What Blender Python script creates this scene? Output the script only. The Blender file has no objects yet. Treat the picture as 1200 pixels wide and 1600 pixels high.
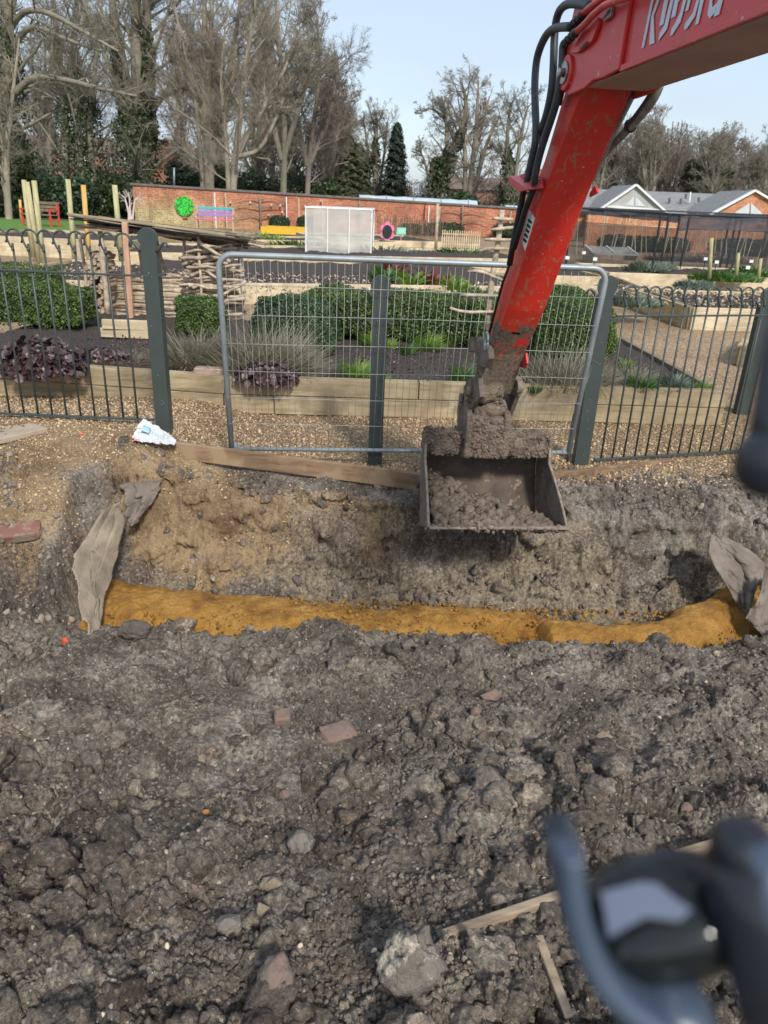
import bpy, math, random
import numpy as np
from mathutils import Vector, Matrix
R = math.radians
random.seed(7)
sc = bpy.context.scene
col = sc.collection

# ------------------------------------------------------------------ camera, sky, sun, exposure
H, F, PITCH, ROLL = 1.5, 1150.0, R(23), 0.04
cam_d = bpy.data.cameras.new('camera')
cam = bpy.data.objects.new('camera', cam_d); col.objects.link(cam)
cam.matrix_world = Matrix.Translation((0, 0, H)) @ Matrix.Rotation(R(90) - PITCH, 4, 'X') @ Matrix.Rotation(ROLL, 4, 'Z')
cam_d.sensor_fit = 'VERTICAL'; cam_d.sensor_height = 36.0
cam_d.lens = F * 36.0 / 1600.0
cam_d.clip_start = 0.02; cam_d.clip_end = 2000
cam_d.dof.use_dof = True; cam_d.dof.focus_distance = 2.5; cam_d.dof.aperture_fstop = 9.0
sc.camera = cam
SUN_EL, SUN_AZ = R(40), R(160)      # azimuth measured clockwise from +Y (view direction); behind the camera, a little right
world = bpy.data.worlds.new('World'); sc.world = world; world.use_nodes = True
nt = world.node_tree; nt.nodes.clear()
wo = nt.nodes.new('ShaderNodeOutputWorld'); bg = nt.nodes.new('ShaderNodeBackground')
sky = nt.nodes.new('ShaderNodeTexSky'); sky.sky_type = 'NISHITA'; sky.sun_disc = False
sky.sun_elevation = SUN_EL; sky.sun_rotation = SUN_AZ; sky.air_density = 1.0; sky.dust_density = 1.6; sky.ozone_density = 1.0
tc = nt.nodes.new('ShaderNodeTexCoord'); mp = nt.nodes.new('ShaderNodeMapping'); mp.inputs['Scale'].default_value = (1, 1, 3.2)
cn = nt.nodes.new('ShaderNodeTexNoise'); cn.inputs['Scale'].default_value = 2.8; cn.inputs['Detail'].default_value = 6; cn.inputs['Roughness'].default_value = .55
cr = nt.nodes.new('ShaderNodeValToRGB'); cr.color_ramp.elements[0].position = .36; cr.color_ramp.elements[1].position = .72
cr.color_ramp.elements[0].color = (.50, .50, .50, 1); cr.color_ramp.elements[1].color = (.97, .97, .97, 1)
cm = nt.nodes.new('ShaderNodeMix'); cm.data_type = 'RGBA'
cm.inputs[7].default_value = (3.3, 3.8, 4.4, 1)
nt.links.new(tc.outputs['Generated'], mp.inputs[0]); nt.links.new(mp.outputs[0], cn.inputs['Vector'])
nt.links.new(cn.outputs['Fac'], cr.inputs[0]); nt.links.new(cr.outputs[0], cm.inputs[0])
nt.links.new(sky.outputs[0], cm.inputs[6]); nt.links.new(cm.outputs[2], bg.inputs[0])
bg.inputs[1].default_value = 0.125; nt.links.new(bg.outputs[0], wo.inputs[0])
sun_d = bpy.data.lights.new('sun', 'SUN'); sun_d.energy = 2.35; sun_d.angle = R(7); sun_d.color = (1, .95, .87)
sun = bpy.data.objects.new('sun', sun_d); col.objects.link(sun)
sdir = Vector((math.sin(SUN_AZ) * math.cos(SUN_EL), math.cos(SUN_AZ) * math.cos(SUN_EL), math.sin(SUN_EL)))
sun.rotation_euler = sdir.to_track_quat('Z', 'Y').to_euler()
sc.view_settings.view_transform = 'Standard'; sc.view_settings.look = 'None'
sc.view_settings.exposure = 0.72; sc.view_settings.gamma = 1

# ------------------------------------------------------------------ measuring helpers: where a sight line meets a real plane
def ray(px, py):
    x = (px - 600) / F; y = (800 - py) / F
    c, s = math.cos(ROLL), math.sin(ROLL)
    X = x * c - y * s; Y = x * s + y * c
    cp, sp = math.cos(PITCH), math.sin(PITCH)
    return Vector((X, cp + Y * sp, -sp + Y * cp))
def Pz(px, py, z=0.0):
    r = ray(px, py); return r * ((z - H) / r.z) + Vector((0, 0, H))
def Py(px, py, Y):
    r = ray(px, py); return r * (Y / r.y) + Vector((0, 0, H))

# ------------------------------------------------------------------ mesh helpers
class MB:
    def __init__(s): s.v = []; s.f = []
    def add(s, vs, fs):
        b = len(s.v); s.v += [tuple(v) for v in vs]; s.f += [tuple(b + i for i in f) for f in fs]; return s
    def box(s, c, size, rot=None):
        x, y, z = [k / 2 for k in size]
        vs = [Vector((i * x, j * y, k * z)) for i in (-1, 1) for j in (-1, 1) for k in (-1, 1)]
        if rot is not None: vs = [rot @ v for v in vs]
        c = Vector(c)
        return s.add([v + c for v in vs], [(0, 1, 3, 2), (4, 6, 7, 5), (0, 4, 5, 1), (2, 3, 7, 6), (0, 2, 6, 4), (1, 5, 7, 3)])
    def beam(s, a, b, w, t, up=(0, 0, 1)):           # rectangular bar from a to b, w across, t along up
        a, b = Vector(a), Vector(b); d = (b - a).normalized(); up = Vector(up)
        n = d.cross(up)
        if n.length < 1e-4: n = d.cross(Vector((0, 1, 0)))
        n.normalize(); u = n.cross(d).normalized()
        vs = [p + n * (i * w / 2) + u * (j * t / 2) for p in (a, b) for i, j in ((-1, -1), (1, -1), (1, 1), (-1, 1))]
        return s.add(vs, [(0, 1, 2, 3), (4, 7, 6, 5), (0, 4, 5, 1), (1, 5, 6, 2), (2, 6, 7, 3), (3, 7, 4, 0)])
    def tube(s, pts, r, n=8, cap=True):
        pts = [Vector(p) for p in pts]; m = len(pts)
        rs = r if hasattr(r, '__len__') else [r] * m
        prev = None; vs = []
        for i, p in enumerate(pts):
            t = (pts[min(i + 1, m - 1)] - pts[max(i - 1, 0)])
            t = t.normalized() if t.length > 1e-9 else Vector((0, 0, 1))
            if prev is None:
                ref = Vector((0, 0, 1)) if abs(t.z) < .9 else Vector((1, 0, 0))
                u = t.cross(ref).normalized()
            else:
                u = (prev - t * prev.dot(t)).normalized()
            prev = u; w = t.cross(u)
            vs += [p + (u * math.cos(2 * math.pi * k / n) + w * math.sin(2 * math.pi * k / n)) * rs[i] for k in range(n)]
        fs = [(i * n + k, i * n + (k + 1) % n, (i + 1) * n + (k + 1) % n, (i + 1) * n + k) for i in range(m - 1) for k in range(n)]
        if cap: fs += [tuple(range(n - 1, -1, -1)), tuple((m - 1) * n + k for k in range(n))]
        return s.add(vs, fs)
    def prism(s, poly, d):                            # polygon (3D points) pushed along vector d
        poly = [Vector(p) for p in poly]; d = Vector(d); n = len(poly)
        return s.add(poly + [p + d for p in poly], [tuple(range(n)), tuple(range(2 * n - 1, n - 1, -1))] + [(i, (i + 1) % n + 0, (i + 1) % n + n, i + n) for i in range(n)])
    def build(s, name, m, parent=None, smooth=False, bevel=0, org=None):
        vs = np.array(s.v, float).reshape(-1, 3)
        return link_mesh(name, vs, s.f, m, parent, smooth, bevel, org)

def link_mesh(name, vs, fs, m, parent=None, smooth=False, bevel=0, org=None):
    if parent is not None: org = np.array(world_loc(parent))
    elif org is None: org = np.array([vs[:, 0].mean(), vs[:, 1].mean(), vs[:, 2].min()])
    vs = vs - np.array(org)
    me = bpy.data.meshes.new(name)
    if isinstance(fs, np.ndarray):
        k = fs.shape[1]; n = len(fs)
        me.vertices.add(len(vs)); me.vertices.foreach_set('co', vs.astype(np.float32).ravel())
        me.loops.add(n * k); me.loops.foreach_set('vertex_index', fs.astype(np.int32).ravel())
        me.polygons.add(n); me.polygons.foreach_set('loop_start', np.arange(0, n * k, k, dtype=np.int32))
        me.update(calc_edges=True)
    else:
        me.from_pydata([tuple(v) for v in vs], [], fs)
        import bmesh
        bm = bmesh.new(); bm.from_mesh(me); bmesh.ops.recalc_face_normals(bm, faces=bm.faces); bm.to_mesh(me); bm.free()
    if smooth: me.polygons.foreach_set('use_smooth', [True] * len(me.polygons))
    me.materials.append(m)
    o = bpy.data.objects.new(name, me); col.objects.link(o)
    if parent is not None: o.parent = parent
    else: o.location = Vector(org)
    if bevel:
        b = o.modifiers.new('bevel', 'BEVEL'); b.width = bevel; b.segments = 2; b.limit_method = 'ANGLE'; b.angle_limit = R(40)
    return o
def world_loc(o):
    l = Vector(o.location)
    while o.parent is not None: o = o.parent; l = l + Vector(o.location)
    return l
def tag(o, label=None, cat=None, group=None, kind=None):
    if label: o['label'] = label
    if cat: o['category'] = cat
    if group: o['group'] = group
    if kind: o['kind'] = kind
    return o
def thing(name, loc, label, cat, group=None):
    o = bpy.data.objects.new(name, None); o.location = Vector(loc); o.empty_display_size = .2; col.objects.link(o)
    return tag(o, label, cat, group)
def dup(o, loc, label, rz=0.0, scale=None, group=None):
    kids = {}
    for c in col.objects: kids.setdefault(c.parent, []).append(c)
    def cp(a, par):
        b = a.copy(); col.objects.link(b); b.parent = par
        for ch in kids.get(a, []): cp(ch, b)
        return b
    r = cp(o, None); r.location = Vector(loc); r.rotation_euler.z = rz; r['label'] = label
    if scale: r.scale = (scale,) * 3 if not hasattr(scale, '__len__') else scale
    if group: r['group'] = group
    return r

# ------------------------------------------------------------------ noise (numpy)
def _h(ix, iy, seed):
    ix = ix.astype(np.int64).astype(np.uint64); iy = iy.astype(np.int64).astype(np.uint64)
    n = (ix * np.uint64(374761393) + iy * np.uint64(668265263) + np.uint64(seed * 2246822519 + 1013))
    n = (n ^ (n >> np.uint64(13))) * np.uint64(1274126177); n = n ^ (n >> np.uint64(16))
    n = (n * np.uint64(2654435761)) & np.uint64(0xffffffff); n = n ^ (n >> np.uint64(15))
    return (n & np.uint64(0xffff)).astype(float) / 65535.0
def vn(x, y, seed=0):
    ix, iy = np.floor(x), np.floor(y); fx, fy = x - ix, y - iy
    fx = fx * fx * (3 - 2 * fx); fy = fy * fy * (3 - 2 * fy)
    a = _h(ix, iy, seed); b = _h(ix + 1, iy, seed); c = _h(ix, iy + 1, seed); d = _h(ix + 1, iy + 1, seed)
    return (a * (1 - fx) + b * fx) * (1 - fy) + (c * (1 - fx) + d * fx) * fy
def fbm(x, y, seed=0, o=4, g=.5):
    t = 0; a = 1; s = 0
    for k in range(o):
        t = t + a * vn(x * 2 ** k, y * 2 ** k, seed + k * 17); s += a; a *= g
    return t / s
def worley(x, y, seed=0):
    ix, iy = np.floor(x), np.floor(y); best = np.full(np.shape(x), 9.0); rnd = np.zeros(np.shape(x))
    for i in (-1, 0, 1):
        for j in (-1, 0, 1):
            cx, cy = ix + i, iy + j
            px = cx + _h(cx, cy, seed + 3); py = cy + _h(cx, cy, seed + 5)
            d = (x - px) ** 2 + (y - py) ** 2; m = d < best
            best = np.where(m, d, best); rnd = np.where(m, _h(cx, cy, seed + 9), rnd)
    return np.sqrt(best), rnd
def sm(a, b, x):
    t = np.clip((x - a) / (b - a), 0, 1); return t * t * (3 - 2 * t)

# ------------------------------------------------------------------ materials
def newmat(name):
    m = bpy.data.materials.new(name); m.use_nodes = True; t = m.node_tree
    b = t.nodes['Principled BSDF']; return m, t, b
def N(t, kind, **kw):
    n = t.nodes.new(kind)
    for k, v in kw.items():
        if k in n.inputs.keys(): n.inputs[k].default_value = v
        else: setattr(n, k, v)
    return n
def L(t, a, b): t.links.new(a, b)
def ramp(t, src, stops):
    r = t.nodes.new('ShaderNodeValToRGB'); e = r.color_ramp.elements
    while len(e) < len(stops): e.new(.5)
    for k, (p, c) in enumerate(stops):
        e[k].position = p; e[k].color = tuple(c) + (1,) if len(c) == 3 else c
    L(t, src, r.inputs[0]); return r.outputs[0]
def mixc(t, fac, a, b, mode='MIX'):
    m = t.nodes.new('ShaderNodeMix'); m.data_type = 'RGBA'; m.blend_type = mode
    for k, v in ((0, fac), (6, a), (7, b)):
        if isinstance(v, (int, float)): m.inputs[k].default_value = v
        elif isinstance(v, tuple): m.inputs[k].default_value = v + (1,) if len(v) == 3 else v
        else: L(t, v, m.inputs[k])
    return m.outputs[2]
def coords(t, kind='Object', scale=(1, 1, 1)):
    c = t.nodes.new('ShaderNodeTexCoord'); mp = t.nodes.new('ShaderNodeMapping'); mp.inputs['Scale'].default_value = scale
    L(t, c.outputs[kind], mp.inputs[0]); return mp.outputs[0]
def bump(t, b, src, strength=.5, dist=.01, prev=None):
    n = t.nodes.new('ShaderNodeBump'); n.inputs['Strength'].default_value = strength; n.inputs['Distance'].default_value = dist
    L(t, src, n.inputs['Height'])
    if prev is not None: L(t, prev, n.inputs['Normal'])
    L(t, n.outputs[0], b.inputs['Normal']); return n.outputs[0]
def mat(name, c1, c2=None, scale=8, rough=.8, bs=0, bd=.01, bscale=None, metal=0, stretch=(1, 1, 1), spots=None, detail=5, contrast=.2, island=0):
    m, t, b = newmat(name)
    c2 = c2 or tuple(k * .6 for k in c1)
    v = coords(t, 'Object', stretch)
    n = N(t, 'ShaderNodeTexNoise', Scale=scale, Detail=detail, Roughness=.6); L(t, v, n.inputs['Vector'])
    c = ramp(t, n.outputs['Fac'], [(.5 - contrast, c2), (.5 + contrast, c1)])
    if island:
        g = t.nodes.new('ShaderNodeNewGeometry')
        k = ramp(t, g.outputs['Random Per Island'], [(0, (1 - island,) * 3), (1, (1 + island,) * 3)])
        c = mixc(t, 1.0, c, k, 'MULTIPLY')
    if spots:
        sc_, sz, scol = spots
        n2 = N(t, 'ShaderNodeTexNoise', Scale=sc_, Detail=4, Roughness=.7); L(t, v, n2.inputs['Vector'])
        f = ramp(t, n2.outputs['Fac'], [(sz, (0, 0, 0)), (sz + .06, (1, 1, 1))])
        c = mixc(t, f, c, scol)
    L(t, c, b.inputs['Base Color']); b.inputs['Roughness'].default_value = rough; b.inputs['Metallic'].default_value = metal
    if bs:
        n3 = N(t, 'ShaderNodeTexNoise', Scale=bscale or scale * 4, Detail=4, Roughness=.65); L(t, v, n3.inputs['Vector'])
        bump(t, b, n3.outputs['Fac'], bs, bd)
    return m
def leafmat(name, c1, c2, c3=None, trans=.25, rough=.5):
    m, t, b = newmat(name)
    g = t.nodes.new('ShaderNodeNewGeometry')
    c = ramp(t, g.outputs['Random Per Island'], [(0, c1), (.6, c2), (1, c3 or c2)])
    v = coords(t, 'Object'); n = N(t, 'ShaderNodeTexNoise', Scale=1.3, Detail=3); L(t, v, n.inputs['Vector'])
    k = ramp(t, n.outputs['Fac'], [(.3, (.72,) * 3), (.7, (1.2, 1.2, 1.1))])
    c = mixc(t, 1.0, c, k, 'MULTIPLY')
    L(t, c, b.inputs['Base Color']); b.inputs['Roughness'].default_value = rough
    tr = t.nodes.new('ShaderNodeBsdfTranslucent'); L(t, c, tr.inputs[0]); mx = t.nodes.new('ShaderNodeMixShader'); mx.inputs[0].default_value = trans
    L(t, b.outputs[0], mx.inputs[1]); L(t, tr.outputs[0], mx.inputs[2]); L(t, mx.outputs[0], t.nodes['Material Output'].inputs[0])
    return m
def gravel_nodes(t, v, s=70):
    """stones seen as voronoi cells; returns colour, height"""
    w = N(t, 'ShaderNodeTexVoronoi', Scale=s); L(t, v, w.inputs['Vector'])
    sp = t.nodes.new('ShaderNodeSeparateColor'); L(t, w.outputs['Color'], sp.inputs[0])
    c = ramp(t, sp.outputs[0], [(0, (.28, .18, .10)), (.25, (.56, .39, .22)), (.5, (.45, .30, .16)), (.75, (.68, .53, .35)), (.93, (.34, .26, .19)), (1, (.85, .76, .62))])
    e = ramp(t, w.outputs['Distance'], [(.25, (1, 1, 1)), (.75, (.30, .26, .22))])
    c = mixc(t, 1.0, c, e, 'MULTIPLY')
    inv = t.nodes.new('ShaderNodeMath'); inv.operation = 'SUBTRACT'; inv.inputs[0].default_value = 1; L(t, w.outputs['Distance'], inv.inputs[1])
    return c, inv.outputs[0]

M = {}
M['gravel'], t, b = newmat('gravel'); v = coords(t)
c, h = gravel_nodes(t, v, 62)
n = N(t, 'ShaderNodeTexNoise', Scale=.8, Detail=5); L(t, v, n.inputs['Vector'])
c = mixc(t, 1.0, c, ramp(t, n.outputs['Fac'], [(.3, (.72, .68, .62)), (.7, (1.1, 1.08, 1.05))]), 'MULTIPLY')
L(t, c, b.inputs['Base Color']); b.inputs['Roughness'].default_value = .75; bump(t, b, h, .8, .008)

# excavated ground: dark soil, golden gravelly dirt, gravel, pale clay, by a painted zone attribute of the ground itself
M['soil'], t, b = newmat('excavated_soil'); v = coords(t)
za = t.nodes.new('ShaderNodeAttribute'); za.attribute_name = 'zone'
zs = t.nodes.new('ShaderNodeSeparateColor'); L(t, za.outputs['Color'], zs.inputs[0])
def soil_color(t, v):
    n1 = N(t, 'ShaderNodeTexNoise', Scale=3.2, Detail=10, Roughness=.70); L(t, v, n1.inputs['Vector'])
    n2 = N(t, 'ShaderNodeTexNoise', Scale=55, Detail=5, Roughness=.7); L(t, v, n2.inputs['Vector'])
    n3 = N(t, 'ShaderNodeTexNoise', Scale=260, Detail=3, Roughness=.7); L(t, v, n3.inputs['Vector'])
    dark = ramp(t, n1.outputs['Fac'], [(.33, (.094, .077, .064)), (.49, (.185, .156, .130)), (.65, (.37, .325, .275))])
    dark = mixc(t, 1.0, dark, ramp(t, n2.outputs['Fac'], [(.3, (.42, .41, .40)), (.52, (1, 1, 1)), (.72, (2.0, 1.9, 1.75))]), 'MULTIPLY')
    v2 = N(t, 'ShaderNodeTexVoronoi', Scale=130); L(t, v, v2.inputs['Vector']); s2 = t.nodes.new('ShaderNodeSeparateColor'); L(t, v2.outputs['Color'], s2.inputs[0])
    fl = ramp(t, s2.outputs[0], [(.93, (0, 0, 0)), (.95, (1, 1, 1))])
    dark = mixc(t, fl, dark, ramp(t, s2.outputs[1], [(0, (.34, .27, .19)), (.5, (.26, .24, .22)), (.8, (.5, .46, .4)), (1, (.30, .13, .07))]))
    return n1, n2, n3, dark
n1, n2, n3, dark = soil_color(t, v)
gc, gh = gravel_nodes(t, v, 85)
tan = mixc(t, 1.0, ramp(t, n1.outputs['Fac'], [(.35, (.19, .135, .082)), (.5, (.33, .24, .145)), (.66, (.47, .355, .215))]), ramp(t, n2.outputs['Fac'], [(.3, (.6, .58, .56)), (.7, (1.5, 1.45, 1.4))]), 'MULTIPLY')
gold = mixc(t, ramp(t, n2.outputs['Fac'], [(.54, (0, 0, 0)), (.62, (1, 1, 1))]), tan, gc)
pale = mixc(t, ramp(t, n2.outputs['Fac'], [(.35, (0, 0, 0)), (.65, (1, 1, 1))]), (.15, .120, .088), (.42, .345, .245))
def fz(o, k):       # zone edge broken up by noise
    a = t.nodes.new('ShaderNodeMath'); a.operation = 'ADD'; L(t, o, a.inputs[0])
    s_ = t.nodes.new('ShaderNodeMath'); s_.operation = 'MULTIPLY_ADD'; s_.inputs[1].default_value = k; s_.inputs[2].default_value = -.5 * k; L(t, n2.outputs['Fac'], s_.inputs[0])
    L(t, s_.outputs[0], a.inputs[1]); return ramp(t, a.outputs[0], [(.35, (0, 0, 0)), (.62, (1, 1, 1))])
c = mixc(t, fz(zs.outputs[0], 1.6), dark, gold)
c = mixc(t, fz(zs.outputs[1], 1.6), c, pale)
c = mixc(t, fz(zs.outputs[2], .4), c, gc)
c = mixc(t, 1.0, c, ramp(t, n3.outputs['Fac'], [(.3, (.62,) * 3), (.7, (1.38,) * 3)]), 'MULTIPLY')
L(t, c, b.inputs['Base Color']); b.inputs['Roughness'].default_value = .92; b.inputs['Specular IOR Level'].default_value = .25
p = bump(t, b, n2.outputs['Fac'], 1.0, .020); p2 = bump(t, b, n3.outputs['Fac'], .9, .006, p)

M['clod'], t, b = newmat('soil_clod'); v = coords(t); n1, n2, n3, c = soil_color(t, v)
g = t.nodes.new('ShaderNodeNewGeometry'); c = mixc(t, 1.0, c, ramp(t, g.outputs['Random Per Island'], [(0, (.75, .74, .73)), (.8, (1.1, 1.08, 1.05)), (1, (1.5, 1.42, 1.3))]), 'MULTIPLY')
c = mixc(t, 1.0, c, ramp(t, n3.outputs['Fac'], [(.3, (.65,) * 3), (.7, (1.35,) * 3)]), 'MULTIPLY')
L(t, c, b.inputs['Base Color']); b.inputs['Roughness'].default_value = .92; b.inputs['Specular IOR Level'].default_value = .25
p = bump(t, b, n2.outputs['Fac'], 1, .02); bump(t, b, n3.outputs['Fac'], 1, .006, p)
M['stone'] = mat('stone', (.27, .22, .17), (.15, .12, .095), 30, .85, .5, .004, 120, island=.5, contrast=.3)
M['gold_stone'] = mat('golden_stone', (.54, .40, .25), (.33, .225, .13), 30, .8, .4, .003, 120, island=.5, contrast=.3)
M['mulch'] = mat('bed_soil', (.085, .066, .055), (.026, .02, .018), 45, .95, 1, .02, 50, spots=(90, .66, (.19, .14, .1)))
M['sand'], t, b = newmat('builders_sand'); v = coords(t)
n1 = N(t, 'ShaderNodeTexNoise', Scale=7, Detail=8, Roughness=.6); L(t, v, n1.inputs['Vector'])
n2 = N(t, 'ShaderNodeTexNoise', Scale=120, Detail=4, Roughness=.7); L(t, v, n2.inputs['Vector'])
c = ramp(t, n1.outputs['Fac'], [(.33, (.19, .085, .016)), (.5, (.33, .165, .03)), (.68, (.43, .235, .06))])
c = mixc(t, 1.0, c, ramp(t, n2.outputs['Fac'], [(.3, (.6,) * 3), (.7, (1.3,) * 3)]), 'MULTIPLY')
L(t, c, b.inputs['Base Color']); b.inputs['Roughness'].default_value = .95; bump(t, b, n2.outputs['Fac'], .9, .01)

def wood(name, c1, c2, ax=0, sc_=3, stain=None):
    st = [9, 9, 9]; st[ax] = .6
    m, t, b = newmat(name); v = coords(t, 'Object', tuple(st))
    n = N(t, 'ShaderNodeTexNoise', Scale=sc_, Detail=8, Roughness=.65, Distortion=.8); L(t, v, n.inputs['Vector'])
    c = ramp(t, n.outputs['Fac'], [(.3, c2), (.55, c1), (.75, tuple(k * 1.12 for k in c1))])
    v2 = coords(t, 'Object', (1, 1, 1)); n2 = N(t, 'ShaderNodeTexNoise', Scale=3.5, Detail=5); L(t, v2, n2.inputs['Vector'])
    c = mixc(t, 1.0, c, ramp(t, n2.outputs['Fac'], [(.3, (.68, .66, .62)), (.65, (1.08, 1.08, 1.08))]), 'MULTIPLY')
    if stain:
        n4 = N(t, 'ShaderNodeTexNoise', Scale=6, Detail=6); L(t, v2, n4.inputs['Vector'])
        c = mixc(t, ramp(t, n4.outputs['Fac'], [(.52, (0, 0, 0)), (.62, (1, 1, 1))]), c, stain)
    L(t, c, b.inputs['Base Color']); b.inputs['Roughness'].default_value = .85; bump(t, b, n.outputs['Fac'], .5, .004)
    return m
M['timber'] = wood('pale_timber', (.40, .325, .205), (.22, .17, .10), stain=(.27, .21, .13))
M['timber_side'] = wood('pale_timber_side', (.47, .37, .21), (.27, .20, .10), 1)
M['timber_pale'] = wood('bleached_timber', (.62, .52, .36), (.42, .33, .2))
M['timber_dark'] = wood('weathered_timber', (.24, .19, .13), (.12, .09, .06))
M['edging'] = wood('edging_timber', (.27, .175, .105), (.12, .075, .045), stain=(.30, .21, .125))
M['pinewood'] = wood('pink_sawn_timber', (.60, .36, .24), (.42, .24, .15), 2)
M['pole'] = wood('treated_pole', (.47, .44, .25), (.30, .27, .14), 2)
M['pole_orange'] = wood('orange_pole', (.66, .40, .13), (.45, .25, .08), 2)
M['stick'] = mat('stick_bark', (.58, .48, .36), (.22, .165, .12), 16, .85, .6, .006, 60, island=.35)
M['stick_mid'] = mat('stick_weathered', (.30, .25, .18), (.12, .095, .07), 16, .85, .6, .006, 60, island=.5)
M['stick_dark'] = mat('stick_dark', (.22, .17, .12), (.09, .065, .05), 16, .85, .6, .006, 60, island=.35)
M['buried_board'] = wood('muddy_board', (.36, .28, .20), (.16, .12, .09), stain=(.11, .09, .075))
M['fence'] = mat('dark_green_paint', (.052, .066, .062), (.038, .05, .047), 6, .42, .15, .001, 40, spots=(55, .72, (.28, .28, .26)))
M['galv'] = mat('galvanised_steel', (.33, .37, .39), (.22, .25, .27), 9, .5, .1, .001, 80, metal=.35, spots=(8, .68, (.34, .26, .14)))
M['wire'] = mat('galvanised_wire', (.40, .42, .41), (.26, .28, .27), 9, .5, metal=.2)
M['bark'] = mat('bark', (.29, .265, .205), (.15, .135, .10), 1.6, .9, .8, .05, 6)
M['bark_pale'] = mat('bark_pale', (.36, .315, .245), (.20, .17, .13), 1.6, .9, .8, .05, 6)
M['bark_brown'] = mat('bark_brown', (.27, .225, .18), (.15, .122, .10), 1.6, .9, .5, .05, 6)
M['white_bark'] = mat('white_bark', (.62, .55, .52), (.42, .33, .31), 6, .8)
M['ivy'] = leafmat('ivy', (.022, .040, .016), (.045, .075, .024), (.09, .13, .045))
M['evergreen'] = leafmat('evergreen', (.022, .042, .022), (.04, .07, .035), (.075, .115, .06))
M['conifer'] = leafmat('conifer', (.02, .034, .022), (.035, .055, .032), (.06, .08, .045))
M['conifer_olive'] = leafmat('conifer_olive', (.05, .06, .028), (.08, .09, .04), (.13, .14, .07))
M['box'] = leafmat('box_leaf', (.045, .085, .02), (.10, .165, .04), (.20, .27, .085), .3)
M['box_blue'] = leafmat('blue_box_leaf', (.035, .072, .032), (.07, .125, .055), (.14, .205, .10), .3)
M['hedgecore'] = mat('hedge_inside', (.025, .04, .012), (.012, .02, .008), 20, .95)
M['lavender'] = leafmat('lavender_stem', (.13, .115, .085), (.23, .215, .16), (.36, .335, .25), .15, .8)
M['purple'] = leafmat('purple_leaf', (.035, .018, .022), (.085, .045, .052), (.20, .145, .15), .15, .38)
M['lime'] = leafmat('lime_leaf', (.10, .20, .02), (.19, .32, .04), (.33, .46, .10), .35)
M['green'] = leafmat('green_leaf', (.04, .10, .02), (.08, .18, .035), (.16, .30, .07), .35)
M['redleaf'] = leafmat('red_leaf', (.10, .012, .015), (.22, .03, .03), (.3, .10, .05), .3)
M['greyleaf'] = leafmat('grey_leaf', (.10, .14, .10), (.17, .22, .16), (.26, .31, .25), .2)
M['grassleaf'] = leafmat('grass_blade', (.06, .15, .015), (.11, .24, .025), (.19, .34, .05), .3)
M['grass'] = mat('lawn', (.12, .25, .03), (.06, .14, .02), 6, .9, .6, .03, 40)
M['field'] = mat('field', (.085, .10, .045), (.05, .06, .03), .6, .95)
M['canvas'] = mat('geotextile', (.34, .28, .21), (.17, .135, .10), 9, .95, .7, .004, 160, spots=(14, .62, (.15, .12, .095)))
M['canvas_grey'] = mat('geotextile_grey', (.25, .205, .165), (.12, .10, .082), 7, .95, .8, .005, 140, spots=(9, .6, (.17, .14, .115)))
M['black_metal'] = mat('black_metal', (.02, .022, .024), (.012, .013, .014), 9, .5)
M['white'] = mat('white_paint', (.78, .78, .76), (.68, .68, .66), 6, .5)
M['slate'] = mat('slate_roof', (.27, .27, .27), (.16, .16, .165), 3, .7, .4, .02, 20, stretch=(1, 1, 6))
M['darkroof'] = mat('tile_roof', (.20, .13, .10), (.12, .085, .07), 2, .8)
M['coping'] = mat('wall_coping', (.17, .155, .14), (.09, .085, .08), 4, .85, .4, .01, 20)
def brick(name, c1, c2, mort, sc_=1.0, ax='xz', extra=None):
    m, t, b = newmat(name)
    c = t.nodes.new('ShaderNodeTexCoord'); s_ = t.nodes.new('ShaderNodeSeparateXYZ'); k = t.nodes.new('ShaderNodeCombineXYZ')
    L(t, c.outputs['Object'], s_.inputs[0])
    L(t, s_.outputs[0 if ax == 'xz' else 1], k.inputs[0]); L(t, s_.outputs[2], k.inputs[1])
    br = N(t, 'ShaderNodeTexBrick', Scale=sc_); br.inputs['Color1'].default_value = c1 + (1,); br.inputs['Color2'].default_value = c2 + (1,); br.inputs['Mortar'].default_value = mort + (1,)
    br.inputs['Brick Width'].default_value = .225; br.inputs['Row Height'].default_value = .075; br.inputs['Mortar Size'].default_value = .008
    L(t, k.outputs[0], br.inputs['Vector'])
    n = N(t, 'ShaderNodeTexNoise', Scale=.9, Detail=6, Roughness=.6); L(t, c.outputs['Object'], n.inputs['Vector'])
    o = mixc(t, 1.0, br.outputs['Color'], ramp(t, n.outputs['Fac'], [(.3, (.62, .6, .58)), (.65, (1.15, 1.12, 1.1))]), 'MULTIPLY')
    n5 = N(t, 'ShaderNodeTexNoise', Scale=14, Detail=4, Roughness=.6); L(t, c.outputs['Object'], n5.inputs['Vector'])
    o = mixc(t, 1.0, o, ramp(t, n5.outputs['Fac'], [(.35, (.7, .68, .66)), (.65, (1.25, 1.22, 1.2))]), 'MULTIPLY')
    if extra: o = extra(t, s_, n, o)
    L(t, o, b.inputs['Base Color']); b.inputs['Roughness'].default_value = .85
    return m
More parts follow.
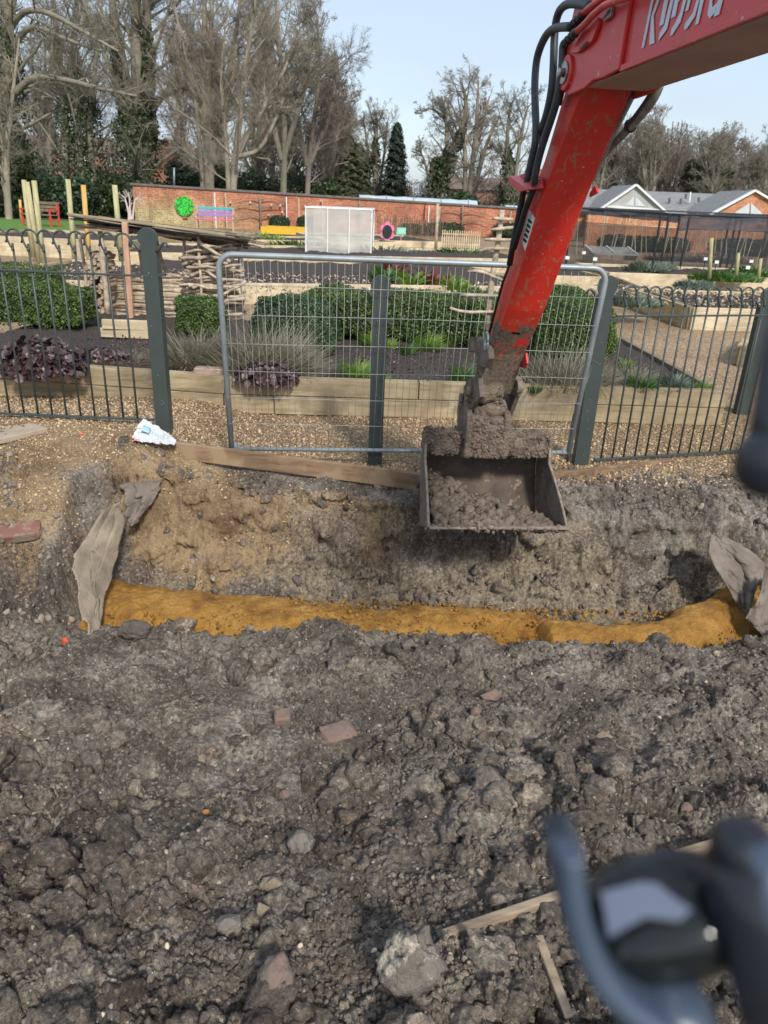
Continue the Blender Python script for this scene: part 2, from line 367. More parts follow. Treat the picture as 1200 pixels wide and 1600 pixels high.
def yellowish(t, s_, n, o):   # older buff bricks at the left end of the wall, low down
    a = t.nodes.new('ShaderNodeMapRange'); a.inputs[1].default_value = 2.0; a.inputs[2].default_value = 6.5; a.inputs[3].default_value = 1; a.inputs[4].default_value = 0
    L(t, s_.outputs[0], a.inputs[0])
    z = t.nodes.new('ShaderNodeMapRange'); z.inputs[1].default_value = .5; z.inputs[2].default_value = 1.4; z.inputs[3].default_value = 1; z.inputs[4].default_value = .1
    L(t, s_.outputs[2], z.inputs[0])
    mu = t.nodes.new('ShaderNodeMath'); mu.operation = 'MULTIPLY'; L(t, a.outputs[0], mu.inputs[0]); L(t, z.outputs[0], mu.inputs[1])
    return mixc(t, mu.outputs[0], o, mixc(t, 1.0, o, (.92, 1.9, 1.7), 'MULTIPLY'))
M['brick'] = brick('red_brick', (.52, .17, .085), (.36, .115, .06), (.36, .28, .22), 1, 'xz', yellowish)
M['brick2'] = brick('house_brick', (.42, .17, .11), (.33, .12, .08), (.35, .28, .24))
M['brick3'] = brick('orange_brick', (.55, .23, .10), (.44, .17, .075), (.45, .34, .25))
def paint(name, c, rough=.4):
    return mat(name, c, tuple(k * .8 for k in c), 5, rough)
# ------------------------------------------------------------------ the ground: one height function, the trench cut into it
def base_z(x, y):            # undug ground
    left = .2 * sm(-.9, -1.5, x) * (1 - .5 * sm(4.3, 5.2, y)) * (1 - sm(5.4, 6.5, y))
    return left
def trench_mask(x, y):
    wob = (fbm(x * 1.7, y * 1.7, 91) - .5) * .22
    return wob
def terrain(x, y, fine=True):
    x = np.asarray(x, float); y = np.asarray(y, float)
    b = base_z(x, y)
    w = (fbm(x * 2.1 + 5, y * 2.1, 11) - .5) * .26; w2 = (fbm(x * 6 + 5, y * 6, 12) - .5) * .12
    # near spoil: falls from the digger towards the trench
    near = -.02 - .40 * sm(.3, 3.1, y) * np.clip(1.0, 0, 1) + (fbm(x * 1.3, y * 1.3, 21, 3) - .5) * .13 + (fbm(x * 3.4, y * 3.4, 22, 3) - .5) * .15
    leftbank = b * sm(2.9, 4.0, y) - .30 * (1 - sm(2.2, 3.6, y)) - .03 + (fbm(x * 2, y * 2, 31) - .5) * .08
    rightbank = -.02 - .22 * (1 - sm(3.2, 4.3, y)) + (fbm(x * 2, y * 2, 33) - .5) * .12
    yn = 2.97 + w * .6 + w2 * .8 - .10 * sm(.9, 1.6, x) + .05 * np.exp(-((x - .1) / .25) ** 2) * 1.5 + .25 * sm(1.5, 2.1, x)
    yf = 3.56 + w2 * .5 - .12 * np.exp(-((x - 1.0) / .5) ** 2) + .12 * sm(1.4, 2.1, x)
    bot = -.60
    ytop = 3.93 + w * .35 + .02 * x
    far = b - .03 - .03 * sm(4.35, 3.9, y) - .10 * sm(.8, 1.6, x) * sm(4.45, 4.1, y)
    # cross section in y
    un = np.clip((y - yn) / .17, 0, 1); fall = un * un * (3 - 2 * un)
    uf = np.clip((y - yf) / (ytop - yf), 0, 1.001)
    led = .18 * np.sin(uf * 6.28 * 1.0 + w * 12 + 1.2) * uf * (1 - uf) * 1.6 + (fbm(x * 4, uf * 4, 41) - .5) * 1.0 * uf * (1 - uf) * 2 + (fbm(x * 11, uf * 7, 42) - .5) * .5 * uf * (1 - uf) * 2
    rise = np.clip(.26 * sm(0, .5, uf) + .60 * sm(.46, .80, uf) + .14 * sm(.72, 1, uf) + led * .8, 0, 1)
    near = near
    zs = near * (1 - fall) + bot * fall
    zin = np.where(y > yf, bot + (far - bot) * rise, zs)
    # ends of the trench
    xl = -1.56 + w2 * .8 + .25 * sm(3.45, 3.95, y); ml = sm(0, 1, (xl - x) / .16 + .5)
    xr = 2.12 + w * .5 - .30 * sm(3.6, 4.1, y); mr = sm(0, 1, (x - xr) / .22 + .5)
    bl = np.where(y < 3.0, near * (1 - sm(-1.2, -1.7, x)) + np.minimum(leftbank, .3) * sm(-1.2, -1.7, x), leftbank)
    br = np.where(y < 3.0, near * (1 - sm(1.8, 2.3, x)) + rightbank * sm(1.8, 2.3, x), rightbank)
    z = zin * (1 - ml) + bl * ml; z = z * (1 - mr) + br * mr
    z = np.where(y < 2.6, near, z * sm(2.6, 3.0, y) + near * (1 - sm(2.6, 3.0, y)))
    g = sm(ytop + .02, ytop + .28, y)                       # beyond the dig: flat gravel
    z = z * (1 - g) + b * g
    # a void behind the torn sheet at the left end
    z = z - .30 * np.exp(-(((x + 1.70) / .10) ** 2 + ((y - 3.05) / .20) ** 2))
    if fine:
        dug = (1 - g) * 1.0; grav = g
        smooth = sm(.42, .62, fbm(x * 2.6 + 9, y * 2.6, 55, 3))      # packed patches
        lumpy = dug * (1 - .6 * smooth)
        sandy = np.clip(zone_gold(x, y), 0, 1); lumpy = lumpy * (1 - .45 * sandy)
        qx, qy = x + (vn(x * 14, y * 14, 61) - .5) * .05, y + (vn(x * 14, y * 14, 62) - .5) * .05
        for s, a, sd in ((.24, .30, 69), (.115, .52, 70), (.052, .60, 71), (.026, .66, 72), (.013, .66, 73)):
            d, r = worley(qx / s, qy / s, sd)
            z = z + np.sqrt(np.clip(1 - (d * 1.15) ** 2, 0, 1)) * (.25 + .75 * r * r) * s * a * lumpy - .1 * s * a * lumpy
        d, r = worley(x / .017, y / .017, 79); z = z + (np.clip(1 - d, 0, 1)) * .006 * grav * r
        z = z + (fbm(x * 45, y * 45, 80, 4, .6) - .5) * .026 * dug
        z = z + (fbm(x * 1.5, y * 1.5, 81, 3) - .5) * .03 * g * (1 - sm(5.5, 6, y))
    return z
def zone_gold(x, y):
    n = (fbm(x * 3, y * 3, 100, 4) - .5) * 1.3
    def bl(cx, cy, rx, ry, k=1): return k * np.exp(-(((x - cx) / rx) ** 2 + ((y - cy) / ry) ** 2))
    g = bl(-1.5, 3.97, .5, .17, 1.5) + bl(-1.12, 3.84, .2, .16, 1.2) + bl(-2.1, 4.0, .6, .15, 1.3) + bl(-.95, 3.66, .13, .13, .75) + bl(-.3, 3.9, .3, .05, .5) + bl(1.75, 4.32, .4, .06, .7) + bl(.55, 3.52, .5, .05, .55) + bl(-1.8, 3.45, .25, .25, .55)
    g = g + .42 * sm(3.60, 3.70, y) * (1 - sm(3.84, 3.9, y)) * (1 - .6 * sm(.6, 1.6, x)) + .33 * sm(2.6, 3.3, y) * sm(-1.5, -1.75, x)
    return g * (1 + n * .9) + n * .12
def zone_pale(x, y):
    n = (fbm(x * 4 + 3, y * 4, 110, 4) - .5) * 1.6
    def bl(cx, cy, rx, ry, k=1): return k * np.exp(-(((x - cx) / rx) ** 2 + ((y - cy) / ry) ** 2))
    g = bl(1.75, 3.72, .22, .10, .8) + bl(1.0, 3.75, .5, .07, .8) + bl(-.1, 3.72, .6, .06, .75) + bl(.3, 3.55, 1.0, .07, .75) + bl(-1.2, 3.6, .12, .1, .7) + bl(-.75, 2.25, .45, .25, .36) + bl(.9, 2.3, .35, .2, .34)
    g = g + .42 * sm(3.42, 3.5, y) * (1 - sm(3.66, 3.76, y)) * sm(-1.2, -.7, x)
    return g * (1 + n) + n * .16

def ground_patch():
    ys = [-3.0, -2.0, -1.0, -.3, .1, .4]
    y = .62
    while y < 4.25: ys.append(y); y += .0034 + .0011 * y
    while y < 6.6: ys.append(y); y += .017
    ys = np.array(ys)
    u = np.linspace(-1, 1, 821)
    cols = []
    hw = np.clip(.62 * ys + .62, .9, 9)
    X = u[None, :] * hw[:, None]
    ext = np.array([.06, .2, .5, 1.0])
    Rr = X[:, -1:] + (5.5 - X[:, -1:]) * ext[None, :]
    Xf = np.concatenate([-Rr[:, ::-1], X, Rr], 1); Yf = np.repeat(ys[:, None], Xf.shape[1], 1)
    Z = terrain(Xf, Yf)
    # overhanging lumps: push vertices sideways along the trench wall a little
    Yf2 = Yf + (fbm(Xf * 9, Z * 9, 120, 3) - .5) * .16 * sm(3.45, 3.6, Yf) * (1 - sm(3.9, 4.0, Yf)) * 1.0
    wl, wr = worley(Xf / .11, Z / .09, 121); w2_, r2_ = worley(Xf / .045, Z / .04, 122)
    onw = sm(3.62, 3.72, Yf) * (1 - sm(3.93, 4.0, Yf)) * sm(-1.6, -1.4, Xf)
    Yf2 = Yf2 - (np.sqrt(np.clip(1 - (wl * 1.2) ** 2, 0, 1)) * wr * .055 + np.sqrt(np.clip(1 - (w2_ * 1.2) ** 2, 0, 1)) * r2_ * .022) * onw
    edge = sm(0, .2, 6.6 - Yf); Z = Z * edge + base_z(Xf, Yf) * (1 - edge)
    Zb = np.where(Yf > 5.5, Z, Z)
    nr, nc = Xf.shape
    vs = np.stack([Xf, Yf2, Zb], -1).reshape(-1, 3)
    i = np.arange(nr * nc).reshape(nr, nc)
    fs = np.stack([i[:-1, :-1], i[:-1, 1:], i[1:, 1:], i[1:, :-1]], -1).reshape(-1, 4)
    o = link_mesh('ground', vs, fs, M['soil'], None, True, org=(0, 0, 0))
    a = o.data.color_attributes.new('zone', 'FLOAT_COLOR', 'POINT')
    x, y = Xf.ravel(), Yf.ravel()
    ytop = 3.93 + (fbm(x * 2.1 + 5, y * 2.1, 11) - .5) * .26 * .35 + .02 * x
    gr = sm(ytop + .12, ytop + .30, y - .06 * sm(-.9, -1.3, x) - .12 * sm(1.2, 1.8, x) - (fbm(x * 5, y * 5, 7) - .5) * .2)
    c = np.stack([np.clip(zone_gold(x, y), 0, 1), np.clip(zone_pale(x, y), 0, 1), gr, np.ones_like(x)], -1)
    a.data.foreach_set('color', c.astype(np.float32).ravel())
    tag(o, kind='structure')
    return o
ground_patch()
def quadmesh(name, quads, m, kind='structure', org=(0, 0, 0)):
    mb = MB()
    for q in quads: mb.add(q, [(0, 1, 2, 3)])
    o = mb.build(name, m, None, org=org); return tag(o, kind=kind)
def grid_sheet(name, x0, x1, y0, y1, nx, ny, zf, m, kind='structure'):
    xs = np.linspace(x0, x1, nx); yy = np.linspace(y0, y1, ny); X, Y = np.meshgrid(xs, yy)
    Z = zf(X, Y); i = np.arange(nx * ny).reshape(ny, nx)
    fs = np.stack([i[:-1, :-1], i[:-1, 1:], i[1:, 1:], i[1:, :-1]], -1).reshape(-1, 4)
    o = link_mesh(name, np.stack([X, Y, Z], -1).reshape(-1, 3), fs, m, None, True, org=(0, 0, 0)); return tag(o, kind=kind)
quadmesh('gravel_path', [((-40, 6.6, 0), (40, 6.6, 0), (40, 37.2, 0), (-40, 37.2, 0)), ((-40, -3, 0), (-5.5, -3, 0), (-5.5, 6.6, 0), (-40, 6.6, 0)), ((5.5, -3, 0), (40, -3, 0), (40, 6.6, 0), (5.5, 6.6, 0))], M['gravel'])
quadmesh('field', [((-700, 37.2, -.01), (700, 37.2, -.01), (700, 1200, -.01), (-700, 1200, -.01)), ((-700, -400, -.01), (-40, -400, -.01), (-40, 37.2, -.01), (-700, 37.2, -.01)),
                   ((40, -400, -.01), (700, -400, -.01), (700, 37.2, -.01), (40, 37.2, -.01)), ((-40, -400, -.01), (40, -400, -.01), (40, -3, -.01), (-40, -3, -.01))], M['field'])

def hit(px, py):             # where a sight line first meets the ground
    r = ray(px, py); t = np.linspace(.6, 7.5, 6000)
    X, Y, Z = r.x * t, r.y * t, H + r.z * t
    below = Z < terrain(X, Y, False); k = int(np.argmax(below)) if below.any() else len(t) - 1
    zt = float(terrain(np.array([X[k]]), np.array([Y[k]]))[0])
    return Vector((X[k], Y[k], zt))

# sand laid along the bottom of the trench
def sand():
    xs = np.linspace(-1.53, 2.22, 520); ys = np.linspace(2.75, 4.0, 190); X, Y = np.meshgrid(xs, ys)
    kx = np.array([-1.62, -1.35, -.8, 0, .6, .80, .86, 1.1, 1.5, 1.9, 2.2]); kc = np.array([3.42, 3.36, 3.32, 3.28, 3.34, 3.34, 3.22, 3.17, 3.24, 3.48, 3.62])
    kw = np.array([.28, .28, .23, .22, .17, .13, .17, .16, .16, .22, .24]); kt = np.array([-.44, -.45, -.47, -.475, -.47, -.475, -.45, -.45, -.42, -.38, -.36])
    yc = np.interp(X, kx, kc); w = np.interp(X, kx, kw) * (1 + (fbm(X * 5, Y * 0 + 3, 130, 3) - .5) * .5); tz = np.interp(X, kx, kt)
    d = (Y - yc) / w
    Z = tz - .065 * d ** 2 - .10 * np.abs(d) ** 5
    Z = np.maximum(Z, -.95) + (fbm(X * 5, Y * 5, 131, 4) - .5) * .05 + (fbm(X * 16, Y * 24, 134, 3) - .5) * .022 + (fbm(X * 50, Y * 50, 132, 3) - .5) * .014
    dd, r = worley(X / .035, Y / .035, 133); Z = Z + np.clip(1 - dd * 1.2, 0, 1) * .016 * sm(.45, 1.0, np.abs(d)) * r
    m = (Z > -.9)
    n = X.shape; i = np.arange(X.size).reshape(n)
    fs = np.stack([i[:-1, :-1], i[:-1, 1:], i[1:, 1:], i[1:, :-1]], -1).reshape(-1, 4)
    keep = m.ravel()[fs].all(1)
    o = link_mesh('sand', np.stack([X, Y, Z], -1).reshape(-1, 3), fs[keep], M['sand'], None, True, org=(0, 3.3, -.6)); tag(o, kind='stuff')
    o['label'] = 'orange builders sand laid along the trench bottom'; o['category'] = 'sand'
sand()

# ------------------------------------------------------------------ loose lumps and stones (too many to count)
def ico(sub):
    import bmesh
    bm = bmesh.new(); bmesh.ops.create_icosphere(bm, subdivisions=sub, radius=1)
    v = np.array([tuple(a.co) for a in bm.verts]); f = np.array([[a.index for a in q.verts] for q in bm.faces]); bm.free(); return v, f
ICO = {k: ico(k) for k in (1, 2, 3, 4)}
def crumb(v, sc, seed):
    a, r = worley(v[:, 0] * sc + v[:, 2] * sc * .6 + seed, v[:, 1] * sc - v[:, 2] * sc * .6, seed); return np.sqrt(np.clip(1 - (a * 1.1) ** 2, 0, 1)) * (.4 + .6 * r)
def n3(v, f, seed):
    return (vn(v[:, 0] * f + 7 + seed, v[:, 1] * f + v[:, 2] * f * .7, seed) + vn(v[:, 2] * f + 3, v[:, 0] * f - v[:, 1] * f * .6 + seed, seed + 1)) - 1
def lump(sub, seed, rough=.3, angular=0):
    v, f = ICO[sub]; r = 1 + n3(v, 1.6, seed) * rough + n3(v, 4, seed + 5) * rough * .5 + n3(v, 9, seed + 9) * rough * .25
    if sub >= 3 and not angular: r = r + crumb(v, 2.6, seed) * .22 + crumb(v, 6, seed + 2) * .12 + crumb(v, 13, seed + 4) * .06 - .2
    v = v * r[:, None]
    if angular:
        rg = np.random.RandomState(seed)
        for _ in range(7):
            n = rg.normal(size=3); n /= np.linalg.norm(n); h = rg.uniform(.55, .8); d = v @ n - h; v = v - np.outer(np.clip(d, 0, None), n)
    return v, f
def rots(n, rg):
    q = rg.normal(size=(n, 4)); q /= np.linalg.norm(q, axis=1)[:, None]; w, x, y, z = q.T
    return np.stack([np.stack([1 - 2 * (y * y + z * z), 2 * (x * y - z * w), 2 * (x * z + y * w)], -1), np.stack([2 * (x * y + z * w), 1 - 2 * (x * x + z * z), 2 * (y * z - x * w)], -1), np.stack([2 * (x * z - y * w), 2 * (y * z + x * w), 1 - 2 * (x * x + y * y)], -1)], 1)
def scatter(name, P, S, m, label, cat, seed=0, sub=1, variants=10, rough=.35, flat=.75, angular=0, smooth=True):
    rg = np.random.RandomState(seed); n = len(P); var = [lump(sub, seed * 31 + k, rough, angular) for k in range(variants)]
    Rm = rots(n, rg); a = rg.uniform(.7, 1.3, (n, 3)); a[:, 2] *= flat
    V = []; Fc = []; off = 0; k = rg.randint(0, variants, n)
    for q in range(variants):
        s = np.where(k == q)[0]
        if not len(s): continue
        v, f = var[q]; vv = np.einsum('nij,nvj->nvi', Rm[s], v[None] * a[s][:, None, :]); vv = vv * S[s][:, None, None] + P[s][:, None, :]
        V.append(vv.reshape(-1, 3)); Fc.append((f[None] + (np.arange(len(s)) * len(v))[:, None, None] + off).reshape(-1, 3)); off += len(s) * len(v)
    o = link_mesh(name, np.concatenate(V), np.concatenate(Fc), m, None, smooth, org=(0, 2, -.3)); tag(o, label, cat, kind='stuff'); return o
rg = np.random.RandomState(3)
def pts(n, y0, y1, keep, zoff=0):
    # density per picture area: more points close to the camera
    y = y0 * (y1 / y0) ** rg.rand(n * 2); x = rg.uniform(-1, 1, n * 2) * (.6 * y + .6)
    k = keep(x, y) > rg.rand(n * 2); x, y = x[k][:n], y[k][:n]
    return x, y
dugk = lambda x, y: np.where(y < 2.95, 1, 0) * (.25 + .75 * sm(.45, .6, fbm(x * 3, y * 3, 140, 3)))
x, y = pts(26000, .7, 3.0, dugk); S = .003 + .009 * rg.rand(len(x)) ** 2.2
z = terrain(x, y); scatter('soil_crumbs', np.stack([x, y, z + S * .2], -1), S, M['clod'], 'small dark crumbs of dug soil over the foreground', 'soil', 1, 1, 14, .6, smooth=False)
x, y = pts(2600, .7, 3.0, lambda a, b: np.where(b < 2.98, 1, 0) * (.12 + .88 * sm(.45, .58, fbm(a * 2.6, b * 2.6, 143, 3)))); S = .007 + .044 * rg.rand(len(x)) ** 4.0
z = terrain(x, y); scatter('soil_clods', np.stack([x, y, z - S * .05], -1), S, M['clod'], 'rough dark clods of dug soil heaped before the trench', 'soil', 2, 3, 14, .55)
wallk = lambda x, y: np.where((y > 3.5) & (y < 4.0) & (x > -1.5), 1, 0) * 1.0
x, y = pts(3000, 3.45, 4.05, wallk); S = .004 + .026 * rg.rand(len(x)) ** 6
z = terrain(x, y); scatter('trench_clods', np.stack([x, y, z - S * .1], -1), S, M['clod'], 'clods stuck in the far wall of the trench', 'soil', 3, 3, 12, .5)
rk = lambda x, y: np.where((y > 3.9) & (y < 4.35) & (x > .9), 1, 0) * 1.0
x, y = pts(1500, 3.8, 4.4, rk); S = .006 + .016 * rg.rand(len(x)) ** 2
z = terrain(x, y); scatter('bank_clods', np.stack([x, y, z + S * .2], -1), S, M['clod'], 'dark soil crumbs on the bank below the right fence', 'soil', 6, 1, 12, .5)
lb = lambda x, y: np.where((x < -1.45) & (y > 2.5), 1, 0) * np.clip(1.1 - 1.1 * sm(3.9, 4.1, y) + .2 * sm(.4, .6, fbm(x * 4, y * 4, 150)), 0, 1) * np.where((x > -2.0) & (y > 3.55), .12, 1)
x, y = pts(3800, 2.5, 4.2, lambda a, b: lb(a, b)); S = .005 + .017 * rg.rand(len(x)) ** 3
z = terrain(x, y); scatter('bank_stones', np.stack([x, y, z + S * .35], -1), S, M['stone'], 'grey brown flint stones scattered over the left bank', 'stones', 4, 2, 14, .4, .7, 1)
gk = lambda x, y: np.where(y > 4.12, 1, 0) * 1.0
x, y = pts(16000, 4.0, 5.6, gk); S = .004 + .006 * rg.rand(len(x)) ** 1.5
z = terrain(x, y); scatter('gravel_stones', np.stack([x, y, z + S * .2], -1), S, M['gold_stone'], 'golden pea gravel between the fences and the timber bed', 'gravel', 5, 1, 8, .3, .7)
gk = lambda x, y: np.clip(zone_gold(x, y), 0, 1) * (y > 3.3)
x, y = pts(7000, 3.3, 4.1, gk); S = .003 + .005 * rg.rand(len(x)) ** 1.5
z = terrain(x, y); scatter('spilled_gravel', np.stack([x, y, z + S * .2], -1), S, M['gold_stone'], 'golden gravel spilled down the far trench wall', 'gravel', 8, 1, 8, .3, .7)

x, y = pts(520, .75, 2.95, lambda a, b: np.ones_like(a)); S = .002 + .007 * rg.rand(len(x)) ** 2.5
z = terrain(x, y); scatter('pale_stones', np.stack([x, y, z + S * .3], -1), S, mat('pale_stone', (.50, .44, .36), (.27, .22, .17), 40, .85, .5, .003, 120, island=.6), 'small pale stones and chalk bits dotted over the dug soil', 'stones', 18, 2, 12, .45, .75, 1)
x = rg.uniform(-1.5, 2.1, 1500); y = 2.98 + .14 * rg.rand(1500) + .1 * sm(1.2, 2.1, x); S = .005 + .013 * rg.rand(1500) ** 3
z = terrain(x, y); k = z > -.56; scatter('lip_crumbs', np.stack([x, y, z + S * .2], -1)[k], S[k], M['clod'], 'soil crumbs along the near lip of the trench', 'soil', 16, 2, 12, .5)
x = rg.uniform(-1.45, 2.1, 1600); y = 3.05 + .5 * rg.rand(1600); S = .003 + .009 * rg.rand(1600) ** 3
zz = np.full(1600, -.47) - .05 * ((y - 3.28) / .22) ** 2; scatter('sand_crumbs', np.stack([x, y, zz], -1), S, M['sand'], 'crumbs and small balls of orange sand along the sand bed', 'sand', 17, 2, 10, .5)
# single rocks, bricks and boards lying in the spoil
def rock(px, py, sx, sy, sz, label, m, seed, name='rock', sub=4, rough=.30, sink=.42, rz=0, ang=1, cat='rock'):
    p = hit(px, py); v, f = lump(sub, seed, rough, ang)
    v = v * np.array([sx, sy, sz]); c, s = math.cos(rz), math.sin(rz); v = v @ np.array([[c, s, 0], [-s, c, 0], [0, 0, 1]])
    v = v + np.array([p.x, p.y, p.z + sz * (1 - sink) - .0])
    return tag(link_mesh(name, v, f, m, None, True), label, cat)
mr = mat('chalky_rock', (.22, .19, .16), (.10, .085, .072), 18, .9, 1, .012, 60, spots=(13, .53, (.42, .37, .29)))
mr2 = mat('grey_rock', (.27, .235, .21), (.14, .118, .10), 14, .9, 1, .014, 60, spots=(13, .5, (.15, .125, .105)))
mr3 = mat('dirty_brick', (.27, .155, .12), (.15, .112, .09), 10, .9, .8, .008, 60, spots=(12, .47, (.15, .122, .10)))
mrd = mat('dark_clod', (.15, .125, .105), (.07, .058, .048), 18, .95, 1, .015, 50)
mro = mat('ochre_lump', (.36, .28, .19), (.15, .12, .09), 12, .95, .9, .012, 60, spots=(12, .5, (.15, .125, .105)))
mred = mat('red_brick_piece', (.50, .12, .07), (.30, .09, .06), 12, .9, .5, .005, 70)
rock(640, 1550, .058, .05, .085, 'big chalky rock standing up in the soil at the bottom', mr, 11, sink=.2, ang=0, rough=.5)
rock(362, 1468, .038, .03, .028, 'flat sided grey rock left of the big chalky rock', mr2, 12)
rock(412, 1452, .017, .015, .02, 'small pale blocky rock beside the flat grey rock', mro, 13)
rock(438, 1580, .045, .05, .05, 'reddish brown rock at the bottom edge', mr3, 14)
rock(430, 1392, .042, .03, .022, 'ochre stained lump above the flat grey rock', mro, 15)
rock(470, 1335, .036, .03, .03, 'pale grey crusty clod in the middle foreground', mr2, 16, 'clod', ang=0, cat='clod')
rock(582, 1305, .016, .02, .016, 'smooth pinkish stone half buried mid foreground', mr3, 17)
rock(445, 1258, .02, .018, .016, 'reddish stone above the crusty clod', mr3, 18)
rock(655, 990, .035, .03, .032, 'rounded grey clod on the edge of the sand', mr2, 19, 'clod', ang=0, cat='clod')
rock(213, 1003, .072, .05, .042, 'large dark clod at the left end of the sand', mrd, 20, 'clod', ang=0, cat='clod', sink=.05)
rock(352, 1010, .05, .035, .02, 'flat grey clod on the trench lip right of the large dark one', mr2, 21, 'clod', ang=0, cat='clod')
rock(765, 1105, .04, .03, .032, 'brown brick lump with a pink face, right of centre', mr3, 22)
rock(742, 1132, .022, .02, .024, 'pink stone leaning on the brown lump', mr3, 23)
rock(795, 1143, .024, .02, .024, 'dark rounded stone below the brown lump', mrd, 24)
rock(1068, 1285, .022, .02, .02, 'small reddish stone by the lever bracket', mr3, 25)
rock(940, 1165, .034, .02, .016, 'pale yellowish stone right of centre', mro, 26)
rock(315, 1205, .02, .018, .018, 'small pale stone left of centre', mro, 27)
rock(510, 1248, .01, .008, .007, 'small orange brick chip in the middle foreground', mred, 28, 'brick_chip', sub=3, cat='brick chip')
rock(322, 1282, .012, .01, .012, 'rusty orange chip left of centre', paint('rust', (.45, .20, .06), .8), 29, 'brick_chip', sub=3, cat='brick chip')
rock(777, 1323, .007, .006, .009, 'bright white chip of china', paint('china_white', (.85, .87, .9), .3), 30, 'china_chip', sub=2, cat='china chip')
rock(103, 1018, .02, .012, .03, 'bright orange red brick shard on the left bank', paint('bright_brick', (.62, .10, .04), .8), 31, 'brick_shard', sub=3, cat='brick shard')
rock(127, 686, .013, .012, .012, 'small orange pebble on the gravel near the left fence', paint('pebble_orange', (.6, .2, .08), .8), 33, 'pebble', sub=3, cat='pebble')
def brickthing(c, size, rz, tilt, label, m, name='brick', seed=1):
    v, f = ICO[4]; v = v * 1.0
    w = np.sign(v) * np.abs(v) ** .28; w = w / np.abs(w).max(0); w = w * (1 + (n3(v, 3, seed) * .10 + n3(v, 9, seed) * .05)[:, None])
    w = w * np.array(size) / 2; rot = Matrix.Rotation(rz, 3, 'Z') @ Matrix.Rotation(tilt, 3, 'X')
    w = w @ np.array(rot).T + np.array(c)
    return tag(link_mesh(name, w, f, m, None, True), label, 'brick')
p = hit(527, 1160); brickthing((p.x, p.y, p.z + .018), (.125, .085, .06), .45, .15, 'muddy brick lump with an orange corner in the middle of the spoil', mr3, seed=3)
p = hit(442, 1135); brickthing((p.x, p.y, p.z + .02), (.062, .06, .055), .1, .1, 'small square muddy brick left of the larger muddy one', mr3, seed=4)
p = hit(33, 848); brickthing((p.x, p.y, p.z + .02), (.20, .10, .055), .45, .35, 'broken red brick lying on the left bank', mat('old_red_brick', (.27, .085, .06), (.17, .10, .075), 12, .9, .9, .008, 50, spots=(11, .48, (.22, .17, .125))), seed=5)
p = hit(375, 885); brickthing((p.x, p.y, p.z + .01), (.13, .09, .05), .7, .4, 'muddy half brick stuck in the trench wall', mr2, seed=6)
p = Py(325, 577, 5.36); brickthing((p.x, p.y, .29), (.2, .10, .06), .0, .0, 'pinkish grey brick on top of the timber bed edge', mat('pink_brick', (.42, .31, .25), (.30, .22, .18), 10, .9, .4, .003, 60), seed=7)
def board(a, b, w, t, label, m=None, name='board', up=(0, 0, 1)):
    o = MB().beam(a, b, w, t, up).build(name, m or M['buried_board'], None, bevel=.004)
    o.rotation_euler = (0, 0, 0); return tag(o, label, 'board')
a, c = hit(690, 1482), hit(1010, 1396); board(a + Vector((0, 0, -.018)), c + Vector((0, 0, .022)), .022, .06, 'long muddy board sticking out of the soil behind the lever')
a, c = hit(1045, 1372), hit(1190, 1332); board(a + Vector((0, 0, .01)), c + Vector((0, 0, .03)), .022, .05, 'short muddy board further right, near the frame edge')
a, c = hit(838, 1478), hit(885, 1610); board(a + Vector((0, 0, -.005)), c + Vector((0, 0, .01)), .022, .035, 'pale board end pointing down the bottom edge of the photo')
# ------------------------------------------------------------------ bow top fence and its posts
def fence_bar(x, y, z0, zt, d, parent):
    """one bar whose head curls over in a hoop; d = unit vector along the fence"""
    d = Vector(d); p = Vector((x, y, 0)); mb = MB()
    mb.tube([p + Vector((0, 0, z0)), p + Vector((0, 0, zt - .03))], .0062, 8)
    pts = [(0, -.062), (-.010, -.045), (-.019, -.025), (-.0235, -.004)]
    for k in range(1, 13):
        a = math.pi - math.pi * k / 12; pts.append((.018 + .0425 * math.cos(a), .0425 * math.sin(a)))
    pts += [(.0600, -.012), (.053, -.027)]
    mb.tube([p + d * a + Vector((0, -.006, zt + b)) for a, b in pts], .0055, 7)
    mb.tube([p + Vector((0, -.006, zt - .068)), p + Vector((0, -.006, zt - .052))], .0085, 7)
    return mb.build('bar', M['fence'], parent, True)
def bow_fence(a, b, z0, zt, zr, step, label, first=0.05):
    a, b = Vector(a), Vector(b); d = (b - a); d.z = 0; Ln = d.length; d.normalize()
    t = thing('bow_top_fence', (a + b) / 2, label, 'fence', 'dark bow top fence panels')
    sl = (b.z - a.z) / Ln; s = first
    while s < Ln - .03:
        p = a + d * s; zz = a.z + sl * s; fence_bar(p.x, p.y, zz + z0, zz + zt, d, t); s += step
    for zz, w, h in ((z0, .022, .012), (zr, .020, .010)):
        MB().beam(a + Vector((0, 0, zz)), b + Vector((0, 0, zz)), w, h).build('rail', M['fence'], t, bevel=.002)
    return t
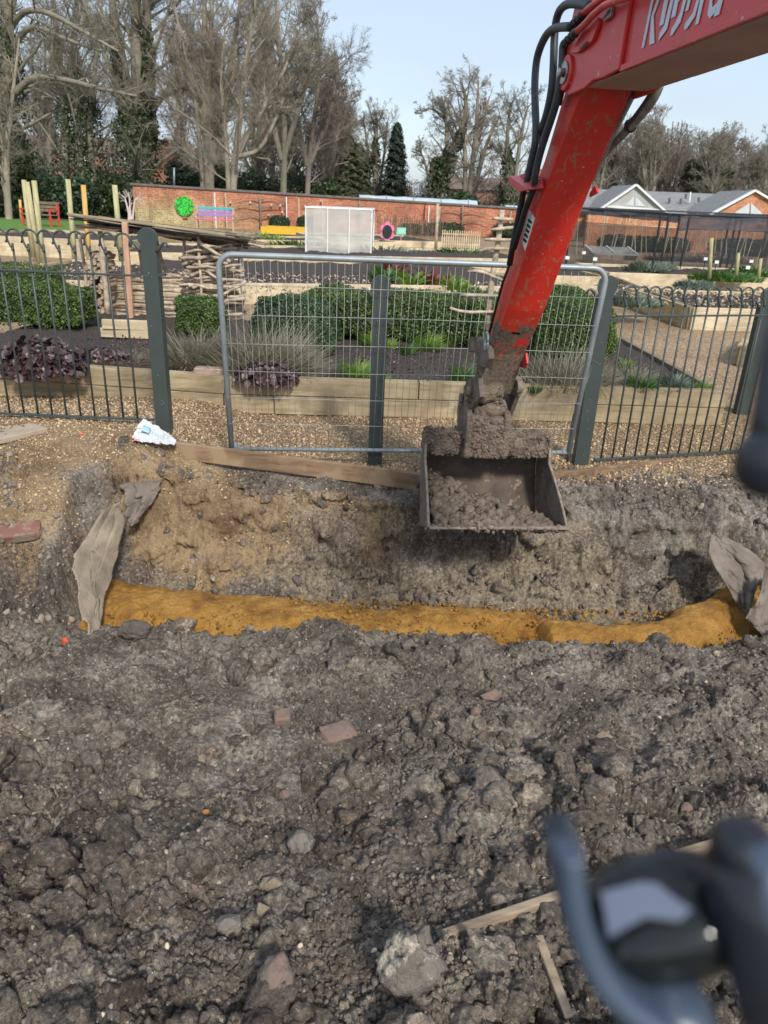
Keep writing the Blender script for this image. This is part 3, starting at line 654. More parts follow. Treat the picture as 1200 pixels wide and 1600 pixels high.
def post(p, h, w, label, lugs=()):
    t = thing('fence_post', p, label, 'fence post', 'dark round headed fence posts'); p = Vector(p)
    mb = MB(); hw = w / 2; r = w * .66; zc = h - r
    prof = [(-hw, -.12), (hw, -.12), (hw, zc - r * .95), (hw * 1.0, zc - r * .7)]
    for k in range(0, 17):
        a = -.62 + (math.pi + 1.24) * k / 16; prof.append((r * math.cos(a), zc + r * math.sin(a)))
    prof += [(-hw, zc - r * .7), (-hw, zc - r * .95)]
    mb.prism([p + Vector((x, -.006, z)) for x, z in prof], (0, .012, 0))
    for sx in (-1, 1): mb.box(p + Vector((sx * (hw - .004), .030, (zc - r) / 2 - .05)), (.008, .07, zc - r + .1))
    mb.build('post_plate', M['fence'], t, bevel=.0015)
    for sx in (-1, 1):
        pts = [p + Vector((sx * (hw + (w * .75) * math.sin(a)), 0, zc - r * 1.25 + w * .55 * math.sin(2 * a) * .9 + .02 * (1 - math.cos(a)))) for a in np.linspace(0, 1.5, 9)]
        MB().tube(pts, [.011 - .0008 * k for k in range(9)], 8).build('scroll', M['fence'], t, True)
    for z, sx in lugs: MB().box(p + Vector((sx * (hw + .02), .0, z)), (.045, .012, .016)).build('rail_lug', M['fence'], t)
    b = MB()
    rg = random.Random(int(p.x * 100) + 7)
    for k in range(9):
        q = p + Vector((rg.uniform(-.5, .5) * hw, -.0065, rg.uniform(.05, h - .2))); b.tube([q, q + Vector((0, -.003, 0))], .0026, 8)
    b.build('bolt_head', M['galv'], t)
    return t
post((-1.345, 4.25, .2), 1.115, .085, 'dark green post between left fence panel and barrier, beside the plastic bag', ((.87, -1), (.87, 1)))
post((-.068, 4.262, 0), 1.115, .085, 'dark green post standing alone behind the mesh barrier', ((.87, -1), (.87, 1)))
post((1.232, 4.42, 0), 1.15, .09, 'dark green post at the right end of the mesh barrier', ((.9, 1),))
bow_fence((-2.98, 4.27, .2), (-1.40, 4.25, .2), .035, 1.035, .86, .0855, 'left bow top fence panel in front of the purple plants', .03)
a, b = Pz(928, 718, .03), Pz(1152, 704, .03); d = (b - a).normalized(); a.z = b.z = 0
bow_fence(a, a + d * 1.75, .03, 1.045, .92, .082, 'right bow top fence panel in front of the timber bed corner', .05)
q = Pz(1160, 648, 0)
post((q.x, q.y, 0), 1.0, .11, 'far right fence post half hidden by the blurred dark lever', ())
def rod(pts, r, label):
    return tag(MB().tube(pts, r, 7).build('bent_rod', M['fence'], None, True), label, 'rod')
rod([Py(250, 560, 4.35), Py(256, 585, 4.36), Py(262, 620, 4.36), Py(265, 662, 4.36)], .006, 'thin bent rod hanging beside the left green post')
rod([Py(925, 570, 4.36), Py(912, 610, 4.34), Py(896, 650, 4.32), Py(889, 690, 4.30), Py(886, 722, 4.3)], .006, 'thin bent rod between barrier and right green post')

# galvanised mesh barrier
YB = 4.165
def barrier():
    c = [Py(362, 701, YB), Py(340, 397, YB), Py(950, 420, YB + .12), Py(888, 707, YB + .12)]     # BL TL TR BR
    t = thing('mesh_barrier', (c[0] + c[3]) / 2, 'galvanised steel barrier with wire mesh closing the gap between two posts', 'barrier')
    bl, tl, tr, br = c; r = .08
    def arc(p, q, s):      # rounded corner at q between p and s
        u = (p - q).normalized() * r; w = (s - q).normalized() * r; cc = q + u + w
        return [cc - w * math.cos(a) - u * math.sin(a) for a in np.linspace(0, math.pi / 2, 8)]
    MB().tube([bl] + arc(bl, tl, tr) + arc(tl, tr, br) + [br], .0165, 12).build('frame', M['galv'], t, True)
    MB().tube([bl, br], .0125, 10).build('bottom_rail', M['galv'], t, True)
    for p, q, s in ((bl, tl, br), (br, tr, bl)):
        u = (q - p).normalized() * .05; w = (s - p).normalized() * .05
        MB().prism([p + u * .3 + w * .3, p + u * 1.2, p + w * 1.2], (0, .005, 0)).build('gusset', M['galv'], t)
    mv = MB(); n = 53
    for k in range(1, n):
        f = k / n; a = bl.lerp(br, f); b = tl.lerp(tr, f)
        b = b - (b - a).normalized() * (.02 if 2 < k < n - 2 else .06)
        dy = .006 * math.sin(k * 1.7); mv.tube([a + Vector((0, -.012, 0)), a.lerp(b, .5) + Vector((.002 * math.sin(k * 2.3), -.012 + dy, 0)), b + Vector((0, -.012, 0))], .0012, 5)
    for k in range(1, 7):
        f = k / 7; a = bl.lerp(tl, f) + Vector((0, -.016, 0)); b = br.lerp(tr, f) + Vector((0, -.016, 0))
        mv.tube([a.lerp(b, s / 6) + Vector((0, 0, .003 * math.sin(s + k))) for s in range(7)], .0017, 5)
    mv.build('wire_mesh', M['wire'], t, True)
barrier()
o = MB().beam(Pz(268, 702, .10), Pz(652, 752, .02), .032, .10).build('timber_edging', M['edging'], None, bevel=.004); tag(o, 'long brown timber edging board under the mesh barrier, left of the bucket', 'edging board')
o = MB().beam(Pz(835, 752, .0), Pz(1045, 728, -.03), .03, .09).build('timber_edging', M['edging'], None, bevel=.004); tag(o, 'muddy timber edging board right of the bucket', 'edging board')
o = MB().beam(Pz(-30, 690, .21), Pz(62, 668, .21), .16, .03).build('paving_slab', mat('slab', (.42, .34, .25), (.32, .25, .18), 8, .9, .4, .004, 80), None, bevel=.004); tag(o, 'flat sandy paving slab at the foot of the left fence', 'slab')

# plastic bag
m, t, b = newmat('polythene'); b.inputs['Base Color'].default_value = (.72, .76, .80, 1); b.inputs['Roughness'].default_value = .22
tr = t.nodes.new('ShaderNodeBsdfTransparent'); mx = t.nodes.new('ShaderNodeMixShader'); mx.inputs[0].default_value = .28
L(t, b.outputs[0], mx.inputs[1]); L(t, tr.outputs[0], mx.inputs[2]); L(t, mx.outputs[0], t.nodes['Material Output'].inputs[0])
BAGM = m
# torn geotextile sheets
def sheet(name, rows, m, label, seed, nf=9, amp=.02, nu=80, nv=44, hole=None):
    rows = [(Py(a, b, c), Py(d, e, g)) for a, b, c, d, e, g in rows]; V = []
    for i in range(nu):
        t_ = i / (nu - 1) * (len(rows) - 1); k = min(int(t_), len(rows) - 2); fr = t_ - k; fr = fr
        a = rows[k][0].lerp(rows[k + 1][0], fr); b = rows[k][1].lerp(rows[k + 1][1], fr)
        for j in range(nv):
            s = j / (nv - 1); p = a.lerp(b, s)
            fo = math.sin(s * nf + 2.2 * float(vn(np.array(s * 3.0), np.array(i / nu * 2.0), seed)) * 3) * amp
            ns = (float(fbm(np.array(s * 6.0), np.array(i / nu * 7.0), seed + 2)) - .5) * amp * 3.2
            V.append((p.x + (fo + ns) * .25 + (random.random() - .5) * .002, p.y + fo + ns, p.z + ns * .2))
    i = np.arange(nu * nv).reshape(nu, nv); fs = np.stack([i[:-1, :-1], i[:-1, 1:], i[1:, 1:], i[1:, :-1]], -1).reshape(-1, 4)
    o = link_mesh(name, np.array(V), fs, m, None, True); sd = o.modifiers.new('thick', 'SOLIDIFY'); sd.thickness = .006; return tag(o, label, 'fabric sheet')
sheet('fabric_sheet', [(165, 792, 3.52, 190, 788, 3.56), (140, 830, 3.40, 190, 820, 3.5), (120, 860, 3.25, 184, 860, 3.44), (119, 895, 3.16, 170, 895, 3.32), (126, 935, 3.06, 160, 930, 3.2), (136, 970, 2.98, 157, 965, 3.08), (146, 1003, 2.92, 156, 1003, 2.96)], M['canvas'], 'torn pale fabric sheet hanging at the left end of the trench', 5, 12, .026)
sheet('fabric_scrap', [(188, 755, 3.72, 246, 752, 3.78), (192, 770, 3.66, 244, 768, 3.74), (196, 785, 3.62, 236, 785, 3.7), (200, 800, 3.6, 226, 798, 3.66), (203, 820, 3.58, 214, 815, 3.6)], M['canvas_grey'], 'small crumpled fabric scrap above the left torn sheet', 9, 13, .028)
sheet('fabric_sheet', [(1108, 838, 3.60, 1128, 842, 3.62), (1106, 862, 3.52, 1160, 855, 3.56), (1118, 888, 3.46, 1196, 884, 3.50), (1136, 915, 3.42, 1192, 905, 3.44), (1150, 940, 3.38, 1180, 932, 3.38), (1164, 958, 3.36, 1168, 956, 3.36)], M['canvas_grey'], 'stiff grey brown fabric sheet over the right end of the trench', 13, 9, .02)
sheet('fabric_sheet', [(1196, 900, 3.32, 1240, 892, 3.34), (1180, 935, 3.25, 1240, 930, 3.26), (1164, 965, 3.22, 1236, 985, 3.2), (1186, 985, 3.18, 1230, 1020, 3.16), (1196, 1002, 3.15, 1226, 1040, 3.1)], M['canvas_grey'], 'folded grey sheet cut off by the right edge of the photo', 17, 5, .02)

bag = sheet('plastic_bag', [(221, 656, 4.10, 206, 683, 3.99), (236, 662, 4.12, 222, 688, 3.98), (250, 668, 4.12, 240, 690, 3.98), (264, 676, 4.10, 262, 692, 3.99), (276, 688, 4.06, 274, 693, 4.0)], BAGM, 'crumpled white plastic bag lying at the foot of the left green post', 23, 7, .011)
bag['category'] = 'plastic bag'
b2 = sheet('bag_fold', [(224, 664, 4.06, 210, 687, 3.95), (238, 668, 4.08, 226, 691, 3.95), (256, 680, 4.06, 250, 694, 3.96)], BAGM, None, 29, 9, .010)
def under(o, par):
    bpy.context.view_layer.update(); o.parent = par; o.location = Vector(o.location) - Vector(par.location)
    for k in ('label', 'category'):
        if k in o: del o[k]
under(b2, bag)
b3 = sheet('pink_print', [(208, 682, 3.965, 209, 688, 3.955), (217, 684, 3.97, 218, 690, 3.95)], paint('pink_print', (.85, .28, .32)), None, 31, 3, .002, 8, 5); under(b3, bag)
b4 = sheet('blue_print', [(224, 665, 4.03, 222, 672, 4.0), (236, 669, 4.05, 233, 676, 4.0)], paint('blue_print', (.35, .6, .72)), None, 33, 3, .002, 8, 5); under(b4, bag)

# ------------------------------------------------------------------ plant builders
def frames(Nr):
    ref = np.where(np.abs(Nr[:, 2:3]) < .9, np.array([[0, 0, 1.]]), np.array([[1., 0, 0]])); u = np.cross(Nr, ref); u /= np.linalg.norm(u, axis=1)[:, None]; return u, np.cross(Nr, u)
def leaf_quads(P, Nr, S, seed, aspect=.55, jit=.8):
    rg = np.random.RandomState(seed); n = len(P)
    Nr = Nr + rg.normal(size=(n, 3)) * jit; Nr /= np.linalg.norm(Nr, axis=1)[:, None]
    u, w = frames(Nr); a = rg.rand(n) * 6.283; d = u * np.cos(a)[:, None] + w * np.sin(a)[:, None]; e = np.cross(Nr, d)
    S = S[:, None]; A = P - d * S * .5; B = P + e * S * aspect * .5 + Nr * S * .12; C = P + d * S * .5; D = P - e * S * aspect * .5 + Nr * S * .12
    V = np.stack([A, B, C, D], 1).reshape(-1, 3); return V, np.arange(4 * n).reshape(n, 4)
def rbox(n, seed, sz, p=5.0):
    """points on a rounded box of full size sz centred on 0, base at 0"""
    rg = np.random.RandomState(seed); d = rg.normal(size=(n * 2, 3)); hs = np.array(sz) / 2
    # sample faces by area
    ar = np.array([hs[1] * hs[2], hs[0] * hs[2], hs[0] * hs[1] * .5]); k = rg.choice(3, n, p=ar / ar.sum()); q = rg.uniform(-1, 1, (n, 3)); s = np.where(rg.rand(n) < .5, -1, 1); s = np.where(k == 2, 1, s)
    q[np.arange(n), k] = s
    l = (np.abs(q) ** p).sum(1) ** (1 / p); qn = q / l[:, None]
    nr = np.sign(qn) * np.abs(qn) ** (p - 1) / hs; nr /= np.linalg.norm(nr, axis=1)[:, None]
    P = qn * hs; P[:, 2] += hs[2]; return P, nr
def hedge(c, sz, label, m='box', n=9000, leaf=.022, rz=0, p=5, group=None, name='box_hedge', lum=.05, cat='hedge'):
    P, nr = rbox(n, int(abs(c[0] * 91 + c[1] * 13)) + 3, sz, p)
    rg = np.random.RandomState(int(n + sz[0] * 100))
    off = (fbm(P[:, 0] * 3.5 + P[:, 2] * 2, P[:, 1] * 3.5 + P[:, 2] * 3, 5, 3) - .5) * lum * 3 + (fbm(P[:, 0] * 14 + P[:, 2] * 9, P[:, 1] * 14 + P[:, 2] * 11, 6, 2) - .5) * lum * 1.2
    P = P + nr * (off + rg.uniform(-.06, .01, n) * min(1, lum * 12))[:, None]
    V, Fc = leaf_quads(P, nr, leaf * rg.uniform(.6, 1.3, n), 5)
    cz, s_ = math.cos(rz), math.sin(rz); RM = np.array([[cz, -s_, 0], [s_, cz, 0], [0, 0, 1]])
    t = thing(name, c, label, cat, group); V = V @ RM.T + np.array(c); link_mesh('foliage', V, Fc, M[m], t)
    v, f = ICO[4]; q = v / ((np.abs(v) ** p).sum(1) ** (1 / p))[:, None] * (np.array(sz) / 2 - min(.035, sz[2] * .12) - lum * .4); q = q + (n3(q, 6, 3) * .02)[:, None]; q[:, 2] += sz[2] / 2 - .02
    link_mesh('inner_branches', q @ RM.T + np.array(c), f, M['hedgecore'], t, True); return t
def hedge_px(x0, x1, yb, yt, zb, depth, label, **k):
    a, b = Pz(x0, yb, zb), Pz(x1, yb, zb); Y = (a.y + b.y) / 2; X0, X1 = Py(x0, yb, Y).x, Py(x1, yb, Y).x; zt = Py((x0 + x1) / 2, yt, Y + min(.12, depth * .2)).z
    return hedge(((X0 + X1) / 2, Y + depth / 2, zb), (X1 - X0, depth, zt - zb), label, **k)
def blades(c, n, rad, h, w, lean, m, label, name, cat, seed=1, spread=.5, group=None, curl=.3, cz=.02, wilt=0):
    jt = .38 if m == 'lavender' else .0
    rg = np.random.RandomState(seed); a = rg.rand(n) * 6.283; r = np.sqrt(rg.rand(n)); bx, by = rad[0] * r * np.cos(a), rad[1] * r * np.sin(a)
    hh = h * (1 - .45 * r ** 2) * rg.uniform(.55, 1.1, n); az = a + rg.normal(size=n) * .8; ln = lean * (.2 + r) * rg.uniform(.3, 1.3, n)
    D = np.stack([np.cos(az) * ln, np.sin(az) * ln, np.ones(n)], -1) + rg.normal(size=(n, 3)) * jt; D /= np.linalg.norm(D, axis=1)[:, None]
    S = np.stack([-np.sin(az + 1), np.cos(az + 1), 0 * az], -1); B = np.stack([bx * spread, by * spread, 0 * bx], -1) + np.array(c); V = []
    out = (np.stack([np.cos(az), np.sin(az), -.6 - wilt + 0 * az], -1) + rg.normal(size=(n, 3)) * jt * 1.6) * curl
    for t_, ww in ((0, .8), (.45, 1.0), (.8, .7), (1, .08)):
        p = B + (D * t_ + out * t_ ** 2.2) * hh[:, None]; V += [p - S * w * ww / 2, p + S * w * ww / 2]
    V = np.stack(V, 1); i = np.arange(n)[:, None] * 8; q = np.concatenate([np.concatenate([i + 2 * k, i + 2 * k + 1, i + 2 * k + 3, i + 2 * k + 2], 1)[:, None, :] for k in range(3)], 1).reshape(-1, 4)
    o = link_mesh(name, V.reshape(-1, 3), q, M[m], None, org=c); return tag(o, label, cat, group)
def discs(c, n, rad, leaf, m, label, name, cat, seed=1, droop=.0):
    rg = np.random.RandomState(seed); a = rg.rand(n) * 6.283; el = np.arcsin(rg.uniform(-.25, 1, n)); r = rg.uniform(.55, 1.05, n)
    nr = np.stack([np.cos(a) * np.cos(el), np.sin(a) * np.cos(el), np.sin(el)], -1); P = nr * r[:, None] * np.array(rad) + np.array(c)
    nn = nr + rg.normal(size=(n, 3)) * .45 + np.array([0, -.3, .4]); nn /= np.linalg.norm(nn, axis=1)[:, None]; u, w = frames(nn); V = [P - nn * (leaf * .18)]; K = 12
    S = leaf * rg.uniform(.6, 1.25, n)
    for k in range(K):
        t_ = 6.283 * k / K; rr = S * (.42 if k == 0 else .5 + .07 * (k % 2)); lift = S * (.10 * np.sin(t_ * 3 + a * 5) + .03)
        V.append(P + (u * math.cos(t_) + w * math.sin(t_)) * rr[:, None] + nn * lift[:, None])
    V = np.stack(V, 1); i = np.arange(n)[:, None] * (K + 1); q = np.stack([np.concatenate([i, i + 1 + k, i + 1 + (k + 1) % K], 1) for k in range(K)], 1).reshape(-1, 3)
    o = link_mesh(name, V.reshape(-1, 3), q, M[m], None, True, org=(c[0], c[1], c[2] - rad[2] * .3)); return tag(o, label, cat)

# ------------------------------------------------------------------ the near raised bed
ZS = .23
t = thing('raised_bed', (0, 5.3, 0), 'near raised bed of pale timber sleepers holding the hedges and purple plants', 'raised bed')
FL = [Vector((-3.3, 5.11, .08)), Vector((-1.2, 5.28, 0)), Vector((2.55, 5.47, 0))]
def online(x):
    a, b = (FL[0], FL[1]) if x < -1.2 else (FL[1], FL[2]); f = (x - a.x) / (b.x - a.x); return a.lerp(b, f)
def plank(x0, x1, z0, z1, dy=0, m='timber'):
    a, b = online(x0), online(x1); k0, k1 = (.11 * sm(-1.0, -3.2, x0), .11 * sm(-1.0, -3.2, x1)); a.z = (z0 + z1) / 2 + float(k0); b.z = (z0 + z1) / 2 + float(k1); a.y += .05 + dy; b.y += .05 + dy
    return MB().beam(a, b, .09, z1 - z0).build('plank', M[m], t, bevel=.006)
for x0, x1 in ((-3.3, -1.205), (-1.195, .215), (.222, 2.55)): plank(x0, x1, .142, .27)
for x0, x1 in ((-3.3, -1.22), (-1.21, -.85), (-.845, 1.4), (1.406, 2.545)): plank(x0, x1, .0, .138, .006)
kb = Pz(972, 530, .25)
sb = MB().beam((2.50, 5.56, .19), (kb.x, kb.y, .19), .05, .15).build('side_plank', M['timber_dark'], t, bevel=.005)
P0 = [(-3.6, 5.2), (2.5, 5.53), (kb.x, kb.y), (kb.x - .5, 10.6), (-9, 10.6)]
def bedsoil(x0, x1, y0, y1, z, parent, right=None, amp=.05, nx=150, ny=90, name='bed_soil'):
    xs = np.linspace(0, 1, nx); ys = np.linspace(y0, y1, ny); U, Y = np.meshgrid(xs, ys); xr = x1 if right is None else np.interp(Y, right[1], right[0]); X = x0 + (xr - x0) * U
    if right is not None: yl_ = np.interp(X, [-3.6, -1.2, 2.55], [5.08, 5.28, 5.47]) + .10; Y = Y + (yl_ - y0) * (1 - (Y - y0) / (y1 - y0))
    Z = z + (fbm(X * 6, Y * 6, 160, 4) - .5) * amp + (fbm(X * 30, Y * 30, 161, 3) - .5) * amp * .8; i = np.arange(nx * ny).reshape(ny, nx)
    fs = np.stack([i[:-1, :-1], i[:-1, 1:], i[1:, 1:], i[1:, :-1]], -1).reshape(-1, 4); return link_mesh(name, np.stack([X, Y, Z], -1).reshape(-1, 3), fs, M['mulch'], parent, True)
bedsoil(-3.6, 2.5, 5.24, 8.2, ZS, t, ([2.48, kb.x - .02, kb.x - .4], [5.5, kb.y, 8.2]))
# hedges and plants of the near bed
hedge_px(-60, 134, 516, 444, ZS, .55, 'clipped green hedge behind the left fence panel', n=16000, leaf=.024)
hedge_px(-60, 92, 470, 413, .1, .5, 'lower hedge strip showing above the left clipped hedge', n=7000, leaf=.026)
hedge_px(270, 338, 530, 470, ZS, .5, 'short hedge at the foot of the log shelter', n=9000, leaf=.024)
hedge_px(388, 524, 566, 470, ZS, .75, 'rounded blue green hedge block behind the barrier, left of the lone post', m='box_blue', n=17000, leaf=.022, p=3.2)
hedge_px(452, 850, 540, 461, ZS, .7, 'long clipped hedge running behind the barrier', n=32000, leaf=.024)
hedge_px(828, 968, 572, 474, ZS, .9, 'rounded hedge block by the right green post', n=22000, leaf=.021, p=4.6)
hedge_px(836, 930, 520, 455, ZS, 1.0, 'paler hedge top behind the right rounded hedge', n=12000, leaf=.026)
p = Pz(300, 575, ZS); blades((p.x, p.y + .12, ZS - .02), 2600, (.34, .26), .36, .0055, .9, 'lavender', 'straggly grey lavender clump left of the barrier', 'lavender', 'plant', 1, .8, 'grey lavender clumps')
p = Pz(435, 590, ZS); blades((p.x - .15, p.y + .15, ZS - .02), 3600, (.42, .3), .46, .0055, .8, 'lavender', 'tall grey lavender clump just inside the left end of the barrier', 'lavender', 'plant', 2, .85, 'grey lavender clumps')
p = Pz(880, 608, ZS); blades((p.x, p.y + .15, ZS - .02), 3200, (.42, .28), .34, .0055, .8, 'lavender', 'grey lavender clump left of the right green post', 'lavender', 'plant', 3, .85, 'grey lavender clumps')
p = Pz(200, 570, ZS); blades((p.x, p.y + .1, ZS - .02), 900, (.35, .15), .14, .005, 1.2, 'lavender', 'low dry brown stalks between the purple plant and the left post', 'dry_stalks', 'plant', 4, .9)
p = Pz(1000, 600, ZS); blades((p.x - .05, p.y + .12, ZS - .02), 700, (.2, .15), .2, .005, .8, 'lavender', 'thin grey lavender tuft right of the right green post', 'lavender', 'plant', 5, .9, 'grey lavender clumps')
p = Py(66, 576, 5.08); discs((p.x, p.y + .02, p.z), 820, (.30, .19, .21), .052, 'purple', 'big purple leaved plant spilling over the timber bed at the left', 'purple_plant', 'plant', 5)
p = Py(150, 562, 5.3); discs((p.x, p.y + .1, p.z), 170, (.2, .12, .07), .036, 'purple', 'low purple leaves beside the big purple plant', 'purple_plant', 'plant', 6)
p = Py(414, 594, 5.24); discs((p.x, p.y + .05, p.z), 480, (.24, .15, .11), .043, 'purple', 'purple leaved plant hanging over the bed behind the barrier', 'purple_plant', 'plant', 7)
def tuft(px, py, z, n, r, h, w, m, label, seed, lean=.6, name='leafy_plant', cat='plant', dy=.0, group=None, spread=.4):
    p = Pz(px, py, z); return blades((p.x, p.y + dy, z - .01), int(n * 1.5), (r * 1.15, r * .9), h * 1.35, w * .8, lean, m, label, name, cat, seed, spread, group)
tuft(556, 592, ZS, 300, .13, .17, .010, 'lime', 'yellow green plant left of the lone green post, near the planks', 1, 1.2)
tuft(578, 540, ZS, 220, .12, .15, .011, 'lime', 'yellow green plant behind the lone green post', 2, 1.1)
tuft(604, 548, ZS, 160, .08, .14, .009, 'lime', 'small bright plant just right of the lone green post', 3)
tuft(637, 555, ZS, 140, .07, .13, .008, 'green', 'small feathery green plant between the hedge and the planks', 4)
tuft(668, 548, ZS, 360, .14, .17, .009, 'lime', 'bushy light green plant in the middle of the bed', 5, 1.0)
tuft(706, 540, ZS, 120, .07, .16, .008, 'lime', 'thin light green plant left of the digger bucket link', 6)
tuft(722, 600, ZS, 160, .09, .18, .009, 'green', 'tuft of grassy green leaves beside the bucket link', 7, .5)
tuft(602, 600, ZS, 90, .06, .08, .008, 'green', 'tiny green sprout behind the planks at the lone post', 8)
tuft(662, 602, ZS, 80, .09, .05, .009, 'lime', 'flat pale sprouts along the plank top', 9, 1.4)
tuft(835, 612, ZS, 90, .07, .07, .008, 'green', 'green sprouts on the plank top right of the arm', 10)
tuft(972, 575, ZS, 130, .10, .10, .012, 'lime', 'bright green sprouts beside the right hedge block', 11)
tuft(1000, 612, ZS, 260, .16, .13, .012, 'green', 'green strappy leaves in the right corner of the bed', 12, .6)
tuft(1050, 610, ZS, 320, .18, .13, .013, 'greyleaf', 'grey green strappy leaves by the bed corner', 13, .6)
tuft(1095, 612, ZS, 160, .12, .09, .012, 'lime', 'short bright leaves at the far corner of the bed', 14, .8)
tuft(262, 576, ZS, 60, .05, .05, .010, 'green', 'small green weed beside the brick on the bed', 15)
tuft(148, 566, ZS, 50, .05, .06, .010, 'lime', 'small lime weed right of the purple plant', 16)
rg = np.random.RandomState(9)
def flecks(name, n, x0, x1, y0, y1, z, m, label, seed, s=.03, cat='leaf litter'):
    rg = np.random.RandomState(seed); P = np.stack([rg.uniform(x0, x1, n), rg.uniform(y0, y1, n), z + rg.uniform(0, .02, n)], -1); V, Fc = leaf_quads(P, np.tile([0, 0, 1.], (n, 1)), s * rg.uniform(.4, 1.2, n), seed, .6, .5)
    return tag(link_mesh(name, V, Fc, M[m], None), label, cat, kind='stuff')
flecks('leaf_litter', 2600, -2.8, 2.3, 5.4, 6.8, ZS + .02, 'purple', 'dead leaves littering the soil of the near bed', 3, .028)

# ------------------------------------------------------------------ log shelter
YS = Pz(300, 492, ZS).y
def log_shelter():
    c0 = Py(270, 490, YS)
    t = thing('log_shelter', (c0.x, YS, ZS), 'rustic log shelter with a sloping stick roof and stacked log walls', 'shelter')
    def S(px, py, dy=0): return Py(px, py, YS + dy)
    rgl = random.Random(5)
    def stick(mb, a, b, r, wob=.012, n=7):
        pts = [a.lerp(b, k / 5) + Vector((rgl.uniform(-wob, wob), rgl.uniform(-wob, wob), rgl.uniform(-wob, wob))) for k in range(6)]
        mb.tube(pts, [r * rgl.uniform(.8, 1.1) for _ in pts], n)
    for (a, b, c, d, dy, r) in ((156, 362, 170, 500, -.1, .030), (124, 366, 138, 470, .35, .022), (288, 362, 288, 488, 0, .022), (309, 362, 317, 488, -.15, .018), (375, 378, 382, 492, .1, .028), (218, 392, 222, 440, .7, .018), (245, 375, 262, 440, .8, .018)):
        mb = MB(); stick(mb, S(a, b, dy), S(c, d, dy), r, .006, 9); mb.build('log_post', M['stick'], t, True)
    # roof: a sloping plate of laid sticks and boards
    A, B = S(108, 336, -.25), S(385, 370, -.25); C, D = S(398, 374, .9), S(150, 340, .9)
    A2, B2 = S(106, 334, -.3), S(352, 366, -.35)
    mb = MB(); mb.beam(A2, B2, .05, .022); 
    mb.build('roof_edge', M['timber'], t, bevel=.004)
    mb = MB()
    for k in range(80):
        f = rgl.random(); f0 = rgl.uniform(0, .55) if k > 34 else 0; a0 = A.lerp(D, f); b = B.lerp(C, f) + Vector((rgl.uniform(-.2, .08), 0, rgl.uniform(-.05, .05))); a = a0.lerp(b, f0); j = rgl.uniform(-.08, .08)
        stick(mb, a + Vector((j, 0, rgl.uniform(-.01, .01))), b + Vector((rgl.uniform(-.05, .10), 0, rgl.uniform(-.05, .02))), rgl.uniform(.008, .013), .006, 6)
    mb.build('roof_sticks', M['stick_mid'], t, True)
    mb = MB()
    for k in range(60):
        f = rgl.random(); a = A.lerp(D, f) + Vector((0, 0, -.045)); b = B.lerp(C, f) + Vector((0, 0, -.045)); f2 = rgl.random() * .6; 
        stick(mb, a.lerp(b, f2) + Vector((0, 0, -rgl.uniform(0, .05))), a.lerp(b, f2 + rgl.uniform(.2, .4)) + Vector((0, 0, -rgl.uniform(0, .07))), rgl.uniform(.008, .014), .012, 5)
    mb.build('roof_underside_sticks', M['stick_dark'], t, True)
    mb = MB(); mb.prism([A + Vector((0, 0, -.03)), B + Vector((0, 0, -.03)), C + Vector((0, 0, -.03)), D + Vector((0, 0, -.03))], (0, 0, -.012)); mb.build('roof_black_sheet', M['black_metal'], t)  # thin black sheet under the roof sticks
    for a, b, r in ((S(120, 352, -.1), S(300, 372, -.1), .022), (S(310, 378, -.2), S(360, 408, -.3), .02), (S(300, 408, -.1), S(350, 440, -.2), .016), (S(335, 470, -.15), S(385, 440, -.1), .016)):
        mb = MB(); stick(mb, a, b, r, .012, 8); mb.build('pole', M['stick'], t, True)
    # woven wall
    mb = MB()
    for k in range(24):
        z = 428 + k * 3.0 + rgl.uniform(-1, 1); stick(mb, S(172 + rgl.uniform(-6, 4), z + rgl.uniform(-2, 2) - 4, .45), S(288, z + rgl.uniform(-3, 4), .1), rgl.uniform(.012, .022), .012, 7)
    mb.build('woven_wall', M['stick'], t, True)
    mb = MB()
    for k in range(70):
        z = 392 + (k % 35) * 3.0 + rgl.uniform(-2, 2); a = S(286 + rgl.uniform(-6, 14), z, -.22 + rgl.uniform(0, .25)); b = S(380 + rgl.uniform(-40, 8), z + rgl.uniform(-14, 6), -.15 + rgl.uniform(0, .3))
        stick(mb, a, b, rgl.uniform(.014, .024), .02, 8)
    mb.build('stacked_branches', M['stick'], t, True)
    mb = MB()
    for k in range(110):       # cut log ends
        a = S(rgl.uniform(134, 160), rgl.uniform(398, 492), -.12); r = rgl.uniform(.014, .028); a = a + Vector((0, rgl.uniform(0, .05), 0)); mb.tube([a, a + Vector((rgl.uniform(-.02, .02), .35, 0))], r, 9)
    mb.build('log_ends', mat('cut_log', (.50, .39, .27), (.22, .16, .11), 25, .85, .4, .004, 60, island=.3), t, False)
    return t
log_shelter()
def post_px(px0, py0, px1, py1, Y, r, m, label, name='timber_post', square=False, cat='post', group=None, z1=None):
    a, b = Py(px0, py0, Y), Py(px1, py1, Y)
    mb = MB(); (mb.beam(b, a, r * 2, r * 1.4, (0, 1, 0)) if square else mb.tube([b, a.lerp(b, .5), a], [r, r * .96, r * .92], 10)); o = mb.build(name, M[m], None, not square, bevel=.003 if square else 0); return tag(o, label, cat, group)
post_px(195, 347, 205, 500, YS - .4, .028, 'pinewood', 'pinkish sawn upright in front of the log shelter', square=True)
o = MB().beam(Pz(160, 506, ZS + .13), Pz(246, 509, ZS + .13), .04, .085).build('plank', M['timber_pale'], None, bevel=.004); tag(o, 'pale plank behind the hedge at the foot of the log shelter, upper one', 'plank')
o = MB().beam(Pz(156, 519, ZS + .05), Pz(248, 523, ZS + .05), .04, .08).build('plank', M['timber_pale'], None, bevel=.004); tag(o, 'pale plank at the foot of the log shelter, lower one', 'plank')
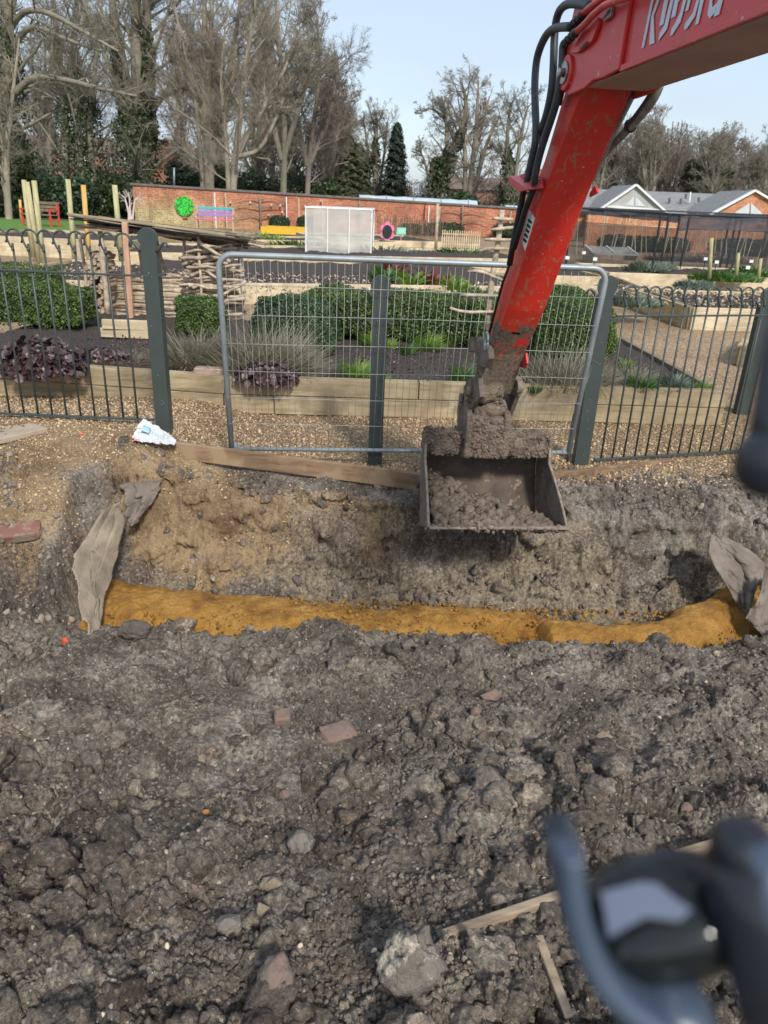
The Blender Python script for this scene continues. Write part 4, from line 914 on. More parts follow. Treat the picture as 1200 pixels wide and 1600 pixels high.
# rustic pole with rungs
YT = 6.8
t = thing('rung_pole', (Py(762, 512, YT).x, YT, ZS), 'rustic pole with nailed on branch rungs beside the excavator arm', 'climbing frame')
MB().tube([Py(760, 515, YT), Py(768, 440, YT), Py(778, 380, YT), Py(785, 328, YT)], [.029, .027, .025, .022], 10).build('pole', M['stick'], t, True)
for a, b, c, d, w in ((769, 341, 801, 343, 0), (767, 359, 806, 355, 0), (757, 374, 800, 375, 0), (748, 393, 795, 389, 2), (731, 424, 786, 438, 3), (720, 461, 779, 462, 0), (703, 481, 772, 487, -3)):
    p, q = Py(a, b, YT - .05), Py(c, d, YT - .05); k = p.lerp(q, .45) + Vector((0, 0, w * .008)); MB().tube([p, p.lerp(k, .5) + Vector((0, 0, w * .003)), k, q], [.011, .014, .015, .012], 8).build('rung', M['stick'], t, True)

# ------------------------------------------------------------------ beds further back
def bed(x0, x1, yb, zt, depth, label, m='timber_pale', y2b=None, soil=True, side=False):
    """front board seen from pixel x0 to x1 with its foot at yb (left) / y2b (right)"""
    a, b = Pz(x0, yb, 0), Pz(x1, y2b or yb, 0); t = thing('raised_bed', ((a.x + b.x) / 2, (a.y + b.y) / 2, 0), label, 'raised bed')
    up = Vector((0, 0, zt / 2)); MB().beam(a + up, b + up, .08, zt).build('front_board', M[m], t, bevel=.006)
    d = Vector((-(b - a).normalized().y, (b - a).normalized().x, 0))
    for q in (a, b):
        MB().beam(q + d * .05 + up, q + d * depth + up, .07, zt - .004).build('side_board', M[m + '_side'] if m + '_side' in M else M['timber_side'], t, bevel=.006)
    MB().beam(a + d * depth + up, b + d * depth + up, .07, zt - .006).build('back_board', M[m], t, bevel=.006)
    n = 70; Ln = (b - a).length; u = (b - a).normalized(); U, W = np.meshgrid(np.linspace(.03, Ln - .03, 90), np.linspace(.04, depth - .03, n))
    X = a.x + u.x * U + d.x * W; Y = a.y + u.y * U + d.y * W; Z = zt - .06 + (fbm(X * 3, Y * 3, 170, 4) - .5) * .10 + (fbm(X * 14, Y * 14, 171, 3) - .5) * .07; i = np.arange(X.size).reshape(X.shape)
    link_mesh('bed_soil', np.stack([X, Y, Z], -1).reshape(-1, 3), np.stack([i[:-1, :-1], i[:-1, 1:], i[1:, 1:], i[1:, :-1]], -1).reshape(-1, 4), M['mulch'], t, True); return t
bed(215, 850, 474, .30, 4.6, 'wide raised bed of dark soil behind the log shelter and the barrier', y2b=478)
bed(-40, 205, 452, .2, 3.4, 'dark soil bed behind the left fence with tall poles in it', y2b=463)
bed(195, 838, 419, .32, 3.2, 'second row raised bed with a pale front board', y2b=427)
bed(-60, 196, 396, .42, 3.4, 'left hand raised bed with a pale front board below the red bench', y2b=408)
bed(384, 620, 388, .25, 2.5, 'low raised bed between the yellow planter and the netting frame', y2b=391)
bed(500, 690, 384, .22, 4.2, 'far raised bed in front of the flower sign', y2b=388)
t = bed(1076, 1290, 515, .30, 2.3, 'raised bed with a pale front board right of the gravel path', 'timber_pale', y2b=521)
bed(864, 945, 452, .26, 2.6, 'small raised bed left of the fruit cage corner', y2b=454)
bed(948, 1300, 449, .30, 2.4, 'raised bed of dark soil along the front of the fruit cage', y2b=461)
o = bed(1150, 1290, 572, .22, 1.6, 'dark timber corner of a bed at the right edge', 'timber_dark', y2b=590)
a, b = Pz(958, 458, 0), Pz(1076, 515, 0); o = MB().beam(a + Vector((0, 0, .15)), b + Vector((0, 0, .15)), .08, .30).build('timber_wall', M['timber_dark'], None, bevel=.006); tag(o, 'long weathered grey bed side running back along the gravel path', 'timber wall')
flecks('wood_chips', 3000, -7, 3, 10.2, 13.2, .26, 'stick', 'pale chips and stalks scattered on the wide dark bed', 5, .06, 'wood chips')
flecks('dead_leaves', 2500, 3.4, 8, 10.8, 13.5, .27, 'stick', 'pale dead leaves on the right hand beds', 6, .06)
# tall treated poles, stake
gp = 'tall treated timber poles in the left beds'
for a, b, c, d, dd, m, l in ((37, 281, 52, 402, 16.5, 'pole', 'leftmost of the tall treated poles'), (42, 284, 61, 410, 16, 'pole', 'second tall treated pole from the left, leaning beside the first'), (53, 282, 69, 420, 15, 'pole', 'third and thickest pale pole, standing before the red bench'),
                          (106, 280, 118, 420, 16, 'pole', 'grey green pole rising behind the left end of the shelter roof'), (130, 289, 141, 420, 16, 'pole_orange', 'orange coloured pole rising behind the shelter roof'), (179, 289, 190, 408, 15, 'pole', 'yellow green pole left of the round headed post')):
    post_px(a, b, c, d, dd, .052, m, l, 'timber_pole', group=gp, cat='pole')
post_px(31, 312, 34, 348, 34, .06, 'pole_orange', 'short orange stake on the grass', 'timber_stake', cat='stake')
post_px(684, 318, 681, 390, 26, .055, 'stick', 'rough wooden post in front of the brick wall near the picket fence')
# chard and leafy clumps on the wide bed
def bp(px, py): return Pz(px, py, .25)
for k, (px, py, m, h, l) in enumerate(((598, 440, 'green', .42, 'dark leafy chard above the head of the lone post'), (617, 432, 'redleaf', .45, 'red stemmed chard behind the lone post'), (640, 448, 'lime', .4, 'bright lime chard right of the lone post'),
        (676, 448, 'redleaf', .45, 'red brown chard clump near the middle of the wide bed'), (700, 450, 'lime', .36, 'yellow green chard beside the red brown clump'), (716, 455, 'lime', .28, 'small yellow green chard at the right'))):
    p = bp(px, py); blades((p.x, p.y, .22), 90, (.28, .22), h, .055, .8, m, l, 'chard_plant', 'chard', 40 + k, .4, 'chard plants', .35)
for k, (px, py, w, m, l) in enumerate(((400, 372, 1.0, 'lime', 'low yellow green plants on the roof side of the shelter'), (470, 385, 1.2, 'green', 'low green row crop near the netting frame'), (600, 395, 1.5, 'greyleaf', 'dead brown and green crop right of the netting frame'), (720, 398, 1.0, 'green', 'low green crop in front of the wooden post'), (830, 470, .5, 'greyleaf', 'grey green plant beside the gravel path'))):
    p = Pz(px, py, .2); blades((p.x, p.y, .18), 260, (w, .4), .28, .05, 1.0, m, l, 'crop_row', 'vegetables', 60 + k, .95)
# ------------------------------------------------------------------ brick garden wall and what stands on it
wa, wb = Vector((-11.75, 35.6, 0)), Vector((8.9, 38.9, 0)); wd = (wb - wa).normalized(); wn = Vector((wd.y, -wd.x, 0))
wz = lambda s: 1.66 - .44 * s / (wb - wa).length
def wpx(px):                       # distance along the wall under a picture column
    best = min(np.linspace(-1, 23, 600), key=lambda s: abs(proj((wa + wd * s).x, (wa + wd * s).y, .8)[0] - px)); return float(best)
def proj(x, y, z):
    cp, sp = math.cos(PITCH), math.sin(PITCH); z -= H; X = x; Yc = -y * 0 + (y * sp + z * cp); D = y * cp - z * sp
    c, s = math.cos(ROLL), math.sin(ROLL); u = X * c + Yc * s; w = -X * s + Yc * c; return 600 + F * u / D, 800 - F * w / D
WL = (wb - wa).length
t = thing('garden_wall', wa, 'long red brick garden wall with a dark coping at the back of the garden', 'wall')
mb = MB(); mb.prism([wa, wb, wb + Vector((0, 0, wz(WL))), wa + Vector((0, 0, wz(0)))], -wn * .32); o = mb.build('brickwork', M['brick'], t)
mb = MB(); a_, b_ = wa + Vector((0, 0, wz(0) + .05)) - wd * .1 - wn * .16, wb + Vector((0, 0, wz(WL) + .05)) + wd * .1 - wn * .16
mb.beam(a_, b_, .46, .10); mb.build('coping', M['coping'], t, bevel=.02)
for px in (224, 341, 457, 671, 822):
    s = wpx(px); c = wa + wd * s + wn * .09; MB().box(c + Vector((0, 0, wz(s) / 2 - .02)), (.50, .18, wz(s) - .05), Matrix.Rotation(math.atan2(wd.y, wd.x), 3, 'Z')).build('pier', M['brick'], t)
for k, px in enumerate((337, 354, 448, 467, 503, 668, 685, 780, 795)):
    s = wpx(px); c = wa + wd * s + wn * .24; o = MB().tube([c, c + Vector((0, 0, wz(s) - .08))], .028, 8).build('wall_post', M['white'] if k in (0, 2, 5, 7) else M['timber_pale'], t)
def espalier(px, h, arms, seed, label):
    s = wpx(px); c = wa + wd * s + wn * .18; r = random.Random(seed); mb = MB()
    mb.tube([c, c + wd * .03 + Vector((0, 0, h * .5)), c + Vector((0, 0, h))], [.05, .045, .03], 7)
    for z in arms:
        for sg in (-1, 1):
            ln = r.uniform(1.0, 1.7); pts = [c + Vector((0, 0, z * h))]
            for k in range(1, 6): pts.append(c + wd * sg * ln * k / 5 + Vector((0, 0, z * h + .10 * math.sin(k * .8) + r.uniform(-.03, .03))))
            mb.tube(pts, [.028 - .004 * k for k in range(6)], 6)
    return tag(mb.build('espalier_tree', M['bark_brown'], None, True), label, 'tree')
espalier(406, 1.5, (.35, .62, .85), 1, 'espalier fruit tree trained on the brick wall right of the coloured bench')
espalier(720, 1.4, (.45, .75), 2, 'espalier fruit tree trained on the brick wall near the picket fence')
espalier(560, 1.4, (.5, .8), 3, 'espalier fruit tree on the wall behind the netting frame')
for k, (px, py) in enumerate(((360, 316), (361, 325), (391, 316), (424, 320), (438, 321), (420, 337), (441, 331), (365, 337), (477, 322), (475, 334), (502, 314))):
    s = wpx(px); p = Py(px, py, (wa + wd * s).y - .12); o = MB().box(p, (.09, .06, .11)).build('wall_nest_cup', M['timber_pale'], t, bevel=.015)
# round leafy plaque with a brown trunk
m, t_, b = newmat('painted_leaves'); v = coords(t_); vo = N(t_, 'ShaderNodeTexVoronoi', Scale=14); L(t_, v, vo.inputs['Vector'])
L(t_, ramp(t_, vo.outputs['Distance'], [(.1, (.03, .75, .06)), (.5, (.02, .42, .03)), (.8, (.01, .12, .02))]), b.inputs['Base Color'])
s = wpx(288); c = Py(288, 322, (wa + wd * s).y - .06); pl = thing('tree_plaque', c, 'bright green round tree shaped plaque on the brick wall', 'plaque')
pts = []
for k in range(40):
    a = 6.283 * k / 40; rr = .41 * (1 + .012 * math.sin(a * 9)); pts.append(c + wd * rr * math.cos(a) + Vector((0, 0, rr * math.sin(a))))
MB().prism(pts, wn * .04).build('round_crown', m, pl)
MB().prism([c + wd * -.07 + Vector((0, 0, -.42)), c + wd * -.12 + Vector((0, 0, -.52)), c + wd * .12 + Vector((0, 0, -.52)), c + wd * .07 + Vector((0, 0, -.42))], wn * .035).build('trunk', paint('trunk_brown', (.3, .14, .06)), pl)
# coloured bench
def bench(p, w, rz, cols, label, arms=None):
    t = thing('garden_bench', p, label, 'bench'); t.rotation_euler.z = rz; bpy.context.view_layer.update(); p = Vector(p)
    def B(c, s, n, m, rot=None): return MB().box(p + Vector(c), s, rot).build(n, m, t, bevel=.006)
    for k in range(3): B((0, -.42 + .16 * k, .44), (w, .13, .035), 'seat_slat', cols[2])
    for k, z in enumerate((.60, .73, .87)): B((0, .05 + k * .02, z), (w, .03, .10), 'back_slat', cols[1] if k < 2 else cols[0])
    for sx in (-1, 1):
        x = sx * (w / 2 - .05)
        B((x, -.42, .22), (.07, .07, .44), 'leg', cols[3]); B((x, .02, .45), (.07, .07, .90), 'leg', cols[3]); B((x, -.2, .64), (.08, .56, .05), 'armrest', cols[3]); B((x, -.42, .53), (.06, .06, .2), 'arm_post', cols[3])
        B((x, -.2, .25), (.05, .4, .06), 'side_rail', cols[3])
    return t
c = Py(337, 350, 34.3); bench((c.x, 34.3, 0), 1.62, .15, (paint('turquoise', (.06, .42, .5)), paint('lilac', (.32, .22, .5)), paint('pink', (.75, .12, .35)), paint('beige_leg', (.5, .36, .26))), 'bench painted turquoise, lilac and pink in front of the brick wall')
c = Pz(68, 345, 0); bench((Py(70, 345, 31.5).x, 31.5, 0), 1.5, -.35, (M['timber_dark'], M['timber_dark'], M['timber_dark'], paint('bench_red', (.62, .07, .05))), 'old bench with red ends on the grass behind the poles')
a, b = Py(408, 362, 31), Py(479, 362, 31)
t = thing('planter', ((a.x + b.x) / 2, 31, 0), 'long yellow wooden planter left of the netting frame', 'planter'); yl = paint('yellow_paint', (.72, .45, .04))
za, zb_ = Py(440, 366, 31).z, Py(440, 355, 31).z; MB().box(((a.x + b.x) / 2, 31, (za + zb_) / 2), (b.x - a.x, .05, zb_ - za)).build('front_board', yl, t); MB().box(((a.x + b.x) / 2, 32.2, (za + zb_) / 2), (b.x - a.x, .05, zb_ - za)).build('back_board', yl, t)
for x in (a.x, b.x): MB().box((x, 31.6, (za + zb_) / 2 - .003), (.05, 1.15, zb_ - za)).build('end_board', yl, t)
MB().box(((a.x + b.x) / 2, 31.6, zb_ - .1), (b.x - a.x - .06, 1.1, .1)).build('planter_soil', M['mulch'], t); 
for x in (a.x + .1, b.x - .1): MB().box((x, 31.0, za / 2), (.08, .08, za)).build('leg', yl, t)
for k, (px, py, w, h, l) in enumerate(((437, 352, .95, .65, 'round clipped bush at the wall above the yellow planter'), (478, 352, .9, .65, 'round clipped bush at the wall beside the netting frame'), (688, 366, 2.0, .6, 'clipped dark bush in front of the wall, left of the espalier'), (640, 362, 1.4, .5, 'dark clipped bush behind the small green sign'), (790, 372, 1.7, .7, 'grey green bush at the wall by the excavator arm'))):
    s = wpx(px); q = wa + wd * s + wn * .8; hedge((q.x, q.y, 0), (w, .8, h), l, 'evergreen', 1800, .07, p=2.6, lum=.06, name='clipped_bush', cat='bush')
# flower shaped sign and the small green sign
yf_ = 27.5; c = Py(605, 362, yf_); t = thing('flower_sign', (c.x, yf_, 0), 'flower shaped chalkboard sign with pink petals and green leaves', 'sign')
def oval(c, rx, rz, d=(0, .02, 0), n=24): return [Vector((c.x + rx * math.cos(6.283 * k / n), c.y, c.z + rz * math.sin(6.283 * k / n))) for k in range(n)]
MB().prism(oval(c + Vector((0, -.02, 0)), .17, .22), (0, .02, 0)).build('blackboard', M['black_metal'], t)
pk = paint('petal_pink', (.80, .22, .42)); mb = MB()
for k in range(6):
    a = 6.283 * k / 6 + .52; mb.prism(oval(c + Vector((.16 * math.cos(a), .003 * k, .22 * math.sin(a))), .105, .115), (0, .002, 0))
mb.build('petals', pk, t); MB().box((c.x, yf_ + .03, (c.z - .3) / 2), (.05, .03, c.z - .2)).build('stem', paint('stem_green', (.05, .35, .12)), t)
for sx in (-1, 1): MB().prism(oval(c + Vector((sx * .12, -.01, -.36)), .12, .07), (0, .015, 0)).build('leaf', paint('leaf_green', (.04, .5, .2)), t)
c = Py(627, 361, 27.5); t = thing('small_sign', (c.x, 27.5, 0), 'small pale green notice on a post right of the flower sign', 'sign')
MB().box(c, (.32, .02, .23)).build('sign_board', paint('sign_green', (.25, .68, .52)), t)
MB().box(c + Vector((0, -.013, .03)), (.22, .004, .02)).build('white_line', M['white'], t); MB().box(c + Vector((0, -.013, -.03)), (.18, .004, .02)).build('white_line', M['white'], t)
MB().box((c.x, 27.53, c.z / 2), (.04, .03, c.z)).build('sign_post', M['timber'], t)
# picket fence by the wall
a, b = Pz(690, 388, 0), Pz(748, 390, 0); t = thing('picket_fence', (a + b) / 2, 'low pale picket fence between the wooden post and the wall', 'fence')
n = 18
for k in range(n): p = a.lerp(b, k / (n - 1)); MB().box(p + Vector((0, 0, .30)), (.032, .02, .60 + .04 * math.sin(k * 2.1))).build('picket', M['timber_pale'], t)
for z in (.15, .48): MB().beam(a + Vector((0, .02, z)), b + Vector((0, .02, z)), .02, .04).build('rail', M['timber_pale'], t)
# dark hurdle of sticks by the flower bed
a, b = Pz(590, 372, 0), Pz(690, 377, 0); mb = MB(); r = random.Random(3)
for k in range(60): p = a.lerp(b, k / 59); mb.tube([p, p + Vector((r.uniform(-.04, .04), 0, r.uniform(.75, .95)))], .013, 4)
tag(mb.build('stick_fence', M['stick_dark'], None), 'thin stick fence in front of the wall behind the flower sign', 'fence')

# white netting frame
def netmat(name, c, alpha, ns=60):
    m, t, b = newmat(name); b.inputs['Base Color'].default_value = c + (1,); b.inputs['Roughness'].default_value = .8; tr = t.nodes.new('ShaderNodeBsdfTransparent'); mx = t.nodes.new('ShaderNodeMixShader')
    v = coords(t, 'Object', (1, 1, 1)); n = N(t, 'ShaderNodeTexNoise', Scale=3, Detail=5); L(t, v, n.inputs['Vector']); f = ramp(t, n.outputs['Fac'], [(.3, (alpha * .85,) * 3), (.7, (min(1, alpha * 1.15),) * 3)])
    L(t, f, mx.inputs[0]); L(t, tr.outputs[0], mx.inputs[1]); L(t, b.outputs[0], mx.inputs[2]); L(t, mx.outputs[0], t.nodes['Material Output'].inputs[0]); return m
whitenet = netmat('white_netting', (.62, .62, .58), .52); blacknet = netmat('black_netting', (.026, .028, .035), .58); bandnet = netmat('bunched_netting', (.045, .05, .065), .9)
bl, br_ = Pz(478, 397, .2), Pz(580, 399, .2); Yn = bl.y; zt = Py(530, 326, Yn).z
def frame_cage(name, x0, x1, y0, y1, z0, zt, rm, r, net, label, roof=True, cat='crop cage', splits=(.33, .66)):
    t = thing(name, ((x0 + x1) / 2, (y0 + y1) / 2, z0), label, cat); cs = [(x0, y0), (x1, y0), (x1, y1), (x0, y1)]
    for x, y in cs: MB().tube([(x, y, z0), (x, y, zt)], r, 8).build('upright', rm, t)
    for k in range(4):
        a, b = cs[k], cs[(k + 1) % 4]
        MB().tube([(a[0], a[1], zt), (b[0], b[1], zt)], r, 8).build('top_bar', rm, t)
        U, W = np.meshgrid(np.linspace(0, 1, 24), np.linspace(0, 1, 14)); X = a[0] + (b[0] - a[0]) * U; Y = a[1] + (b[1] - a[1]) * U; Z = z0 + (zt - z0) * W; q = (fbm(U * 5 + k, W * 4, 180, 3) - .5) * .10; X = X + q * (b[1] - a[1]) * .3; Y = Y - np.abs(q)
        i = np.arange(U.size).reshape(U.shape); link_mesh('net_side', np.stack([X, Y, Z], -1).reshape(-1, 3), np.stack([i[:-1, :-1], i[:-1, 1:], i[1:, 1:], i[1:, :-1]], -1).reshape(-1, 4), net, t, True)
    for f in splits: MB().tube([(x0 + (x1 - x0) * f, y0 - .03, z0), (x0 + (x1 - x0) * f, y0 - .03, zt)], r * .8, 8).build('upright', rm, t)
    if roof: MB().add([(x0, y0, zt + .01), (x1, y0, zt + .01), (x1, y1, zt + .02), (x0, y1, zt + .02)], [(0, 1, 2, 3)]).build('net_top', net, t)
    return t
frame_cage('netting_frame', bl.x, br_.x, Yn, Yn + 1.9, .2, zt, M['white'], .022, whitenet, 'white netting covered crop frame standing in the back beds')

# black fruit cage on the right
def fruit_cage():
    c = Pz(1045, 437, 0); Y0 = c.y; zt = Py(1062, 335, Y0).z; x0 = Py(880, 335, 17).x; t = thing('fruit_cage', (c.x + 2, Y0, 0), 'large black netted fruit cage on dark poles in front of the buildings', 'fruit cage')
    tops = {}
    P = {'a': Vector((c.x, Y0, zt)), 'b': Vector((c.x + 1.35, Y0 + .5, zt)), 'c': Vector((c.x + 3.2, Y0 + 1.1, zt)), 'd': Vector((x0, 21, zt + .06)), 'e': Vector((c.x + 4, 22.5, zt + .06)), 'f': Vector((c.x - .8, 17.2, zt)), 'g': Vector((c.x - 1.9, 20.9, zt + .03)), 'h': Vector((c.x + .25, Y0 + .1, zt)), 'i': Vector((c.x + 1.6, 19, zt)), 'j': Vector((c.x + 2.6, 21, zt)), 'k': Vector((c.x - .25, Y0 + .02, zt)), 'l': Vector((x0 + .6, 19.5, zt))}
    for k, p in P.items(): MB().tube([(p.x, p.y, 0), p], .026, 8).build('upright', M['black_metal'], t)
    def bar(p, q): MB().tube([P[p], P[q]], .02, 6).build('top_bar', M['black_metal'], t)
    for p, q in (('d', 'a'), ('a', 'c'), ('c', 'e'), ('d', 'e'), ('k', 'j'), ('h', 'i')): bar(p, q)
    def netwall(p, q, m, z0, z1, sag=.05, name='net_side'):
        p, q = P[p], P[q]; U, W = np.meshgrid(np.linspace(0, 1, 50), np.linspace(0, 1, 10)); w = (fbm(U * 9, W * 2, 190, 3) - .5)
        X = p.x + (q.x - p.x) * U; Y = p.y + (q.y - p.y) * U - w * .1; Z = (z0 + (z1 - z0) * W) - (1 - W) * (fbm(U * 6, U * 0, 191, 3) - .5) * sag * 4 + p.z + (q.z - p.z) * U
        i = np.arange(U.size).reshape(U.shape); link_mesh(name, np.stack([X, Y, Z], -1).reshape(-1, 3), np.stack([i[:-1, :-1], i[:-1, 1:], i[1:, 1:], i[1:, :-1]], -1).reshape(-1, 4), m, t, True)
    netwall('d', 'a', blacknet, -zt, -.3); netwall('a', 'c', blacknet, -zt, -.3); netwall('c', 'e', blacknet, -zt, -.3)
    netwall('d', 'a', bandnet, -.15, 0, .03, 'rolled_net'); netwall('a', 'c', bandnet, -.32, 0, .03, 'rolled_net')
    MB().add([P['d'], P['a'], P['c'], P['e']], [(0, 1, 2, 3)]).build('net_top', blacknet, t)
fruit_cage()
# canes, cold frames, labels, cage crops
r = random.Random(21); k = 0
t = thing('bean_canes', (8.5, 24, 0), 'rows of bamboo canes tied up behind the black netting', 'canes')
for row in range(2):
    for j in range(26):
        x = 6.2 + j * .36 + r.uniform(-.05, .05); y = 23.5 + row * 3; MB().tube([(x, y, 0), (x + r.uniform(-.25, .25), y + r.uniform(-.1, .1), r.uniform(1.1, 1.5))], .015, 5).build('cane', M['timber_pale'], t)
MB().tube([(6, 23.5, 1.05), (15.5, 23.5, 1.05)], .012, 5).build('top_cane', M['timber_pale'], t)
def coldframe(px0, px1, yb, h, d, label, Y=None):
    a, b = Pz(px0, yb, 0.0), Pz(px1, yb, 0.0); t = thing('cold_frame', ((a.x + b.x) / 2, a.y, 0), label, 'cold frame'); w = b.x - a.x; c = (a.x + b.x) / 2
    g = netmat('pale_glazing', (.6, .62, .6), .55); mb = MB()
    mb.prism([(a.x, a.y, 0), (a.x, a.y, h * .6), (a.x, a.y + d, h), (a.x, a.y + d, 0)], (.05, 0, 0)); mb.prism([(b.x, a.y, 0), (b.x, a.y, h * .6), (b.x, a.y + d, h), (b.x, a.y + d, 0)], (-.05, 0, 0))
    mb.box((c, a.y + .02, h * .15), (w - .11, .04, h * .3)); mb.build('side_frame', M['timber_pale'], t)
    MB().add([(a.x, a.y, h * .6 + .01), (b.x, a.y, h * .6 + .01), (b.x, a.y + d, h + .01), (a.x, a.y + d, h + .01)], [(0, 1, 2, 3)]).build('glazing', g, t)
    MB().beam((a.x, a.y, h * .6 + .03), (b.x, a.y, h * .6 + .03), .06, .04).build('front_bar', M['white'], t)
    for f in (0, .5, 1): MB().beam((a.x + w * f, a.y, h * .6 + .03), (a.x + w * f, a.y + d, h + .03), .05, .03).build('glazing_bar', M['white'], t)
coldframe(926, 985, 412, .42, 1.2, 'glazed cold frame beside the excavator arm, in front of the pale box')
coldframe(945, 998, 388, .5, 1.4, 'pale glazed box behind the cold frame')
for k, (px, py) in enumerate(((884, 408), (927, 410), (910, 398), (1099, 408), (1116, 414), (1170, 412), (1164, 424))):
    p = Pz(px, py + 14, .25); t = thing('plant_label', (p.x, p.y, .22), ('white plant label on a stick, %s' % ('leftmost by the arm', 'beside the cold frame', 'between arm and cold frame', 'behind the cage corner posts', 'right of the cage corner posts', 'upper one near the right edge', 'lower one near the right edge')[k]), 'plant label')
    MB().tube([(p.x, p.y, .22), (p.x, p.y, .48)], .008, 5).build('stick', M['black_metal'], t); MB().box((p.x, p.y - .01, .5), (.085, .01, .065)).build('label_plate', M['white'], t)
for k, (px, py, w, h, m, l) in enumerate(((1015, 425, .6, .35, 'greyleaf', 'grey green cabbages behind the cage corner'), (1040, 423, .35, .3, 'greyleaf', 'smaller cabbages by the cage corner posts'), (1140, 440, 1.0, .35, 'green', 'dark green leafy crop inside the fruit cage'), (1185, 436, .8, .45, 'green', 'taller dark crop at the right side of the cage'), (1090, 455, .4, .3, 'greyleaf', 'grey herb tuft on the bed in front of the cage'), (995, 480, .5, .25, 'greyleaf', 'low grey herb by the long timber wall'), (1130, 412, 1.2, .5, 'lavender', 'grey lavender hedge inside the fruit cage'), (1050, 408, 1.0, .35, 'lavender', 'dry straw coloured plants inside the cage'))):
    p = Pz(px, py, .25); blades((p.x, p.y + .2, .24), 700, (w * .8, .3), h * .8, .032 if m != 'lavender' else .014, .9, m, l, 'crop_plants', 'vegetables', 80 + k, .9)
for k, (px, py, h) in enumerate(((1108, 430, 58), (1150, 425, 30), (1185, 430, 26))): post_px(px + 4, py - h, px, py + 5, 11.8 + k, .03, 'pole', ('pale stake in the bed before the cage, left one', 'short stake in the cage bed, middle one', 'short stake in the cage bed near the right edge')[k], 'garden_stake', cat='stake')

# ------------------------------------------------------------------ buildings
def gable_building():
    Y = 45.0; t = thing('slate_roof_building', Py(1050, 330, Y + 3), 'low slate roofed building with white trimmed gables right of the excavator arm', 'building')
    def q(px, py, dy=0): return Py(px, py, Y + dy)
    e0, e1 = q(900, 326), q(1130, 336); z = (e0.z + e1.z) / 2 - .02; rz_ = q(1000, 298, 3.2).z; x0, x1 = q(880, 326).x, q(1140, 330).x
    MB().prism([(x0, Y, z), (x0, Y + 3.4, rz_), (x0, Y + 6.8, z), (x0, Y + 6.8, z - .15), (x0, Y, z - .15)], (x1 - x0 + 6, 0, 0)).build('roof', M['slate'], t)
    MB().box(((x0 + x1) / 2 + 3, Y + 3.4, z / 2 - .1), (x1 - x0 + 5.6, 6.2, z)).build('wall', M['brick3'], t)
    MB().box(((x0 + x1) / 2 + 3, Y - .05, z - .02), (x1 - x0 + 6, .12, .12)).build('gutter', M['white'], t)
    # small roof vents
    for px, py in ((1072, 306), (1046, 312), (1064, 313), (1092, 311)): MB().tube([q(px, py + 5, 1.4), q(px, py - (8 if px == 1078 else 3), 1.4)], .07, 8).build('roof_vent', M['coping'], t)
    MB().tube([q(1077, 316, 1.4), q(1079, 300, 1.4)], .05, 8).build('vent_pipe', M['white'], t)
    def gable(ap, l, r_, dy, mat_, win, clad=False):
        a, b, c = q(*ap, dy), q(*l, dy), q(*r_, dy)
        g = MB().prism([a, b, c], (0, .2, 0)).build('gable', mat_, t)
        MB().prism([a + Vector((0, .2, .05)), b + Vector((-.15, .2, -.03)), b + Vector((0, .2, -.12)), a + Vector((0, .2, -.06))], (0, 4.2, 0)).build('gable_roof', M['slate'], t)
        MB().prism([a + Vector((0, .2, .05)), c + Vector((.15, .2, -.03)), c + Vector((0, .2, -.12)), a + Vector((0, .2, -.06))], (0, 4.2, 0)).build('gable_roof', M['slate'], t)
        for p in (b, c): MB().beam(a + Vector((0, -.06, .04)), p + (p - a).normalized() * .25 + Vector((0, -.06, .04)), .10, .24, (0, -1, 0)).build('barge_board', M['white'], g)
        if clad: MB().beam(b + Vector((.1, -.03, .06)), c + Vector((-.1, -.03, .06)), .08, .10).build('trim', M['white'], g)
        for w in win:
            MB().prism([q(*p, dy) + Vector((0, -.03, 0)) for p in w], (0, .02, 0)).build('window', mat('pale_glass', (.62, .66, .68), (.5, .54, .56), 3, .2), g)
    gable((993, 290), (943, 324), (1038, 331), -2.4, mat('grey_cladding', (.42, .43, .41), (.34, .35, .33), 2, .8), (((991, 306), (976, 321), (990, 321.5)), ((992.5, 306), (992, 321.5), (1008, 322.5))), True)
    gable((1178, 299), (1115, 333), (1245, 338), -3.4, M['brick3'], (((1171, 317), (1147, 333), (1170, 334)), ((1173, 317), (1172.5, 334), (1192, 335))))
    b0 = q(943, 338, -2.4); MB().box((q(990, 338).x * .945, Y - 2.3, 1.02), (3.6, .2, .75)).build('porch_glazing', mat('porch_glass', (.16, .18, .2), (.10, .11, .12), 3, .3), t)
gable_building()
a, b = Pz(872, 386, 0), Pz(1290, 402, 0); a = Vector((7.6, 31.5, 0)); b = Vector((22, 31.5, 0))
t = thing('garden_wall', a, 'red brick wall seen through the black netting on the right', 'wall'); MB().prism([a, b, b + Vector((0, 0, 1.28)), a + Vector((0, 0, 1.28))], (0, .3, 0)).build('brickwork', M['brick3'], t); MB().beam(a + Vector((0, .15, 1.32)), b + Vector((0, .15, 1.32)), .4, .08).build('coping', M['coping'], t)
hedge((9.6, 30.3, 0), (3.6, .8, .55), 'dark hedge at the foot of the right brick wall', 'evergreen', 2600, .08, lum=.05); hedge((14.4, 30.3, 0), (4.6, .8, .6), 'second dark hedge at the foot of the right brick wall', 'evergreen', 3000, .08, lum=.05)
